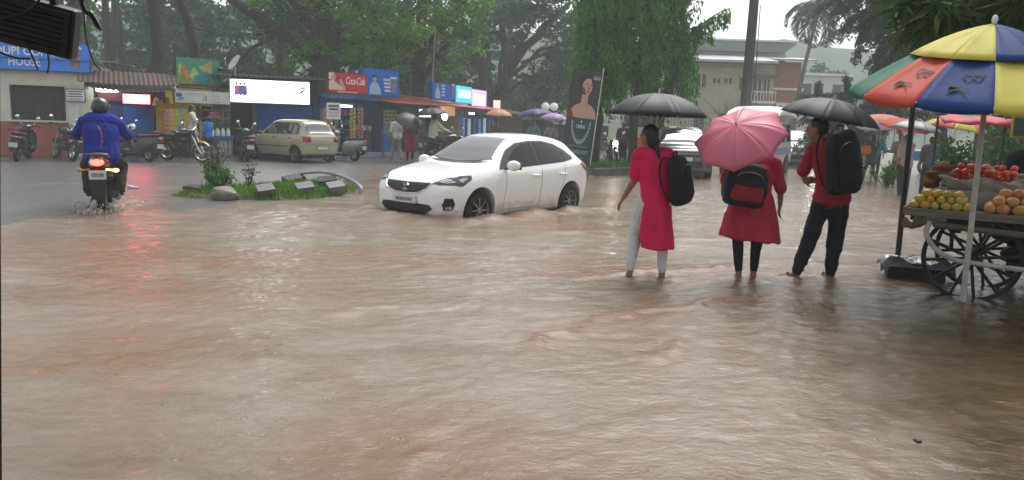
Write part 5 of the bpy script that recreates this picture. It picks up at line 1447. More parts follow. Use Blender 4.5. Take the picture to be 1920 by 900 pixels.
c.patch('grille', [(-.47, .745), (0, .735), (.47, .745), (.42, .66), (.24, .595), (0, .58), (-.24, .595), (-.42, .66)], 'front', BLACK_TRIM, .006)
for z_ in (.625, .665, .70): c.line('grille_bar', [(-.26-(z_-.62)*1.2, z_), (.26+(z_-.62)*1.2, z_)], 'front', mat('grille_grey2', (.05, .05, .055), .3), .006, off=.008)
c.line('chrome_strip', [(-.50, .735), (-.42, .645), (-.24, .578), (0, .56), (.24, .578), (.42, .645), (.50, .735)], 'front', CHROME, .010, off=.004)
# badge: folded S
bd = [(-.055, .06), (.045, .06), (.075, .035), (-.005, -.005), (.06, -.03), (.04, -.06), (-.055, -.06), (-.075, -.032), (.0, .005), (-.06, .032)]
h0 = c.ray((2, 0, .665), (-1, 0, 0))[0]
MB().prism([(a*.95, .665+b*.95) for a, b in bd], h0.x+.014, h0.x+.03, 'x').build('badge', CHROME, WB, smooth=False)
c.patch('lower_intake', [(-.50, .42), (0, .43), (.50, .42), (.56, .36), (.40, .265), (0, .255), (-.40, .265), (-.56, .36)], 'front', BLACK_TRIM, .006)
mb = MB().box((h0.x+.045, 0, .48), (.018, .50, .115))
mb.build('number_plate', PLATE, WB, smooth=False, bev=.004)
MB().box((h0.x+.056, 0, .48), (.004, .36, .05)).build('plate_text', mat('plate_print', (.25, .25, .26), .5, var=.6, scale=30), WB, smooth=False)
for nm, pts, m_, of in (('headlight', [(-.10, .46, .665), (-.06, .48, .735), (-.30, .66, .80), (-.62, .80, .865), (-.60, .83, .80), (-.40, .80, .70), (-.2, .66, .665)], mat('lamp_dark', (.05, .05, .055), .12, var=.3, scale=20, spec=.9), .006), ('reflector', [(-.14, .54, .69), (-.15, .57, .745), (-.28, .67, .765), (-.32, .74, .73), (-.24, .68, .69)], LAMP_GLASS, .011), ('indicator', [(-.36, .745, .775), (-.52, .80, .83), (-.5, .82, .79), (-.40, .79, .74)], LAMP_GLASS, .011), ('fog_recess', [(-.16, .645, .36), (-.15, .64, .44), (-.17, .66, .53), (-.24, .725, .53), (-.27, .75, .44), (-.24, .725, .36)], BLACK_TRIM, .006), ('fog_lamp', [(-.17, .66, .365), (-.17, .66, .41), (-.22, .71, .415), (-.23, .72, .37)], LAMP_GLASS, .012), ('tail_lamp', [(-3.62, .84, .98), (-3.74, .84, 1.06), (-3.88, .76, 1.0), (-3.95, .62, .92), (-3.95, .62, .84), (-3.84, .80, .82)], TAIL_RED, .006)):
    c.patch(nm, pts, 'near', m_, of, both=True, n=40, rings=5)
for xx in (-1.42, -2.40): c.line('door_seam', [(xx-.02, .93), (xx+.02, .6), (xx+.05, .30)], 'side', SEAM, .004, both=True)
c.line('door_seam', [(-3.12, .98), (-3.10, .75), (-2.98, .55)], 'side', SEAM, .004, both=True)
c.line('door_seam', [(-1.40, .29), (-2.9, .29)], 'side', SEAM, .004, both=True)
c.line('hood_seam', [(-1.22, .74), (-.8, .73), (-.4, .66), (-.2, .52)], 'top', SEAM, .004, both=True)
for xx in (-2.22, -3.04):
    for sg in (1, -1):
        p, nr = c.ray((xx, 2*sg, .80), (0, -sg, 0))
        MB().tube(catmull([(xx-.10, p.y-sg*.004, .815), (xx-.07, p.y+sg*.03, .82), (xx+.07, p.y+sg*.03, .822), (xx+.10, p.y-sg*.004, .815)], 4), .016, 8).build('door_handle', c.body.data.materials[0], WB)
for sg in (1, -1):
    mr = MB().ell((-1.42, sg*1.0, 1.005), (.085, .125, .085), 18, 12).build('mirror', c.body.data.materials[0], WB)
    MB().box((-1.50, sg*1.0, 1.0), (.012, .20, .12)).build('mirror_glass', GLASS_D, mr)
    MB().bar((-1.42, sg*.84, .945), (-1.42, sg*.94, .955), .06, .03).build('mirror_stalk', BLACK_TRIM, mr)
c.patch('rear_glass', [(-3.46, 0), (-3.50, .42), (-3.62, .48), (-3.80, .50), (-3.86, 0), (-3.80, -.50), (-3.62, -.48), (-3.5, -.42)], 'top', GLASS_D, .006)
c.line('antenna_base', [(-3.2, 0), (-3.3, 0)], 'top', BLACK_TRIM, .012)
for ax in (-.8, -3.32):
    for sg in (1, -1): wheel(WB, (ax, sg*.765, .31), .31, .20, 8, ALLOY, sg)

# --- cream parked hatchback
st2 = [(0, .34, .60, .52, .55, .42), (-.06, .24, .68, .66, .62, .56), (-.2, .21, .76, .72, .69, .62), (-.6, .20, .84, .745, .77, .65), (-.95, .20, .89, .75, .83, .64), (-1.15, .20, 1.03, .75, .85, .60), (-1.4, .20, 1.22, .75, .86, .56), (-1.62, .20, 1.35, .75, .865, .545), (-1.9, .20, 1.40, .75, .87, .545), (-2.5, .20, 1.405, .75, .87, .545), (-3.0, .20, 1.385, .745, .87, .53), (-3.2, .21, 1.31, .735, .87, .53), (-3.36, .24, 1.06, .72, .86, .55), (-3.46, .27, .93, .68, .82, .55), (-3.52, .31, .84, .62, .76, .48)]
paint2 = mat('beige_car_paint', (.40, .37, .25), .28, var=.04, coat=.4)
c = Car('parked_hatchback', 'beige small hatchback parked before the blue shutter', (-9.1, 27.75, .015), R_(142), st2, paint2, axles=(-.68, -3.0), R=.27, track=.655, archR=.32)
c.patch('window_surround', [(-1.18, .90), (-1.55, 1.25), (-1.75, 1.30), (-2.95, 1.29), (-3.12, 1.20), (-3.15, .93)], 'side', BLACK_TRIM, .003, both=True)
for nm, a, b in (('front_window', -1.33, -2.02), ('rear_window', -2.12, -2.74), ('quarter_window', -2.82, -3.06)):
    c.patch(nm, [(a, .94), (a-.26 if a > -1.5 else a, 1.22 if a > -1.5 else 1.26), (b, 1.27 if b > -3 else 1.22), (b, .94)], 'side', GLASS_D, .007, both=True, n=40)
c.patch('rear_glass', [(-.50, 1.30), (.50, 1.30), (.56, .93), (-.56, .93)], 'rear', GLASS_D, .006)
c.patch('windscreen', [(-1.0, .56), (-1.55, .47), (-1.55, -.47), (-1.0, -.56)], 'top', GLASS_D, .006)
c.patch('tail_lamp', [(.46, .68), (.46, .86), (.70, .86), (.70, .68)], 'rear', TAIL_RED, .008, both=True, n=32)
c.patch('rear_plate_recess', [(-.26, .42), (.26, .42), (.26, .56), (-.26, .56)], 'rear', mat('recess', (.2, .19, .15), .5), .006, n=32)
MB().box((-3.54, 0, .49), (.012, .42, .10)).build('number_plate', PLATE, c.t, smooth=False)
c.line('bumper_seam', [(-.66, .60), (0, .62), (.66, .60)], 'rear', SEAM, .006)
c.line('tailgate_seam', [(-.60, .62), (-.60, .9)], 'rear', SEAM, .005, both=True)
for xx in (-1.16, -2.07): c.line('door_seam', [(xx, .88), (xx-.02, .3)], 'side', SEAM, .005, both=True)
for xx in (-1.92, -2.78):
    p, nr = c.ray((xx, 2, .80), (0, -1, 0)); MB().box((xx, p.y+.008, .80), (.14, .02, .03)).build('door_handle', BLACK_TRIM, c.t, bev=.004)
c.line('body_strip', [(-.95, .52), (-2.7, .52)], 'side', BLACK_TRIM, .012, both=True)
mr = MB().ell((-1.30, .86, .93), (.06, .08, .055)).build('mirror', BLACK_TRIM, c.t)
for ax in (-.68, -3.0):
    for sg in (1, -1): wheel(c.t, (ax, sg*.655, .27), .27, .16, 6, mat('steel_wheel', (.20, .20, .20), .5, metal=.4), sg)
c.line('sticker', [(.36, 1.24), (.40, 1.24)], 'rear', WHITE_PR, .02)

# --- grey SUV, half hidden
st3 = [(0, .40, .74, .60, .68, .52), (-.05, .32, .86, .76, .78, .66), (-.2, .28, .98, .86, .88, .72), (-.6, .27, 1.04, .90, .94, .77), (-1.05, .27, 1.08, .905, .98, .77), (-1.3, .27, 1.26, .905, 1.0, .73), (-1.65, .27, 1.50, .905, 1.01, .68), (-1.95, .27, 1.62, .905, 1.01, .665), (-2.4, .27, 1.66, .905, 1.01, .665), (-3.4, .27, 1.65, .90, 1.02, .655), (-4.1, .28, 1.58, .89, 1.03, .64), (-4.35, .32, 1.2, .86, 1.0, .66), (-4.44, .40, .95, .74, .88, .6)]
def suv(label, loc, yaw, paint, lights=False, group='traffic on the flooded road'):
    c = Car('suv', label, loc, R_(yaw), st3, paint, axles=(-.9, -3.5), R=.35, track=.79, archR=.42, group=group)
    c.patch('windscreen', [(-1.14, .74), (-1.80, .60), (-1.82, 0), (-1.80, -.60), (-1.14, -.74), (-1.10, 0)], 'top', GLASS_D, .006)
    c.patch('window_surround', [(-1.35, 1.03), (-1.75, 1.42), (-2.0, 1.52), (-3.9, 1.50), (-4.05, 1.25), (-3.9, 1.06)], 'side', GLASS_D, .005, both=True)
    c.patch('grille', [(-.50, .76), (-.50, .90), (.50, .90), (.50, .76)], 'front', BLACK_TRIM, .008)
    c.patch('lower_intake', [(-.55, .42), (-.6, .62), (.6, .62), (.55, .42)], 'front', BLACK_TRIM, .008)
    c.patch('headlight', [(-.03, .56, .76), (-.10, .62, .95), (-.40, .86, .98), (-.42, .88, .86), (-.15, .76, .74)], 'near', HEAD_LIT if lights else LAMP_GLASS, .010, both=True, n=40)
    c.patch('fog_lamp', [(-.05, .64, .44), (-.08, .66, .56), (-.2, .80, .56), (-.18, .80, .44)], 'near', BLACK_TRIM, .010, both=True, n=24)
    MB().box((.02, 0, .68), (.02, .5, .11)).build('number_plate', PLATE, c.t, smooth=False)
    MB().box((-.01, 0, .84), (.05, .98, .03)).build('chrome_bar', CHROME, c.t)
    for sg in (1, -1):
        MB().ell((-1.55, sg*1.03, 1.12), (.08, .12, .09)).build('mirror', paint, c.t)
        MB().tube([(-1.9, sg*.60, 1.66), (-2.1, sg*.60, 1.72), (-3.6, sg*.60, 1.71), (-3.8, sg*.60, 1.64)], .018, 6).build('roof_rail', BLACK_TRIM, c.t)
    for ax in (-.9, -3.5):
        for sg in (1, -1): wheel(c.t, (ax, sg*.80, .35), .35, .22, 5, ALLOY, sg)
    return c
suv('dark grey SUV facing the camera behind the woman with the long plait', (5.15, 23.6, -.08), 262, mat('grey_car_paint', (.10, .105, .11), .25, var=.05, coat=.6))
# --- white high-roofed jeep van behind it
st4 = [(0, .45, .82, .66, .74, .6), (-.04, .36, .95, .76, .86, .70), (-.2, .34, 1.02, .82, .93, .74), (-.9, .34, 1.12, .84, 1.02, .76), (-1.05, .34, 1.20, .85, 1.06, .76), (-1.25, .34, 1.70, .85, 1.10, .74), (-1.42, .34, 2.02, .85, 1.12, .73), (-1.6, .34, 2.06, .85, 1.12, .73), (-3.9, .34, 2.06, .85, 1.12, .73), (-4.15, .36, 1.9, .84, 1.1, .73), (-4.25, .42, 1.2, .8, 1.0, .7)]
c = Car('passenger_jeep', 'silver passenger jeep with bulging white canvas roof behind the pink umbrella', (7.7, 26.4, -.08), R_(240), st4, mat('silver_jeep_paint', (.42, .43, .42), .35, var=.08, coat=.3), cat='jeep', axles=(-.8, -3.3), R=.36, track=.76, archR=.43, group='traffic on the flooded road')
MB().loft([(-.95, 0, 2.10, .80, .015), (-1.05, 0, 2.11, .92, .05), (-1.3, 0, 2.20, .93, .13), (-2.0, 0, 2.27, .93, .20), (-3.2, 0, 2.25, .93, .18), (-4.1, 0, 2.16, .92, .10), (-4.35, 0, 2.12, .86, .03)], 24, 'x', pw=3.4).build('canvas_roof', mat('white_canvas', (.78, .78, .76), .5, var=.05), c.t)
c.patch('windscreen', [(-.66, 1.22), (-.60, 1.88), (.60, 1.88), (.66, 1.22)], 'front', GLASS_D, .01)
c.patch('window_surround', [(-1.30, 1.22), (-1.42, 1.85), (-3.9, 1.85), (-3.9, 1.22)], 'side', GLASS_D, .008, both=True)
for xx in (-2.1, -3.0): c.line('pillar', [(xx, 1.2), (xx, 1.88)], 'side', c.body.data.materials[0], .03, both=True, off=.01)
c.patch('side_stripe', [(-.3, .80), (-.3, 1.0), (-3.9, 1.04), (-3.9, .76)], 'side', mat('jeep_blue', (.10, .15, .36), .4), .006, both=True)
c.patch('grille', [(-.36, .62), (-.36, .88), (.36, .88), (.36, .62)], 'front', BLACK_TRIM, .01)
for sg in (1, -1):
    MB().lathe([(.001, .03), (.09, .02), (.10, -.04), (.001, -.04)], (.03, sg*.55, .78), 'x', 18).build('headlight', LAMP_GLASS, c.t)
    MB().box((-1.2, sg*1.0, 1.35), (.05, .16, .24)).build('mirror', BLACK_TRIM, c.t, bev=.02)
MB().box((.06, 0, .48), (.12, 1.6, .16)).build('bumper', BLACK_TRIM, c.t, bev=.02)
for ax in (-.8, -3.3):
    for sg in (1, -1): wheel(c.t, (ax, sg*.77, .36), .36, .22, 6, mat('steel_wheel', (.20, .20, .20), .5, metal=.4), sg)
suv('silver car with bright headlights coming up behind the jeep', (12.2, 33.5, -.08), 250, mat('silver_car_paint', (.30, .31, .32), .3, var=.05, coat=.4), True)
suv('dark car with headlights on, far back in the right lane', (16.2, 42, -.08), 248, mat('dark_car_paint', (.05, .055, .06), .3, var=.05, coat=.4), True)
suv('white car seen beyond the fruit bag with a red lamp', (17.6, 25.2, -.06), 100, mat('white_car_paint2', (.62, .63, .63), .3, var=.05, coat=.4))
o = tag(MB().ell((0, 0, 0), (.10, .05, .08)).build('tail_lamp', TAIL_LIT), 'glowing red tail lamp at the rear of the white car behind the cart', 'lamp'); o.location = (16.75, 20.8, 1.12)
t = thing('bus', 'far off cream and red bus glimpsed behind the grey SUV', 'bus', (6.3, 38.5, -.05), R_(262))
MB().box((-3.2, 0, 1.5), (6.4, 2.2, 2.2)).build('body', mat('bus_cream', (.5, .45, .38), .4, var=.1), t, bev=.12)
MB().box((-3.2, 0, .78), (6.44, 2.24, .5)).build('red_band', mat('bus_red', (.5, .07, .05), .4), t, bev=.03)
MB().box((.01, 0, 1.95), (.04, 1.9, .8)).build('windscreen', GLASS_D, t, bev=.01)
for sg in (1, -1):
    for k in range(5): MB().box((-.9-1.1*k, sg*1.105, 1.95), (.9, .03, .62)).build('window', GLASS_D, t, smooth=False)
    for ax in (-1.2, -4.8): wheel(t, (ax, sg*.98, .42), .42, .24, 6, ALLOY, sg)
t = thing('blue_stall_cart', 'bright blue vending cart far down the road', 'cart', (15.9, 31.5, -.05), .2)
MB().box((0, 0, .9), (1.6, .8, .12)).box((0, -.42, .75), (1.5, .05, .35)).build('deck', mat('cart_blue', (.03, .22, .42), .5), t, bev=.01)
for sx in (-.7, .7): MB().bar((sx, 0, .9), (sx, 0, 2.0), .05).build('post', STEEL, t)
for sx in (-.5, .5): wheel(t, (sx, -.42, .36), .36, .06, 12, BLACK, -1)

# ------------------------------------------------------------------ two-wheelers
def motorcycle(name, label, loc, yaw, paint, lean=0.0, fender=None, group='parked two wheelers by the shops', lit=False, rider=False, steer=0.0, bare=False, cat='motorcycle'):
    t = thing(name, label, cat, loc, 0, group, rot=(lean, 0, yaw))
    R = .30
    DK = mat('engine_dark', (.045, .045, .047), .4, metal=.5, var=.3)
    fw_ = wheel(t, (1.28, 0, R), R, .085, 5, CHROME if fender else ALLOY, 1, rimf=.76); fw_.rotation_euler.z = steer
    wheel(t, (0, 0, R), R, .11, 5, ALLOY, 1, rimf=.74)
    for sg in (1, -1): MB().cyl((1.28, sg*.085, R), (1.04, sg*.085, .86), .024).build('fork', CHROME, t)
    MB().tube([(1.28-.34*math.cos(a), 0, R+.34*math.sin(a)) for a in np.linspace(-.15, 2.5, 12)], .055, 8, squash=.5).build('front_fender', fender or paint, t)
    MB().tube([(.34*math.cos(a)*-1, 0, R+.35*math.sin(a)) for a in np.linspace(.0, 1.9, 10)], .07, 8, squash=.5).build('rear_fender', BLACK, t)
    MB().tube([(1.02, 0, .86), (.72, 0, .58), (.66, 0, .32), (.25, 0, .32), (0, 0, R)], .028, 8).tube([(1.02, 0, .84), (.5, 0, .74), (-.2, 0, .76)], .025, 8).build('frame', BLACK, t)
    MB().box((.60, 0, .42), (.34, .24, .24)).cyl((.66, 0, .46), (.80, 0, .72), .085, .08, 14).box((.48, 0, .36), (.24, .30, .16)).build('engine', DK, t, bev=.03)
    MB().tube([(.80, -.10, .56), (.86, -.14, .36), (.6, -.16, .24), (.2, -.18, .27), (-.38, -.19, .36)], [.022, .022, .024, .05, .055], 10).build('exhaust', mat('exhaust_black', (.05, .05, .05), .3, metal=.6), t)
    MB().loft([(.42, 0, .83, .09, .06), (.52, 0, .87, .14, .10), (.72, 0, .91, .165, .13), (.90, 0, .91, .14, .12), (1.0, 0, .90, .07, .08)], 18, 'x', pw=2.4).build('fuel_tank', paint, t)
    MB().loft([(.50, 0, .83, .10, .04), (.3, 0, .82, .13, .045), (0, 0, .84, .13, .05), (-.3, 0, .88, .10, .045), (-.36, 0, .88, .07, .03)], 16, 'x', pw=2.6).build('seat', mat('seat_vinyl', (.02, .02, .02), .45), t)
    tl = MB().loft([(.25, 0, .70, .12, .08), (0, 0, .73, .14, .09), (-.3, 0, .79, .125, .075), (-.48, 0, .83, .075, .045), (-.52, 0, .84, .05, .03)], 16, 'x', pw=2.4).build('tail', paint, t)
    MB().ell((-.50, 0, .80), (.035, .085, .05), 16, 10).build('tail_lamp', TAIL_LIT if lit else TAIL_RED, tl)
    MB().tube([(-.34, -.14, .86), (-.5, -.13, .90), (-.54, 0, .905), (-.5, .13, .90), (-.34, .14, .86)], .014, 7).build('grab_rail', DK if not rider else paint, t)
    for sg in (1, -1): MB().bar((-.42, sg*.1, .70), (-.43, sg*.2, .69), .02).ell((-.43, sg*.22, .69), (.03, .04, .025)).build('indicator', mat('amber_lit', (.9, .35, .03), .3, var=0, emit=6, ecol=(1, .42, .08)) if (lit and sg < 0) else mat('amber', (.5, .2, .03), .3), t)
    mg = MB().prism([(-.10, .58), (.10, .58), (.075, .30), (-.075, .30)], -.50, -.485, 'x').build('mudguard', BLACK, t)
    MB().box((-.508, 0, .63), (.012, .21, .12), (0, -.12, 0)).build('number_plate', PLATE, t, smooth=False, bev=.004)
    MB().box((-.518, 0, .63), (.006, .15, .05), (0, -.12, 0)).build('plate_text', mat('plate_print', (.25, .25, .26), .5), t, smooth=False)
    hb = MB().tube(catmull([(.88, .36, 1.05), (.96, .26, 1.06), (1.0, .08, 1.0), (1.0, -.08, 1.0), (.96, -.26, 1.06), (.88, -.36, 1.05)], 4), .014, 8).build('handlebar', BLACK if not fender else CHROME, t)
    for sg in (1, -1):
        MB().cyl((.90, sg*.33, 1.052), (.855, sg*.43, 1.045), .019).build('grip', BLACK, t)
        m_ = MB().tube([(.95, sg*.26, 1.07), (.99, sg*.30, 1.18), (.98, sg*.34, 1.22)], .006, 6).ell((.97, sg*.36, 1.25), (.02, .06, .045)).build('mirror', mat('mirror_flash', (.8, .82, .84), .05, metal=1, var=0), t)
        MB().bar((.42, sg*.10, .33), (.40, sg*.27, .33), .03).build('footpeg', BLACK, t)
    MB().ell((1.10, 0, .88), (.09, .12, .11), 16, 10).build('headlamp_housing', paint if not fender else BLACK, t)
    MB().lathe([(.001, .02), (.085, .01), (.09, -.03), (.001, -.03)], (1.18, 0, .88), 'x', 18).build('headlamp', HEAD_LIT if bare else LAMP_GLASS, t)
    MB().bar((.35, .12, .34), (.25, .26, .0 if lean == 0 else -.04), .018).build('side_stand', BLACK, t)
    return t

def scooter(name, label, loc, yaw, paint, lean=0.0, group='parked two wheelers by the shops', seatm=None):
    t = thing(name, label, 'scooter', loc, 0, group, rot=(lean, 0, yaw))
    R = .22
    wheel(t, (1.20, 0, R), R, .09, 5, ALLOY, 1, n=26, rimf=.6); wheel(t, (0, 0, R), R, .10, 5, ALLOY, 1, n=26, rimf=.6)
    MB().loft([(1.32, 0, .40, .05, .04), (1.27, 0, .47, .10, .10), (1.15, 0, .52, .12, .10), (1.02, 0, .46, .10, .09)], 16, 'x').build('front_fender', paint, t)
    P = []
    for i in range(9):
        z = .24+.08*i
        hw = .20+.05*math.sin(PI*i/8)
        P.append([(.98-.10*(z-.24)/.6 + (.12*(1-(u/hw)**2) if i > 1 else .02), u, z) for u in np.linspace(-hw, hw, 9)])
    MB().grid(P).build('leg_shield', paint, t, thick=.03)
    MB().loft([(.94, 0, .22, .16, .04), (.6, 0, .20, .18, .045), (.4, 0, .20, .17, .045)], 14, 'x', pw=4).build('floor', BLACK, t)
    MB().loft([(.48, 0, .44, .13, .24), (.30, 0, .48, .19, .27), (0, 0, .55, .20, .22), (-.25, 0, .62, .155, .13), (-.40, 0, .66, .09, .07), (-.44, 0, .66, .05, .04)], 20, 'x', pw=2.6).build('rear_body', paint, t)
    MB().loft([(.50, 0, .72, .10, .035), (.35, 0, .76, .16, .05), (.05, 0, .77, .165, .055), (-.25, 0, .80, .13, .045), (-.34, 0, .80, .08, .025)], 16, 'x', pw=2.8).build('seat', seatm or mat('seat_vinyl', (.02, .02, .02), .45), t)
    MB().cyl((1.18, 0, .25), (.92, 0, .94), .035).build('steering_column', BLACK, t)
    hd = MB().loft([(.78, 0, .96, .06, .05), (.88, 0, .98, .15, .085), (.98, 0, .98, .12, .09), (1.04, 0, .96, .06, .06)], 16, 'x').build('handlebar_cowl', paint, t)
    MB().lathe([(.001, .02), (.065, .01), (.07, -.02), (.001, -.02)], (1.03, 0, .965), 'x', 16).build('headlamp', LAMP_GLASS, hd)
    for sg in (1, -1):
        MB().cyl((.88, sg*.12, 1.0), (.84, sg*.36, 1.0), .017).build('grip', BLACK, t)
        MB().tube([(.90, sg*.16, 1.03), (.92, sg*.22, 1.17), (.91, sg*.25, 1.20)], .006, 6).ell((.90, sg*.27, 1.24), (.018, .055, .045)).build('mirror', mat('mirror_flash', (.8, .82, .84), .05, metal=1, var=0), t)
    MB().ell((-.41, 0, .70), (.05, .12, .045)).build('tail_lamp', TAIL_RED, t)
    MB().tube([(-.10, .17, .84), (-.38, .15, .90), (-.42, 0, .91), (-.38, -.15, .90), (-.10, -.17, .84)], .013, 7).build('grab_rail', BLACK, t)
    MB().prism([(-.11, .60), (.11, .60), (.09, .28), (-.09, .28)], -.40, -.385, 'x').build('mudguard', BLACK, t)
    MB().box((-.41, 0, .48), (.012, .22, .13), (0, -.1, 0)).build('number_plate', PLATE, t, smooth=False, bev=.004)
    MB().tube([(.2, -.12, .25), (-.1, -.16, .25), (-.35, -.17, .34)], [.03, .05, .05], 10).build('exhaust', mat('exhaust_black', (.05, .05, .05), .3, metal=.6), t)
    MB().bar((.3, .1, .22), (.22, .22, 0), .02).build('stand', BLACK, t)
    return t
BLK_P = mat('black_gloss_paint', (.016, .016, .018), .2, var=.1, coat=.5)
scooter('parked_scooter', 'black scooter parked at the far left by the terracotta wall', (-14.15, 22.0, .015), R_(108), BLK_P, R_(6))
motorcycle('parked_motorcycle', 'black motorcycle parked beside the leftmost scooter, number plate showing', (-12.98, 22.75, .015), R_(140), BLK_P, R_(9))
scooter('parked_scooter', 'grey green scooter parked behind the rider in blue', (-11.05, 23.45, .015), R_(158), mat('dull_grey_paint', (.06, .065, .055), .35, var=.15, coat=.2), R_(6))
motorcycle('parked_motorcycle', 'motorcycle with chrome wheel and yellow front fender by the snack shop', (-10.93, 24.45, .015), R_(-14), BLK_P, R_(8), fender=mat('yellow_fender', (.45, .30, .05), .35), steer=R_(18))
scooter('parked_scooter', 'black scooter standing by the blue table', (-8.68, 25.15, .015), R_(118), mat('black_grey_paint', (.03, .03, .033), .25, var=.1, coat=.5), R_(7))
scooter('parked_scooter', 'silver scooter parked right of the notice pole', (-5.62, 27.2, .015), R_(152), mat('silver_scooter', (.33, .34, .36), .3, var=.08, coat=.4, metal=.3), R_(7))
RB = motorcycle('ridden_motorcycle', 'dark red motorcycle with lit tail lamp splashing through the flood', (-6.26, 11.72, -.085), R_(113), mat('dark_red_paint', (.11, .012, .018), .2, var=.1, coat=.6), 0, lit=True, rider=True, group=None)
RB.scale = (1.07, 1.07, 1.09)
motorcycle('far_motorcycle', 'motorcycle with a glowing headlamp beyond the ashoka trunks', (3.72, 29.9, .01), R_(-88), BLK_P, R_(4), bare=True, group='traffic on the flooded road')
motorcycle('kiosk_motorcycle', 'motorcycle carrying the man in pale jacket before the kiosks', (-2.9, 27.6, .015), R_(35), BLK_P, 0, group='parked two wheelers by the shops')
# ------------------------------------------------------------------ people
SKIN = mat('skin_brown', (.27, .145, .09), .5, var=.1, scale=8)
SKIN_L = mat('skin_tan', (.36, .20, .13), .5, var=.1, scale=8)
HAIR = mat('black_hair', (.010, .009, .009), .4, var=.3, scale=30, stretch=(1, 1, .1))

def joints(H=1.65, sh=.19, stance=.10, armout=.06):
    J = dict(head=(0, .01, .925*H), neck=(0, 0, .845*H), chest=(0, 0, .74*H), waist=(0, .01, .62*H), pelvis=(0, 0, .53*H))
    for s, k in (('L', -1), ('R', 1)):
        J['sh'+s] = (k*sh, 0, .805*H); J['el'+s] = (k*(sh+armout), .0, .625*H); J['wr'+s] = (k*(sh+armout*1.2), .05, .485*H)
        J['hip'+s] = (k*.085, 0, .51*H); J['kn'+s] = (k*stance, .02, .28*H); J['an'+s] = (k*stance, -.01, .05*H); J['toe'+s] = (k*(stance+.02), .15, .015*H)
    return J

def hand(mb, wr, d, across, sc=1.0, curl=.5, thumb=1):
    d = Vector(d).normalized(); a = Vector(across); a = (a - d*a.dot(d)).normalized(); n = d.cross(a)
    wr = Vector(wr)
    for i in range(4):
        o = a*(i-1.5)*.0195*sc
        b = wr + d*.085*sc + o
        mb.cap(wr + o*.7, b, .014*sc, .0115*sc, 7)
        l = (.036, .042, .040, .030)[i]*sc
        d1 = (d*math.cos(curl) + n*math.sin(curl)).normalized(); d2 = (d*math.cos(curl*2.1) + n*math.sin(curl*2.1)).normalized()
        mb.cap(b, b+d1*l, .0098*sc, .0090*sc, 7); mb.cap(b+d1*l, b+d1*l+d2*l*.9, .0090*sc, .0075*sc, 7)
    t0 = wr + d*.025*sc - a*.026*sc*thumb
    t1 = t0 + (d*.6 - a*.75*thumb + n*.3).normalized()*.042*sc
    mb.cap(t0, t1, .0130*sc, .0105*sc, 7); mb.cap(t1, t1 + (d*.85 - a*.2*thumb + n*.4).normalized()*.034*sc, .0100*sc, .0080*sc, 7)

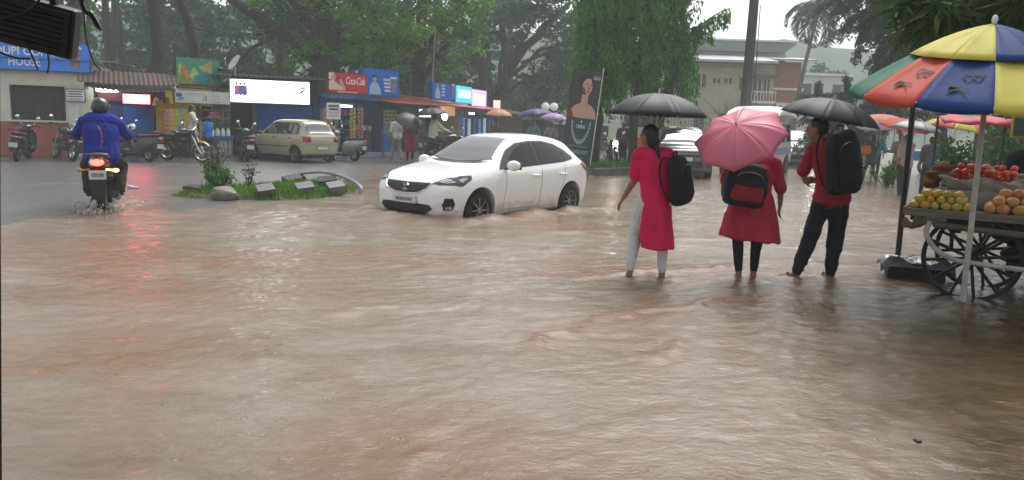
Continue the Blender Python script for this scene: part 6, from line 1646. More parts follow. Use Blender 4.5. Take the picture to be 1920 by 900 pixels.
def person(label, loc, rz, J, top, bottom, skin=SKIN, H=1.65, g=1.0, hair='short', voxel=.016, face=(0, 1, 0), sleeve=.9, leg=1.0, shoes=None, kurta=None, group=None, curl=(.6, .6), hands=True, tops=None, name='person', helmet=None, flare=1.0, legr=1.0, hairm=None, hdir=None):
    t = thing(name, label, 'person', loc, rz, group)
    k = H/1.65
    V = {q: Vector(p) for q, p in J.items()}
    f = Vector(face).normalized(); up_ = Vector((0, 0, 1)); sd = f.cross(up_).normalized()
    fine = voxel < .012
    # body: one continuous figure
    b = MB()
    hd = V['head']
    M = Matrix((sd, f, up_)).transposed()
    E = M.to_euler()
    b.ell(hd, (.072*k, .092*k, .112*k), 18, 12, E)
    b.ell(hd + f*.022*k - up_*.052*k, (.052*k, .062*k, .062*k), 14, 8, E)      # jaw
    b.ell(hd + f*.092*k - up_*.012*k, (.013*k, .020*k, .024*k), 8, 6, E)       # nose
    b.ell(hd + f*.080*k - up_*.055*k, (.024*k, .012*k, .012*k), 8, 6, E)       # mouth
    for s_ in (1, -1): b.ell(hd + sd*s_*.074*k - up_*.012*k, (.010*k, .022*k, .032*k), 8, 6, E)
    b.cap(V['neck'] - up_*.03, hd - up_*.06*k, .052*k, .050*k)
    b.cap(V['shL']*.75 + V['shR']*.25, V['shR']*.75 + V['shL']*.25, .082*k*g)
    for a, c_, ra, rb in (('chest', 'waist', .125, .108), ('waist', 'pelvis', .108, .125)): b.cap(V[a], V[c_], ra*k*g, rb*k*g, 12)
    for s_ in 'LR':
        b.cap(V['chest'].lerp(V['neck'], .8), V['sh'+s_], .06*k, .060*k)
        b.cap(V['sh'+s_], V['el'+s_], .050*k*g**.5, .040*k); b.cap(V['el'+s_], V['wr'+s_], .040*k, .026*k)
        b.cap(V['hip'+s_], V['kn'+s_], .085*k*g**.5, .056*k); b.cap(V['kn'+s_], V['an'+s_], .056*k, .034*k)
        dt = V['toe'+s_]-V['an'+s_]
        b.cap(V['an'+s_], V['an'+s_]+Vector((0, 0, -.035*k)), .036*k, .036*k)
        b.cap(V['an'+s_].lerp(V['toe'+s_], .0)+Vector((0, 0, -.03*k)), V['toe'+s_], .036*k, .026*k)
        if fine:
            ac = Vector((-dt.y, dt.x, 0)).normalized()
            for q in range(5): b.cap(V['toe'+s_]+ac*(q-2)*.014, V['toe'+s_]+ac*(q-2)*.016+dt.normalized()*.03, .009, .008, 6)
        if hands:
            dw = V['hd'+s_]-V['wr'+s_] if 'hd'+s_ in V else (V['wr'+s_]-V['el'+s_])
            ac = V['ac'+s_] if 'ac'+s_ in V else Vector((0, 1, 0))
            if fine: hand(b, V['wr'+s_], dw, ac, k, curl[0 if s_ == 'L' else 1], 1 if s_ == 'L' else -1)
            else: b.cap(V['wr'+s_], V['wr'+s_]+dw.normalized()*.11*k, .030*k, .024*k)
    body = put('body', organic(b, voxel*(.7 if fine else 1), 3), skin, t)
    for s_ in (1, -1):
        MB().ell(hd + f*.083*k + sd*s_*.030*k + up_*.006*k, (.013*k, .008*k, .008*k), 8, 6, E).build('eye', mat('eye_dark', (.03, .02, .015), .2), t)
    # hair or helmet
    if helmet:
        hb = MB().ell(hd + up_*.012 - f*.01, (.128*k, .150*k, .140*k), 24, 16, E)
        o = put('helmet', organic(hb, .014, 4), helmet, t)
        MB().ell(hd + f*.05 - up_*.0, (.118*k, .098*k, .065*k), 18, 10, E).build('visor', GLASS_D, o)
    else:
        hb = MB().ell(hd + up_*.020*k - f*.020*k, (.083*k, .098*k, .108*k), 18, 12, E)
        if hair in ('long', 'plait'): hb.ell(hd - f*.05*k - up_*.03*k, (.078*k, .062*k, .11*k), 14, 10, E)
        if hair == 'plait':
            hb.ell(hd - f*.105*k - up_*.05*k, (.034*k, .034*k, .05*k), 12, 8, E)
            p = hd - f*.10*k - up_*.07*k
            q = p - up_*.42*k - f*.02 + (Vector(hdir) if hdir else Vector())
            for i in range(9): 
                c0 = p.lerp(q, i/8); hb.ell(c0, (.034*k*(1-.05*i), .032*k*(1-.05*i), .040*k), 10, 6)
        put('hair', organic(hb, max(voxel, .012), 2), hairm or HAIR, t)
    # upper garment
    u = MB(); pad = .014
    u.cap(V['shL']*.8 + V['shR']*.2, V['shR']*.8 + V['shL']*.2, .086*k*g+pad)
    for a, c_, ra, rb in (('chest', 'waist', .128, .112), ('waist', 'pelvis', .112, .13)):
        w_ = .055*g*k
        sx = (V['shR']-V['shL']).normalized()*w_
        for m_ in (-1, 0, 1): u.cap(V[a]+sx*m_, V[c_]+sx*m_, ra*k*g*.92+pad, rb*k*g*.92+pad, 12)
    u.cap(V['neck']-up_*.05*k, V['neck']-up_*.01*k, .066*k, .058*k)
    for s_ in 'LR':
        u.cap(V['chest'].lerp(V['neck'], .75), V['sh'+s_], .066*k+pad*.5, .062*k+pad)
        e = V['sh'+s_].lerp(V['el'+s_], min(sleeve, 1)); u.cap(V['sh'+s_], e, .056*k*g**.5+pad, .050*k*g**.5+pad)
        if sleeve > 1: u.cap(V['el'+s_], V['el'+s_].lerp(V['wr'+s_], sleeve-1), .046*k+pad, .034*k+pad)
    if kurta:
        hem = Vector(kurta['hem']); rx, ry = kurta['r']
        pl = V['pelvis']; P = []
        N_ = 36
        top_r = (.175*k*g, .135*k*g)
        rows = 12
        for i in range(rows+1):
            f_ = i/rows; c0 = (V['waist'].lerp(pl, .2)).lerp(hem, f_)
            row = []
            for j in range(N_):
                a = 2*PI*j/N_
                fold = 1 + (.045*math.sin(5*a+1.3)+.03*math.sin(9*a))*f_**1.2
                rr = (top_r[0]*(1-f_**.7)+rx*f_**.7, top_r[1]*(1-f_**.7)+ry*f_**.7)
                row.append((c0.x+rr[0]*fold*math.cos(a), c0.y+rr[1]*fold*math.sin(a), c0.z+(kurta.get('slope', 0)*math.cos(a)+.012*math.sin(4*a))*f_))
            P.append(row)
        u.grid(P, cv=True)
        o_ = len(u.v)-(rows+1)*N_
        u.f.append(tuple(o_+j for j in range(N_))); u.f.append(tuple(o_+rows*N_+j for j in range(N_-1, -1, -1)))
    else:
        u.cap(V['pelvis']-(V['shR']-V['shL']).normalized()*.05, V['pelvis']+(V['shR']-V['shL']).normalized()*.05, .135*k*g+pad*.6)
        u.loft([(V['pelvis'].z+.10, V['pelvis'].x, V['pelvis'].y, .165*k*g, .135*k*g), (V['pelvis'].z-.07*k, V['pelvis'].x, V['pelvis'].y, .178*k*g, .145*k*g)], 20, 'z')
    put('kurta' if kurta else 'shirt', wrinkle(organic(u, voxel, 5), .016 if voxel < .014 else .008, 9, 3.2), top, t)
    # legs
    l_ = MB()
    l_.cap(V['hipL'], V['hipR'], .11*k*g, .11*k*g)
    for s_ in 'LR':
        an = V['kn'+s_].lerp(V['an'+s_], leg)
        l_.cap(V['hip'+s_], V['kn'+s_], (.092*k*g**.5)*legr+.008, .060*k*flare*legr+.010); l_.cap(V['kn'+s_], an, .060*k*flare*legr+.010, (.040*k+.006)*flare*legr)
    put('trousers' if not kurta else 'leggings', wrinkle(organic(l_, voxel, 3), (.013 if flare > 1 else .006) if voxel < .014 else .004, 7, 10, 3), bottom, t)
    if shoes:
        for s_ in 'LR':
            m_ = MB(); dt = (V['toe'+s_]-V['an'+s_]); d2 = Vector((dt.x, dt.y, 0)).normalized(); h_ = V['an'+s_]
            z_ = V['toe'+s_].z-.022*k
            for q in np.linspace(-.06, .17, 6): m_.ell((h_.x+d2.x*q, h_.y+d2.y*q, z_), (.05, .05, .016), 10, 6)
            m_.cap(h_+d2*.08+Vector((-d2.y, d2.x, 0))*.04+Vector((0, 0, z_-h_.z+.0)), h_+d2*.09+Vector((0, 0, z_-h_.z+.07)), .018); m_.cap(h_+d2*.08-Vector((-d2.y, d2.x, 0))*.04+Vector((0, 0, z_-h_.z)), h_+d2*.09+Vector((0, 0, z_-h_.z+.07)), .018)
            put('sandal', organic(m_, .012, 1), shoes, t)
    return t, V

def wrinkle(me, amp, fx=9, fz=3.5, seed=0):
    n = len(me.vertices); co = np.zeros(n*3); no = np.zeros(n*3)
    me.vertices.foreach_get('co', co); me.vertices.foreach_get('normal', no)
    co, no = co.reshape(-1, 3), no.reshape(-1, 3)
    u_ = co[:, 0]*fx + co[:, 1]*fx*.8 + seed; v_ = co[:, 2]*fz + co[:, 0]*2.5
    d_ = fbm(u_, v_, 3, .55)*1.3 + .7*(.35-np.abs(fbm(u_*.6+5, v_*2.2+3, 2)))
    me.vertices.foreach_set('co', (co + no*(d_*amp)[:, None]).ravel()); me.update()
    return me

def umbrella(label, tip, axis, R, depth, mats, n=8, shaft=.80, roll=0.0, group='umbrellas held in the rain', name='umbrella', scallop=.06, handle=True, phi=R_(62), shaftm=None, cat='umbrella'):
    ax = Vector(axis).normalized()
    t = thing(name, label, cat, tip, 0, group)
    t.rotation_euler = ax.to_track_quat('Z', 'Y').to_euler()
    def rib(a, v):
        r_ = R*math.sin(v*phi)/math.sin(phi); z = -depth*(1-math.cos(v*phi))/(1-math.cos(phi))
        return Vector((r_*math.cos(a), r_*math.sin(a), z))
    for i in range(n):
        a0, a1 = roll+2*PI*i/n, roll+2*PI*(i+1)/n
        P = []
        for j in range(10):
            v = j/9
            A, B = rib(a0, v), rib(a1, v)
            row = []
            for q in range(7):
                u_ = q/6; p = A.lerp(B, u_); s4 = 4*u_*(1-u_)
                p = p - Vector((p.x, p.y, 0))*scallop*s4*v**3
                p.z -= .018*R*s4*math.sin(PI*v)
                row.append(p)
            P.append(row)
        MB().grid(P).build('panel', mats[i % len(mats)], t, thick=.003, angle=60)
        MB().tube([rib(a0, v)-Vector((0, 0, .006)) for v in np.linspace(0.03, 1, 9)], .003, 5).build('rib', STEEL, t)
        MB().tube([rib(a0, .55)-Vector((0, 0, .008)), Vector((0, 0, -depth-.12*R/.5))], .0025, 4).build('stretcher', STEEL, t)
    MB().cyl((0, 0, -shaft), (0, 0, .0), .006*R/.5, n=8).build('shaft', shaftm or STEEL, t)
    MB().cyl((0, 0, -.01), (0, 0, .05*R/.5), .010*R/.5, .005*R/.5, 8).build('ferrule', STEEL, t)
    if handle: MB().tube(catmull([(0, 0, -shaft-.13), (0, 0, -shaft-.05), (0, 0, -shaft+.01)], 4), .014, 8).build('handle', BLACK, t)
    return t

def backpack(label, loc, rz, size, m, m2, seed=0, straps=True, name='backpack', tilt=(0, 0), strapm=None):
    t = thing(name, label, 'backpack', loc, rz)
    t.rotation_euler = (tilt[0], tilt[1], rz)
    w_, d_, h_ = size
    b = MB().loft([(-h_*.50, 0, 0, w_*.36, d_*.36), (-h_*.44, 0, -.01, w_*.47, d_*.48), (-h_*.1, 0, -.02, w_*.50, d_*.55), (h_*.25, 0, -.005, w_*.48, d_*.46), (h_*.44, 0, .01, w_*.38, d_*.34), (h_*.5, 0, .015, w_*.22, d_*.2)], 28, 'z', pw=3.0)
    put('bag', organic(b, .012, 4), m, t)
    p = MB().loft([(-h_*.38, 0, -d_*.5, w_*.36, d_*.10), (-h_*.30, 0, -d_*.53, w_*.40, d_*.16), (-h_*.05, 0, -d_*.50, w_*.38, d_*.15), (h_*.06, 0, -d_*.44, w_*.30, d_*.10)], 22, 'z', pw=3)
    put('pocket', organic(p, .010, 3), m2, t)
    MB().tube([(w_*.30*math.cos(a), -d_*.50-.012*math.sin(a), h_*.16+h_*.14*math.sin(a)) for a in np.linspace(0, PI, 12)], .005, 5).build('zip', strapm or BLACK, t)
    MB().tube(catmull([(-.035, .03, h_*.47), (-.03, .03, h_*.56), (.03, .03, h_*.56), (.035, .03, h_*.47)], 4), .009, 6).build('top_loop', strapm or m, t)
    if straps:
        for sg in (1, -1):
            MB().tube(catmull([(sg*w_*.22, d_*.34, h_*.44), (sg*w_*.32, d_*.75, h_*.46), (sg*w_*.40, d_*.95, h_*.15), (sg*w_*.42, d_*.55, -h_*.30), (sg*w_*.36, d_*.2, -h_*.42)], 6), .022, 8, squash=.35).build('strap', strapm or m, t)
    return t

PINK_K = mat('crimson_cotton', (.60, .010, .088), .75, var=.16, scale=5, bump=.9, bscale=7, stretch=(1, 1, .45))
RED_K = mat('red_cotton', (.40, .026, .058), .8, var=.18, scale=5, bump=.9, bscale=7, stretch=(1, 1, .45))
LEG_W = mat('white_leggings', (.56, .57, .60), .7, var=.15, scale=6, bump=.6, bscale=16)
LEG_B = mat('black_leggings', (.012, .012, .016), .75, var=.2)
NAVY = mat('navy_trousers', (.010, .013, .026), .75, var=.25, bump=.8, bscale=9)
BAG_B = mat('black_nylon', (.010, .010, .014), .6, var=.25, bump=.2)
BAG_N = mat('navy_nylon', (.014, .014, .028), .6, var=.25, bump=.2)
# --- woman in crimson with the long plait
J = joints(1.58, .165)
J.update(head=(-.075, .02, 1.475), neck=(-.03, 0, 1.32), chest=(0, 0, 1.17), waist=(.02, .0, .98), pelvis=(.03, 0, .83),
         shL=(-.165, .02, 1.275), elL=(-.185, .03, 1.035), wrL=(-.285, .10, .835), hdL=(-.325, .13, .755), acL=(.3, .8, 0),
         shR=(.155, .03, 1.28), elR=(.17, .20, 1.11), wrR=(.04, .32, 1.25), hdR=(.0, .34, 1.30), acR=(0, 0, 1),
         hipL=(-.07, .02, .80), knL=(-.135, .13, .45), anL=(-.19, .02, .06), toeL=(-.27, .14, .0),
         hipR=(.10, .0, .80), knR=(.13, .02, .44), anR=(.14, 0, .06), toeR=(.12, .15, .0))
person('woman in a crimson kurta and white leggings reaching her left arm down', (1.42, 7.86, -.022), 0, J, PINK_K, LEG_W, H=1.58, g=.90, hair='plait', voxel=.011, face=(-.75, .66, 0), sleeve=.85, leg=.88, kurta=dict(hem=(.075, -.01, .34), r=(.165, .15), slope=0), curl=(.35, 1.1), hdir=(.05, -.02, 0))
umbrella('black umbrella over the woman in crimson', (1.46, 8.06, 1.885), (.02, .0, 1), .53, .225, [mat('umbrella_black', (.020, .022, .027), .55, var=.15, spec=.4)], shaft=.62, roll=.2)
backpack('black backpack slung behind the right shoulder of the woman in crimson', (1.655, 7.74, 1.03), R_(50), (.30, .16, .50), BAG_B, BAG_N, tilt=(R_(-4), R_(-8)))
# --- woman in red behind the pink umbrella
J = joints(1.56, .18)
J.update(head=(-.04, .10, 1.43), neck=(-.02, .04, 1.30), chest=(0, 0, 1.12), waist=(.01, 0, .95), pelvis=(.01, 0, .80),
         shR=(.215, .02, 1.23), elR=(.29, .0, .98), wrR=(.315, .04, .80), hdR=(.31, .05, .72), acR=(0, 1, 0),
         shL=(-.20, .02, 1.23), elL=(-.23, .20, 1.02), wrL=(-.07, .30, 1.16), hdL=(-.02, .32, 1.2), acL=(0, 0, 1),
         hipL=(-.09, 0, .78), knL=(-.105, .02, .42), anL=(-.075, 0, .06), toeL=(-.10, .14, 0), hipR=(.09, 0, .78), knR=(.095, .02, .42), anR=(.075, -.01, .06), toeR=(.09, .14, 0))
person('woman in a dark red kurta and black leggings under the pink umbrella', (2.475, 8.02, -.02), 0, J, RED_K, LEG_B, H=1.56, g=1.16, hair='long', voxel=.011, face=(-.2, 1, 0), sleeve=1.15, leg=.86, kurta=dict(hem=(.01, 0, .44), r=(.315, .235), slope=-.03), curl=(1.1, .35), flare=.92, legr=1.0)
umbrella('pink umbrella tilted back towards the camera', (2.105, 7.47, 1.59), (-.42, -.54, .74), .455, .18, [mat('umbrella_pink', (.72, .20, .29), .4, var=.06, transl=.3, spec=.5)], shaft=.75, roll=R_(12), scallop=.04)
backpack('navy backpack with a red pocket on the back of the woman in dark red', (2.325, 7.76, 1.0), R_(6), (.44, .17, .44), BAG_N, mat('red_nylon', (.26, .018, .03), .6, var=.2, bump=.2), tilt=(0, R_(8)), strapm=mat('grey_strap', (.20, .20, .20), .7))
# --- man with the big black backpack
J = joints(1.74, .20)
J.update(head=(-.10, .06, 1.60), neck=(-.02, .02, 1.46), chest=(.06, 0, 1.27), waist=(.10, 0, 1.06), pelvis=(.10, 0, .90),
         shL=(-.08, .12, 1.40), elL=(-.17, .16, 1.14), wrL=(-.08, .32, 1.03), hdL=(-.0, .38, 1.04), acL=(0, 0, 1),
         shR=(.19, -.08, 1.40), elR=(.20, .18, 1.16), wrR=(.02, .30, 1.30), hdR=(-.02, .30, 1.36), acR=(0, 0, 1),
         hipL=(.03, .05, .88), knL=(-.07, .04, .48), anL=(-.205, 0, .075), toeL=(-.36, .05, .01), hipR=(.17, -.04, .88), knR=(.185, .02, .48), anR=(.165, .02, .075), toeR=(.10, .15, .01))
person('man in a red shirt and navy trousers holding a black umbrella', (3.27, 8.17, -.02), 0, J, mat('red_shirt', (.26, .014, .028), .75, var=.15, bump=.8, bscale=8), NAVY, H=1.74, g=.98, hair='short', voxel=.011, face=(-.9, .45, -.12), sleeve=.95, leg=.98, shoes=mat('sandal_dark', (.03, .022, .018), .6), curl=(.8, 1.1), flare=1.25, legr=1.0)
umbrella('black umbrella tipped to the right over the man in red', (3.40, 8.42, 1.90), (.15, -.10, 1), .52, .22, [mat('umbrella_black', (.02, .022, .027), .35)], shaft=.62, roll=.1)
backpack('large black backpack covering the back of the man in red', (3.36, 7.97, 1.25), R_(20), (.40, .20, .66), BAG_B, mat('black_nylon2', (.007, .007, .009), .65, var=.2), tilt=(R_(-3), R_(-5)))

# --- motorcycle rider
J = joints(1.72, .21)
J.update(pelvis=(0, .16, .95), waist=(0, .17, 1.10), chest=(0, .22, 1.28), neck=(0, .28, 1.50), head=(.0, .33, 1.66))
for s_, k_ in (('L', -1), ('R', 1)):
    J['sh'+s_] = (k_*.215, .26, 1.45); J['el'+s_] = (k_*.37, .48, 1.20); J['wr'+s_] = (k_*.40, .78, 1.08); J['hd'+s_] = (k_*.40, .90, 1.06); J['ac'+s_] = (1, 0, 0)
    J['hip'+s_] = (k_*.10, .18, .93); J['kn'+s_] = (k_*.23, .60, .76); J['an'+s_] = (k_*.21, .36, .40); J['toe'+s_] = (k_*.23, .56, .33)
person('motorcycle rider seen from behind in a royal blue shirt and dark helmet', (-6.26, 11.72, -.085), R_(23), J, mat('royal_blue_shirt', (.012, .026, .24), .8, var=.15, bump=.9, bscale=7), mat('olive_trousers', (.022, .026, .018), .8, var=.2), H=1.72, g=1.36, voxel=.012, sleeve=.9, helmet=mat('helmet_black', (.02, .02, .023), .25, var=.1, coat=.4), curl=(1.2, 1.2), flare=1.5, legr=1.1, shoes=mat('shoe_brown', (.05, .035, .03), .6), group=None)

# --- people further off
def col(n, c, r=.75): return mat('cloth_'+n, c, r, var=.15)
FARG = 'people in the rain further off'
def far(label, loc, rz, H, top, bot, g=1.0, walk=0, arm=None, **k):
    J = joints(H, .18*H/1.65)
    if walk:
        J['knL'] = (-.09, .16, .29*H); J['anL'] = (-.09, .22, .05*H); J['toeL'] = (-.09, .36, .02*H)
        J['knR'] = (.09, .02, .28*H); J['anR'] = (.09, -.20, .07*H); J['toeR'] = (.09, -.08, .02*H)
    if arm:      # right hand raised to hold an umbrella or reach out
        J['elR'] = (.24, .16, .66*H); J['wrR'] = (.12, .34, .76*H if arm == 'up' else .64*H)
    return person(label, loc, rz, J, top, bot, H=H, g=g, voxel=.022, group=FARG, **k)
far('man in a cream shirt standing at the yellow snack shop', (-10.72, 25.9, .12), R_(-75), 1.66, col('cream', (.55, .52, .42)), col('grey', (.10, .10, .10)), arm='out')
far('boy in a blue shirt facing the snack shop table', (-10.12, 25.7, .015), R_(60), 1.42, col('blue', (.03, .16, .45)), col('dark', (.03, .03, .04)), arm='out')
far('man in a white shirt and khaki trousers walking by the kiosks', (-4.30, 28.4, .015), R_(35), 1.66, col('white', (.62, .61, .58)), col('khaki', (.28, .25, .19)), walk=1)
far('woman in maroon sheltering under a dark umbrella by the kiosks', (-3.80, 28.2, .015), R_(-20), 1.56, col('maroon', (.22, .015, .04)), col('plum', (.07, .01, .03)), kurta=dict(hem=(0, 0, .35), r=(.24, .2)), hair='long', arm='up')
umbrella('dark grey umbrella tilted low over the woman in maroon', (-3.72, 27.75, 1.62), (.35, -.5, .75), .52, .22, [mat('umbrella_grey', (.045, .05, .055), .4, var=.1)], shaft=.7)
J = joints(1.68, .19); J.update(pelvis=(0, .16, .90), waist=(0, .17, 1.08), chest=(0, .2, 1.26), neck=(0, .22, 1.47), head=(.0, .25, 1.61))
for s_, k_ in (('L', -1), ('R', 1)):
    J['sh'+s_] = (k_*.19, .22, 1.42); J['el'+s_] = (k_*.30, .42, 1.2); J['wr'+s_] = (k_*.34, .70, 1.1); J['hip'+s_] = (k_*.10, .18, .9); J['kn'+s_] = (k_*.22, .58, .75); J['an'+s_] = (k_*.21, .36, .40); J['toe'+s_] = (k_*.23, .52, .33)
person('man in a pale jacket astride a motorcycle before the kiosks', (-3.05, 27.6, .015), R_(-55), J, col('pale_green', (.48, .50, .40)), col('dark', (.03, .03, .04)), H=1.68, g=1.15, voxel=.02, sleeve=1.8, group=FARG)
umbrella('wide black umbrella over the man in the pale jacket', (-3.02, 27.7, 1.96), (-.1, -.05, 1), .62, .24, [mat('umbrella_black', (.02, .022, .027), .35)], shaft=.75)
far('man in a dark checked shirt standing by the ashoka trunks', (4.1, 29.6, .01), R_(160), 1.70, mat('checked_cloth', (.16, .06, .07), .8, var=.8, scale=14, col2=(.05, .04, .08)), col('dark', (.03, .03, .04)))
far('person in blue jeans beyond the banner pole', (3.25, 33.0, .01), R_(200), 1.62, col('tan', (.35, .24, .18)), col('jeans', (.05, .09, .18)), walk=1)
far('person under the peach umbrella behind the white hatchback', (-.75, 31.0, .0), R_(180), 1.62, col('brown', (.16, .10, .07)), col('dark', (.03, .03, .04)), arm='up')
umbrella('peach coloured umbrella seen above the roof of the white hatchback', (-.66, 30.7, 2.02), (.03, -.05, 1), .56, .24, [mat('umbrella_peach', (.60, .32, .20), .5, var=.1, transl=.2)], shaft=.8)
far('person under the lilac umbrella beside the banner', (1.45, 31.5, .0), R_(170), 1.60, col('lilac', (.35, .28, .38)), col('dark', (.03, .03, .04)), arm='up')
umbrella('lilac umbrella left of the jewellery banner', (1.55, 31.2, 1.95), (.05, -.05, 1), .58, .24, [mat('umbrella_lilac', (.42, .30, .52), .5, var=.1, transl=.2)], shaft=.8)
umbrella('navy blue umbrella behind the lilac one', (.80, 33.5, 2.15), (-.1, 0, 1), .8, .3, [mat('umbrella_navy', (.03, .04, .14), .5, var=.1)], shaft=.9)
far('person under the navy umbrella near the long shed', (.80, 33.8, .0), R_(170), 1.62, col('teal', (.10, .30, .34)), col('dark', (.03, .03, .04)), arm='up')
far('walker in dark green with an orange bag under a greyish pink umbrella', (11.55, 25.2, -.06), R_(15), 1.60, col('green', (.02, .065, .05)), col('dark_green', (.02, .05, .045)), walk=1, arm='up', kurta=dict(hem=(0, 0, .62), r=(.21, .18)), hair='long')
umbrella('greyish pink umbrella of the walker in dark green', (11.55, 25.0, 1.92), (-.05, -.1, 1), .66, .22, [mat('umbrella_mauve', (.34, .22, .27), .5, var=.15, transl=.25), mat('umbrella_mauve2', (.42, .36, .40), .5, var=.15, transl=.25)], shaft=.8)
o = put('handbag', organic(MB().loft([(-.14, 0, 0, .14, .05), (-.05, 0, 0, .17, .07), (.1, 0, 0, .15, .06), (.14, 0, 0, .10, .03)], 16, 'z', pw=3), .02, 2), col('orange', (.55, .16, .04))); o.location = (11.28, 25.05, 1.02); tag(o, 'orange handbag on the arm of the walker in dark green', 'handbag')
far('pedestrian in a beige top and dark trousers left of the fruit cart', (10.05, 20.0, -.06), R_(20), 1.64, col('beige', (.36, .28, .26)), col('dark', (.03, .03, .04)), g=1.1, arm='up', flare=1.3)
umbrella('dark grey umbrella above the pedestrian in beige', (10.15, 19.8, 1.90), (.1, -.1, 1), .64, .22, [mat('umbrella_grey', (.045, .05, .055), .4), mat('umbrella_grey2', (.10, .11, .115), .4, var=.1)], shaft=.8)
far('pedestrian in a slate grey shirt behind the black cart pole', (11.0, 20.6, -.06), R_(-10), 1.60, col('slate', (.08, .09, .11)), col('dark', (.03, .03, .04)), walk=1)
umbrella('orange red umbrella, nearer of the two behind the man', (11.6, 23.2, 2.0), (.1, -.2, 1), .75, .28, [mat('umbrella_orange', (.70, .12, .06), .5, var=.1, transl=.3)], shaft=.9, group='umbrellas on the far right')
far('person in grey under the orange red umbrella', (11.6, 23.5, -.06), R_(160), 1.62, col('grey2', (.22, .22, .24)), col('dark', (.03, .03, .04)), arm='up')
umbrella('orange umbrella, farther of the two behind the man', (13.4, 28.6, 2.25), (0, -.1, 1), .95, .35, [mat('umbrella_orange2', (.68, .20, .10), .5, var=.1, transl=.3)], shaft=1.1, group='umbrellas on the far right')
far('person under the farther orange umbrella', (13.4, 28.9, -.06), R_(150), 1.62, col('teal2', (.05, .20, .22)), col('dark', (.03, .03, .04)), arm='up')
umbrella('yellow and red parasol glimpsed right of the black cart pole', (12.55, 22.2, 2.05), (.15, -.1, 1), .85, .32, [mat('parasol_yellow', (.62, .55, .10), .5, var=.1, transl=.2), mat('parasol_red', (.55, .08, .05), .5, var=.1, transl=.2)], shaft=2.05, group='umbrellas on the far right', handle=False)
J = joints(1.70, .20); J.update(elL=(-.27, .15, 1.1), wrL=(-.22, .38, 1.05), elR=(.27, .15, 1.1), wrR=(.2, .38, 1.05), head=(0, .08, 1.57))
person('fruit vendor in black clothes at the right edge behind the cart', (5.62, 8.4, -.05), R_(150), J, col('vendor_black', (.012, .012, .014)), col('vendor_dark', (.02, .02, .022)), H=1.70, g=1.15, voxel=.018, sleeve=1.7, group=None)
# ------------------------------------------------------------------ fruit cart with its parasol
CW = mat('cart_wood', (.17, .145, .12), .65, var=.45, scale=4, bump=.3, stretch=(.4, 5, 5))
CD = mat('cart_dark_wood', (.035, .026, .02), .7, var=.4, scale=5, bump=.3)
WPIPE = mat('white_pipe', (.46, .46, .42), .45, var=.3, scale=6)
CA = R_(-32.3)
cart = thing('fruit_cart', 'wooden fruit cart on large spoked wheels standing in the flood', 'cart', (3.92, 7.68, 0), CA)
CL, CWd, CZ = 2.3, .92, .82
for i in range(7):
    MB().box((CL/2+random.uniform(-.02, .02), .065+.13*i, CZ-.02+random.uniform(-.003, .003)), (CL, .122, .04)).build('plank', CW, cart, smooth=False, bev=.004)
MB().box((CL/2, -.018, CZ-.025), (CL+.04, .03, .075)).build('front_rail', CW, cart, smooth=False, bev=.006)
MB().box((-.018, CWd/2, CZ-.015), (.03, CWd+.02, .07)).build('end_rail', CW, cart, smooth=False, bev=.006)
MB().box((.22, .02, CZ-.085), (.36, .05, .04)).build('batten', CD, cart, smooth=False)
for y_ in (.10, .80): MB().box((CL/2+.1, y_, CZ-.11), (CL-.5, .07, .09)).build('beam', CD, cart, smooth=False, bev=.006)
for x_ in (.45, 1.2, 1.9): MB().box((x_, CWd/2, CZ-.17), (.07, CWd*.9, .07)).build('crossbeam', CD, cart, smooth=False)
MB().tube([(.25, -.03, CZ-.13), (.9, -.04, CZ-.16), (CL, -.03, CZ-.18)], .03, 8).build('side_pole', mat('old_pole', (.13, .11, .08), .7, var=.4), cart)
def cart_wheel(x, y, R, spokes=12):
    w_ = bpy.data.objects.new('wheel', None); COL.objects.link(w_); w_.parent = cart; w_.location = (x, y, R-.045)
    IR = mat('old_iron', (.022, .019, .017), .6, var=.4, scale=6)
    MB().lathe([(R*.905, -.024), (R, -.026), (R, .026), (R*.905, .024), (R*.905, -.024)], n=56).build('rim', IR, w_)
    MB().lathe([(R*.935, -.026), (R*.955, -.028), (R*.955, .028), (R*.935, .026)], n=56).build('tyre_band', mat('worn_rubber', (.03, .028, .026), .7), w_)
    MB().lathe([(.001, -.07), (.045, -.07), (.06, -.03), (.06, .03), (.045, .07), (.001, .07)], n=16).build('hub', IR, w_)
    for i in range(spokes):
        a = 2*PI*i/spokes+.15
        MB().bar((math.cos(a)*.05, 0, math.sin(a)*.05), (math.cos(a)*R*.94, 0, math.sin(a)*R*.94), .042, .028).build('spoke', IR, w_)
cart_wheel(.60, .04, .43); cart_wheel(.66, .84, .43); cart_wheel(1.95, .84, .40)
MB().cyl((.60, 0, .385), (.62, .88, .385), .025).build('axle', CD, cart)
# white bent frame pipe and a rusty brace
MB().tube(catmull([(.22, -.05, CZ-.10), (.20, -.06, .60), (.28, -.06, .47), (.42, -.07, .38), (.62, -.07, .355), (1.1, -.07, .34), (1.9, -.06, .32)], 7), .024, 8).build('frame_pipe', WPIPE, cart)
MB().bar((1.25, .06, .36), (1.35, .06, .72), .04).build('brace', CD, cart)
MB().bar((.42, .10, .45), (.40, .12, .72), .035).build('brace', CD, cart)
for i, (p, s_) in enumerate((((.12, .0, .66), (.09, .06, .07)), ((.05, .02, .60), (.07, .05, .08)), ((.2, -.02, .70), (.08, .05, .05)))):
    pass
rag = MB()
for i in range(9): rag.ell((.02+.035*i+random.uniform(-.02, .02), -.02+random.uniform(-.02, .03), .66+.01*i+random.uniform(-.03, .03)), (random.uniform(.035, .07), .035, random.uniform(.025, .06)), 8, 6)
o = put('rag', organic(rag, .012, 1), mat('dirty_cloth', (.16, .13, .10), .85, var=.5, scale=12, bump=.4), cart)
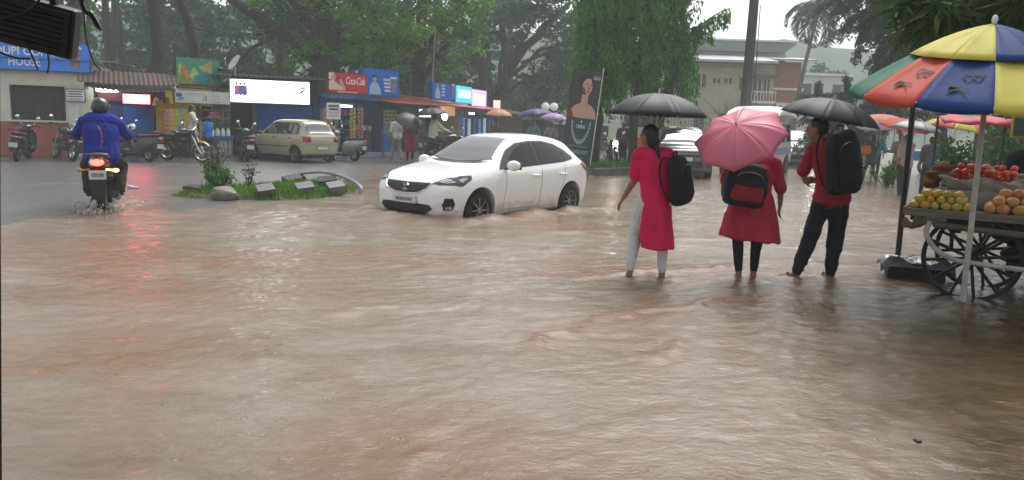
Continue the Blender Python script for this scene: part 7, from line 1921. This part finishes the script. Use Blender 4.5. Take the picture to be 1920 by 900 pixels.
# dark crate under the cart end
t = thing('crate', 'dark crate wrapped in plastic sheet under the left end of the cart', 'crate', (4.42, 8.35, 0), R_(-20))
MB().box((0, 0, .06), (.56, .36, .24)).build('box', mat('crate_dark', (.02, .018, .016), .5, var=.3), t, bev=.01)
mb = MB(); P = []
for i in range(9): P.append([(-.36+.09*i, -.24+.08*j, .20+.05*math.sin(i*1.1)*math.sin(j*1.3)-.06*((j in (0, 6))+(i in (0, 8)))) for j in range(7)])
mb.grid(P).build('plastic_sheet', mat('wet_plastic', (.10, .115, .13), .12, var=.3, spec=.8), t, thick=.006)
mb = MB(); rr = np.random.default_rng(4)
for i in range(14): mb.ell((rr.uniform(-.5, .6), rr.uniform(-.15, .15), rr.uniform(-.16, .16)), (rr.uniform(.12, .24), .15, rr.uniform(.07, .14)), 10, 7)
o = put('tarpaulin_bundle', organic(mb, .02, 2), mat('dark_tarpaulin', (.016, .014, .013), .5, var=.4, scale=6, bump=.4)); o.location = (3.92+1.25*math.cos(CA)-.5*math.sin(CA), 7.68+1.25*math.sin(CA)+.5*math.cos(CA), .46); o.rotation_euler.z = CA
tag(o, 'dark tarpaulin bundle slung under the deck of the fruit cart', 'bundle')
# black support pole
t = thing('support_pole', 'thin black upright pole behind the left end of the cart', 'pole', (4.55, 9.0, -.1), 0)
MB().cyl((0, 0, 0), (-.01, 0, 2.12), .032).build('shaft', BLACK, t); MB().cyl((-.01, 0, 2.0), (-.01, 0, 2.14), .045).build('collar', BLACK, t)
# low foam crate wall behind the mangoes
def cart_pt(x, y, z):
    return (3.92 + x*math.cos(CA) - y*math.sin(CA), 7.68 + x*math.sin(CA) + y*math.cos(CA), z)
t = thing('foam_box', 'off white foam box behind the piled mangoes', 'box', cart_pt(.18, .52, CZ+.003), CA)
FO = mat('dirty_foam', (.36, .35, .32), .8, var=.2, scale=5)
MB().box((.75, 0, .09), (1.5, .03, .18)).build('front', FO, t, smooth=False, bev=.006); MB().box((.75, .36, .09), (1.5, .03, .18)).build('back', FO, t, smooth=False, bev=.006)
for x_ in (.015, 1.485): MB().box((x_, .18, .09), (.03, .33, .18)).build('end', FO, t, smooth=False, bev=.006)
MB().box((.75, .18, .14), (1.44, .33, .03)).build('lid', FO, t, smooth=False)
# fruit
def fruit_mesh(rx, ry, rz, beak):
    bm = bmesh.new(); bmesh.ops.create_uvsphere(bm, u_segments=14, v_segments=9, radius=1)
    for v in bm.verts:
        x, y, z = v.co
        k = 1+.10*x
        v.co = Vector((x*rx+beak*max(0, x)**3*rx, y*ry*k, z*rz*k+.12*rz*x*x))
    me = bpy.data.meshes.new('fruit'); bm.to_mesh(me); bm.free(); me.polygons.foreach_set('use_smooth', [True]*len(me.polygons)); return me
def fruits(region, rows, mats, dims, name, labels, group, jitter=.012, base=CZ+.002, tiers=3):
    x0, x1, y0, y1 = region; n = 0
    mes = []
    for m_ in mats:
        me = fruit_mesh(*dims); me.materials.append(m_); mes.append(me)
    pit = dims[0]*1.72; pity = dims[1]*1.8
    for tier in range(tiers):
        ins = tier*.5
        nx, ny = int((x1-x0)/pit)-tier, int((y1-y0)/pity)-tier
        for j in range(max(ny, 0)):
            for i in range(max(nx, 0)):
                if tier == tiers-1 and random.random() < .3: continue
                if random.random() < .05: continue
                o = put(name, random.choice(mes), None)
                o.location = cart_pt(x0+(i+.5+ins)*pit+random.uniform(-jitter, jitter), y0+(j+.5+ins)*pity+random.uniform(-jitter, jitter), base+dims[2]*.97+tier*dims[2]*1.42)
                o.rotation_euler = (random.uniform(-.4, .4), random.uniform(-.3, .3), random.uniform(0, 6.28)); s_ = random.uniform(.9, 1.1); o.scale = (s_, s_, s_)
                tag(o, labels[tier] % ('front row' if j == 0 else 'second row' if j == 1 else 'rows behind'), 'mango', group)
def MG(k, c, c2): return mat('mango_'+k, c, .35, var=.5, scale=9, col2=c2)
fruits((.02, .62, .03, .42), 0, [MG('y', (.58, .33, .03), (.62, .40, .05)), MG('y2', (.52, .36, .05), (.42, .36, .06)), MG('yg', (.40, .38, .06), (.55, .38, .05))], (.052, .040, .040, .10), 'mango', ['yellow mango in the bottom layer of the left pile, %s', 'yellow mango in the middle layer of the left pile, %s', 'yellow mango on top of the left pile, %s'], 'yellow mangoes on the cart')
fruits((.66, 1.75, .03, .42), 0, [MG('r', (.58, .24, .09), (.62, .36, .10)), MG('r2', (.60, .30, .08), (.45, .34, .10)), MG('r3', (.55, .17, .08), (.60, .32, .10))], (.064, .052, .050, .10), 'mango', ['large blushed mango in the bottom layer of the right pile, %s', 'large blushed mango in the middle layer of the right pile, %s', 'large blushed mango on top of the right pile, %s'], 'blushed mangoes on the cart', tiers=3)
# tomatoes in an open plastic bag on the foam box
t = thing('plastic_bag', 'crumpled translucent plastic bag holding red tomatoes', 'bag', cart_pt(.62, .70, CZ+.16), CA)
P = []
for i in range(11):
    f_ = i/10
    P.append([((.30+.10*f_)*(1+.07*math.sin(5*a+i*.9)+.05*math.sin(11*a+2*i))*math.cos(a), (.155+.05*f_)*(1+.09*math.sin(7*a+i))*math.sin(a), .015+.13*f_**.8+.025*math.sin(6*a+.5*i)*f_+.10*max(0, math.sin(a))*f_) for a in np.linspace(0, 2*PI, 40, endpoint=False)])
MB().grid(P, cv=True).build('film', mat('bag_film', (.50, .50, .48), .25, var=.2, transl=.5, spec=.6), t, thick=.003, angle=80)
tm = []
for c_ in ((.56, .035, .02), (.50, .06, .025), (.62, .10, .04)):
    me = fruit_mesh(.037, .037, .033, 0); me.materials.append(mat('tomato%d' % int(c_[0]*100), c_, .2, var=.15)); tm.append(me)
r = np.random.default_rng(12); pl = []
for tier in range(4):
    tries = 0
    while tries < 260:
        tries += 1
        x_, y_ = r.uniform(-.27, .27), r.uniform(-.13, .13); z_ = .05+.052*tier
        if (x_/.29)**2+(y_/.145)**2 > 1-.09*tier: continue
        if any((x_-a)**2+(y_-b)**2+(z_-c_)**2 < .066**2 for a, b, c_ in pl): continue
        pl.append((x_, y_, z_))
for k, (x_, y_, z_) in enumerate(pl):
    o = put('tomato', tm[k % 3], None); o.location = cart_pt(.62+x_, .70+y_, CZ+.16+z_+.055); o.rotation_euler = (r.uniform(-.5, .5), r.uniform(-.5, .5), r.uniform(0, 6))
    tag(o, 'red tomato %s in the %s third of the plastic bag' % ('on top of the heap' if z_ > .19 else 'near the top of the heap' if z_ > .14 else 'low in the heap', 'left' if x_ < -.09 else 'middle' if x_ < .09 else 'right'), 'tomato', 'tomatoes in the plastic bag')
mb = MB()
for i in range(8): mb.ell((r.uniform(-.12, .14), r.uniform(-.06, .06), .05+.03*i), (r.uniform(.06, .12), .06, r.uniform(.03, .06)), 10, 7)
o = put('sacking', organic(mb, .014, 1), mat('brown_sacking', (.16, .075, .045), .85, var=.4, scale=9, bump=.4)); o.location = cart_pt(.18, .74, CZ+.16); tag(o, 'crumpled brown sacking left of the tomato bag', 'cloth')

# ---- big striped parasol, twelve panels and a raised cap
def parasol():
    t = thing('parasol', 'large vented parasol in yellow, blue, red and green over the fruit cart', 'parasol', (4.13, 6.95, 2.51), 0)
    ax = Vector((-.027, -.155, 1)).normalized()
    z = ax; x = Vector((1, 0, 0)); x = (x - z*x.dot(z)).normalized(); y = z.cross(x)
    Mx = Matrix((x, y, z)).transposed(); t.rotation_euler = Mx.to_euler()
    def cl(k, c): return mat('parasol_'+k, c, .55, var=.16, scale=4, transl=.10, bump=.15, bscale=14)
    Y, B, Rd, G, W_ = cl('yellow', (.27, .148, .003)), cl('blue', (.012, .045, .18)), cl('red', (.38, .014, .012)), cl('green', (.012, .13, .075)), cl('white', (.45, .47, .52))
    cols = {155: G, 185: Rd, 215: B, 245: Y, 275: B, 305: G, 335: Rd, 5: B, 35: Y, 65: G, 95: Rd, 125: W_}
    R = 1.08; DROP = .58
    def prof(v, sag): 
        if v <= .92:
            q = v/.92; return R*(.06+.94*q), -DROP*q + .045*math.sin(PI*q)
        q = (v-.92)/.08; return R*(1.0+.012*q), -DROP-.075*q
    for a0, m_ in cols.items():
        P = []
        for j in range(18):
            v = j/17
            r_, z_ = prof(v, 0)
            A = Vector((r_*math.cos(R_(a0)), r_*math.sin(R_(a0)), z_)); Bv = Vector((r_*math.cos(R_(a0+30)), r_*math.sin(R_(a0+30)), z_))
            row = []
            for q in range(9):
                u_ = q/8; p = A.lerp(Bv, u_); s4 = 4*u_*(1-u_)
                p.z -= .035*s4*math.sin(PI*min(v, .92)/.92)
                if v > .92: p.z += (1-s4)*.03*(v-.92)/.08
                row.append(p)
            P.append(row)
        MB().grid(P).build('panel', m_, t, thick=.003, angle=60)
        MB().tube([(prof(v, 0)[0]*math.cos(R_(a0)), prof(v, 0)[0]*math.sin(R_(a0)), prof(v, 0)[1]-.012) for v in np.linspace(.03, .92, 8)], .006, 5).build('rib', STEEL, t)
    for k in range(12):
        a0 = 155+30*k
        m_ = Y if k < 3 else (B if k < 6 else (Y if k < 9 else B))
        P = []
        for j in range(8):
            v = j/7; r_ = .02+.60*v; z_ = .012-.12*v-.15*v*v
            A = Vector((r_*math.cos(R_(a0)), r_*math.sin(R_(a0)), z_)); Bv = Vector((r_*math.cos(R_(a0+30)), r_*math.sin(R_(a0+30)), z_))
            P.append([A.lerp(Bv, q/6)+Vector((0, 0, -.015*4*(q/6)*(1-q/6)*math.sin(PI*v))) for q in range(7)])
        MB().grid(P).build('cap_panel', m_, t, thick=.003, angle=60)
    MB().ell((0, 0, .05), (.025, .025, .04)).build('finial', WHITE, t)
    # hand-painted initials on the red and blue panels
    INK = mat('marker_ink', (.012, .012, .025), .6, var=0)
    for a0, jit in ((185, .06), (215, -.04)):
        am = R_(a0+15)
        rad = Vector((math.cos(am)*R*.94, math.sin(am)*R*.94, -DROP)).normalized()           # down the slope
        tan = Vector((-math.sin(am), math.cos(am), 0)); nrm = rad.cross(tan)
        for ch, rr, off in (('B', .69, .05), ('K', .86, -.01)):
            o = lettering(ch, 0, 0, 0, .11, .15, INK, t, off=-.008, name='painted_letter', shear=.2)
            r_, z_ = prof(.92*rr, 0)
            c_ = Vector((r_*.966*math.cos(am), r_*.966*math.sin(am), z_-.035*math.sin(PI*rr))) + nrm*.014 + tan*off
            ux = (rad + tan*jit).normalized(); uz = (tan - rad*jit).normalized()
            o.matrix_local = Matrix.Translation(c_ - ux*.055 - uz*.075) @ Matrix((ux, -nrm, uz)).transposed().to_4x4()
    # pole: back to world axes through the inverse of the tilt
    inv = Mx.inverted()
    foot = inv @ (Vector((4.23, 7.08, -.12)) - Vector((4.13, 6.95, 2.51)))
    MB().tube([(0, 0, .02), foot*.5, foot], [.022, .024, .026], 10).build('pole', WPIPE, t)
    return t
parasol()
tag(MB().tube([(3.20, 7.42, 1.93), (3.205, 7.42, 1.80), (3.19, 7.42, 1.66)], .004, 5).build('cord', BLACK), 'thin black cord hanging from the left edge of the striped parasol', 'cord')
# red tarpaulin and yellow-framed board behind the cart
t = thing('red_awning', 'small red tarpaulin awning behind the fruit cart', 'awning', (7.1, 13, 0), R_(-10))
P = [[(.14*i, .25*j, 1.80+.10*j/3+.02*math.sin(i*1.7+j)-(.05 if j == 0 else 0)) for i in range(9)] for j in range(4)]
MB().grid(P).build('cloth', mat('red_tarp', (.48, .035, .06), .5, var=.25, scale=4, transl=.2), t, thick=.004)
for x_ in (.03, 1.09): MB().bar((x_, .4, -.1), (x_, .4, 1.88), .03).build('post', DARK_TIN, t)
s, sw, sh = signboard('framed_board', 'dark board in a yellow frame at the right edge above the vendor', (5.66, 8.95), (6.3, 8.7), 1.55, 2.02, mat('board_teal', (.04, .07, .075), .4, var=.4, scale=6), mat('yellow_frame', (.50, .42, .06), .5), .04, group=None)
MB().bar((.5, .05, -1.7), (.5, .05, 0), .04).build('post', DARK_TIN, s)
t = thing('maroon_stall', 'low stall with a dull maroon wall far behind the fruit cart', 'stall', (14.2, 23.2, 0), R_(-20))
MB().box((1.2, .6, 1.1), (3.0, 1.2, 2.2)).build('wall', mat('stall_maroon', (.16, .05, .05), .7, var=.3), t, smooth=False)
corrugated(-.6, 3.2, -.6, 2.2, 1.5, 2.5, 'roof', DARK_TIN, t)
shrub('leafy_bush', 'grey green leafy bush seen between the parasol poles', (8.6, 15.2, -.05), 1.55, .42, 97, 1600, LEAF_C, .13, 'bush', 18)
shrub('leafy_bush', 'dark bush right of the white parasol pole behind the tomatoes', (10.2, 16.4, -.05), 1.7, .55, 99, 2200, LEAF_C, .14, 'bush', 20)

# ------------------------------------------------------------------ splashes
def splash(label, pts, n, h, spread, seed):
    r = np.random.default_rng(seed); mb = MB()
    for i in range(n):
        c = pts[r.integers(len(pts))]
        q = r.random()**2
        s_ = r.uniform(.006, .020)*(1.2-q)
        mb.ell((c[0]+r.normal()*spread, c[1]+r.normal()*spread, c[2]+q*h), (s_, s_, s_*r.uniform(1, 2.2)), 6, 4)
    return tag(mb.build('splash', mat('splash_water', (.58, .54, .50), .15, var=.2, spec=.7, transl=.4)), label, 'splash', kind='stuff')
splash('muddy spray thrown up round the rear wheel of the ridden motorcycle', [(-6.16, 11.35, .02), (-6.4, 11.45, .02), (-6.0, 11.5, .02), (-6.26, 11.3, .03)], 150, .22, .09, 1)


# ------------------------------------------------------------------ litter afloat and loose wires over the shops
def litter(label, loc, size, m, seed):
    r = np.random.default_rng(seed); mb = MB()
    for i in range(5): mb.ell((r.normal()*size*.5, r.normal()*size*.4, r.random()*size*.25), (size*r.uniform(.25, .5), size*r.uniform(.2, .4), size*r.uniform(.08, .2)), 8, 6)
    o = put('litter', organic(mb, size*.09, 1), m); o.location = loc; tag(o, label, 'litter')
litter('crumpled white litter lying on the wet road behind the motorcycle', (-7.5, 15.2, .03), .16, mat('litter_white', (.5, .5, .48), .6), 1)
litter('dark sodden leaf litter floating at the lower right', (2.1, 3.75, .008), .03, mat('litter_dark', (.02, .022, .018), .5), 2)
litter('pale scrap floating near the traffic island', (-6.9, 13.2, .02), .09, mat('litter_white', (.5, .5, .48), .6), 3)
for k, (a, b, sag, lb) in enumerate((((-16.5, 26, 3.7), (-9.9, 28.2, 3.0), .35, 'thin sagging wire from the coffee house roof to the shutter shop'), ((-10.4, 28.4, 3.1), (-4.7, 31.6, 3.35), .25, 'thin wire running above the white sign to the blue drink board'), ((-6, 31, 2.9), (-1.5, 41, 3.2), .4, 'thin wire sagging over the red kiosk roof'), ((-14.2, 30.8, 5.2), (-7.9, 32.8, 4.9), .5, 'thin wire strung between the tree trunks'))):
    a, b = Vector(a), Vector(b)
    tag(MB().tube([a.lerp(b, f)-Vector((0, 0, sag*math.sin(PI*f))) for f in np.linspace(0, 1, 14)], .012, 5).build('wire', BLACK), lb, 'wire', 'wires over the shops')
# ------------------------------------------------------------------ rain haze
hz = MB().box((0, 118, 15), (520, 290, 34)).build('haze', None, smooth=False)
hm = bpy.data.materials.new('rain_haze'); hm.use_nodes = True
t = hm.node_tree
t.nodes.remove(t.nodes['Principled BSDF'])
pv = t.nodes.new('ShaderNodeVolumePrincipled')
pv.inputs['Color'].default_value = (0.88, 0.965, 0.96, 1)
pv.inputs['Density'].default_value = 0.0026
pv.inputs['Anisotropy'].default_value = 0.0
t.links.new(pv.outputs[0], t.nodes['Material Output'].inputs['Volume'])
hz.data.materials.append(hm)
hz['kind'] = 'stuff'
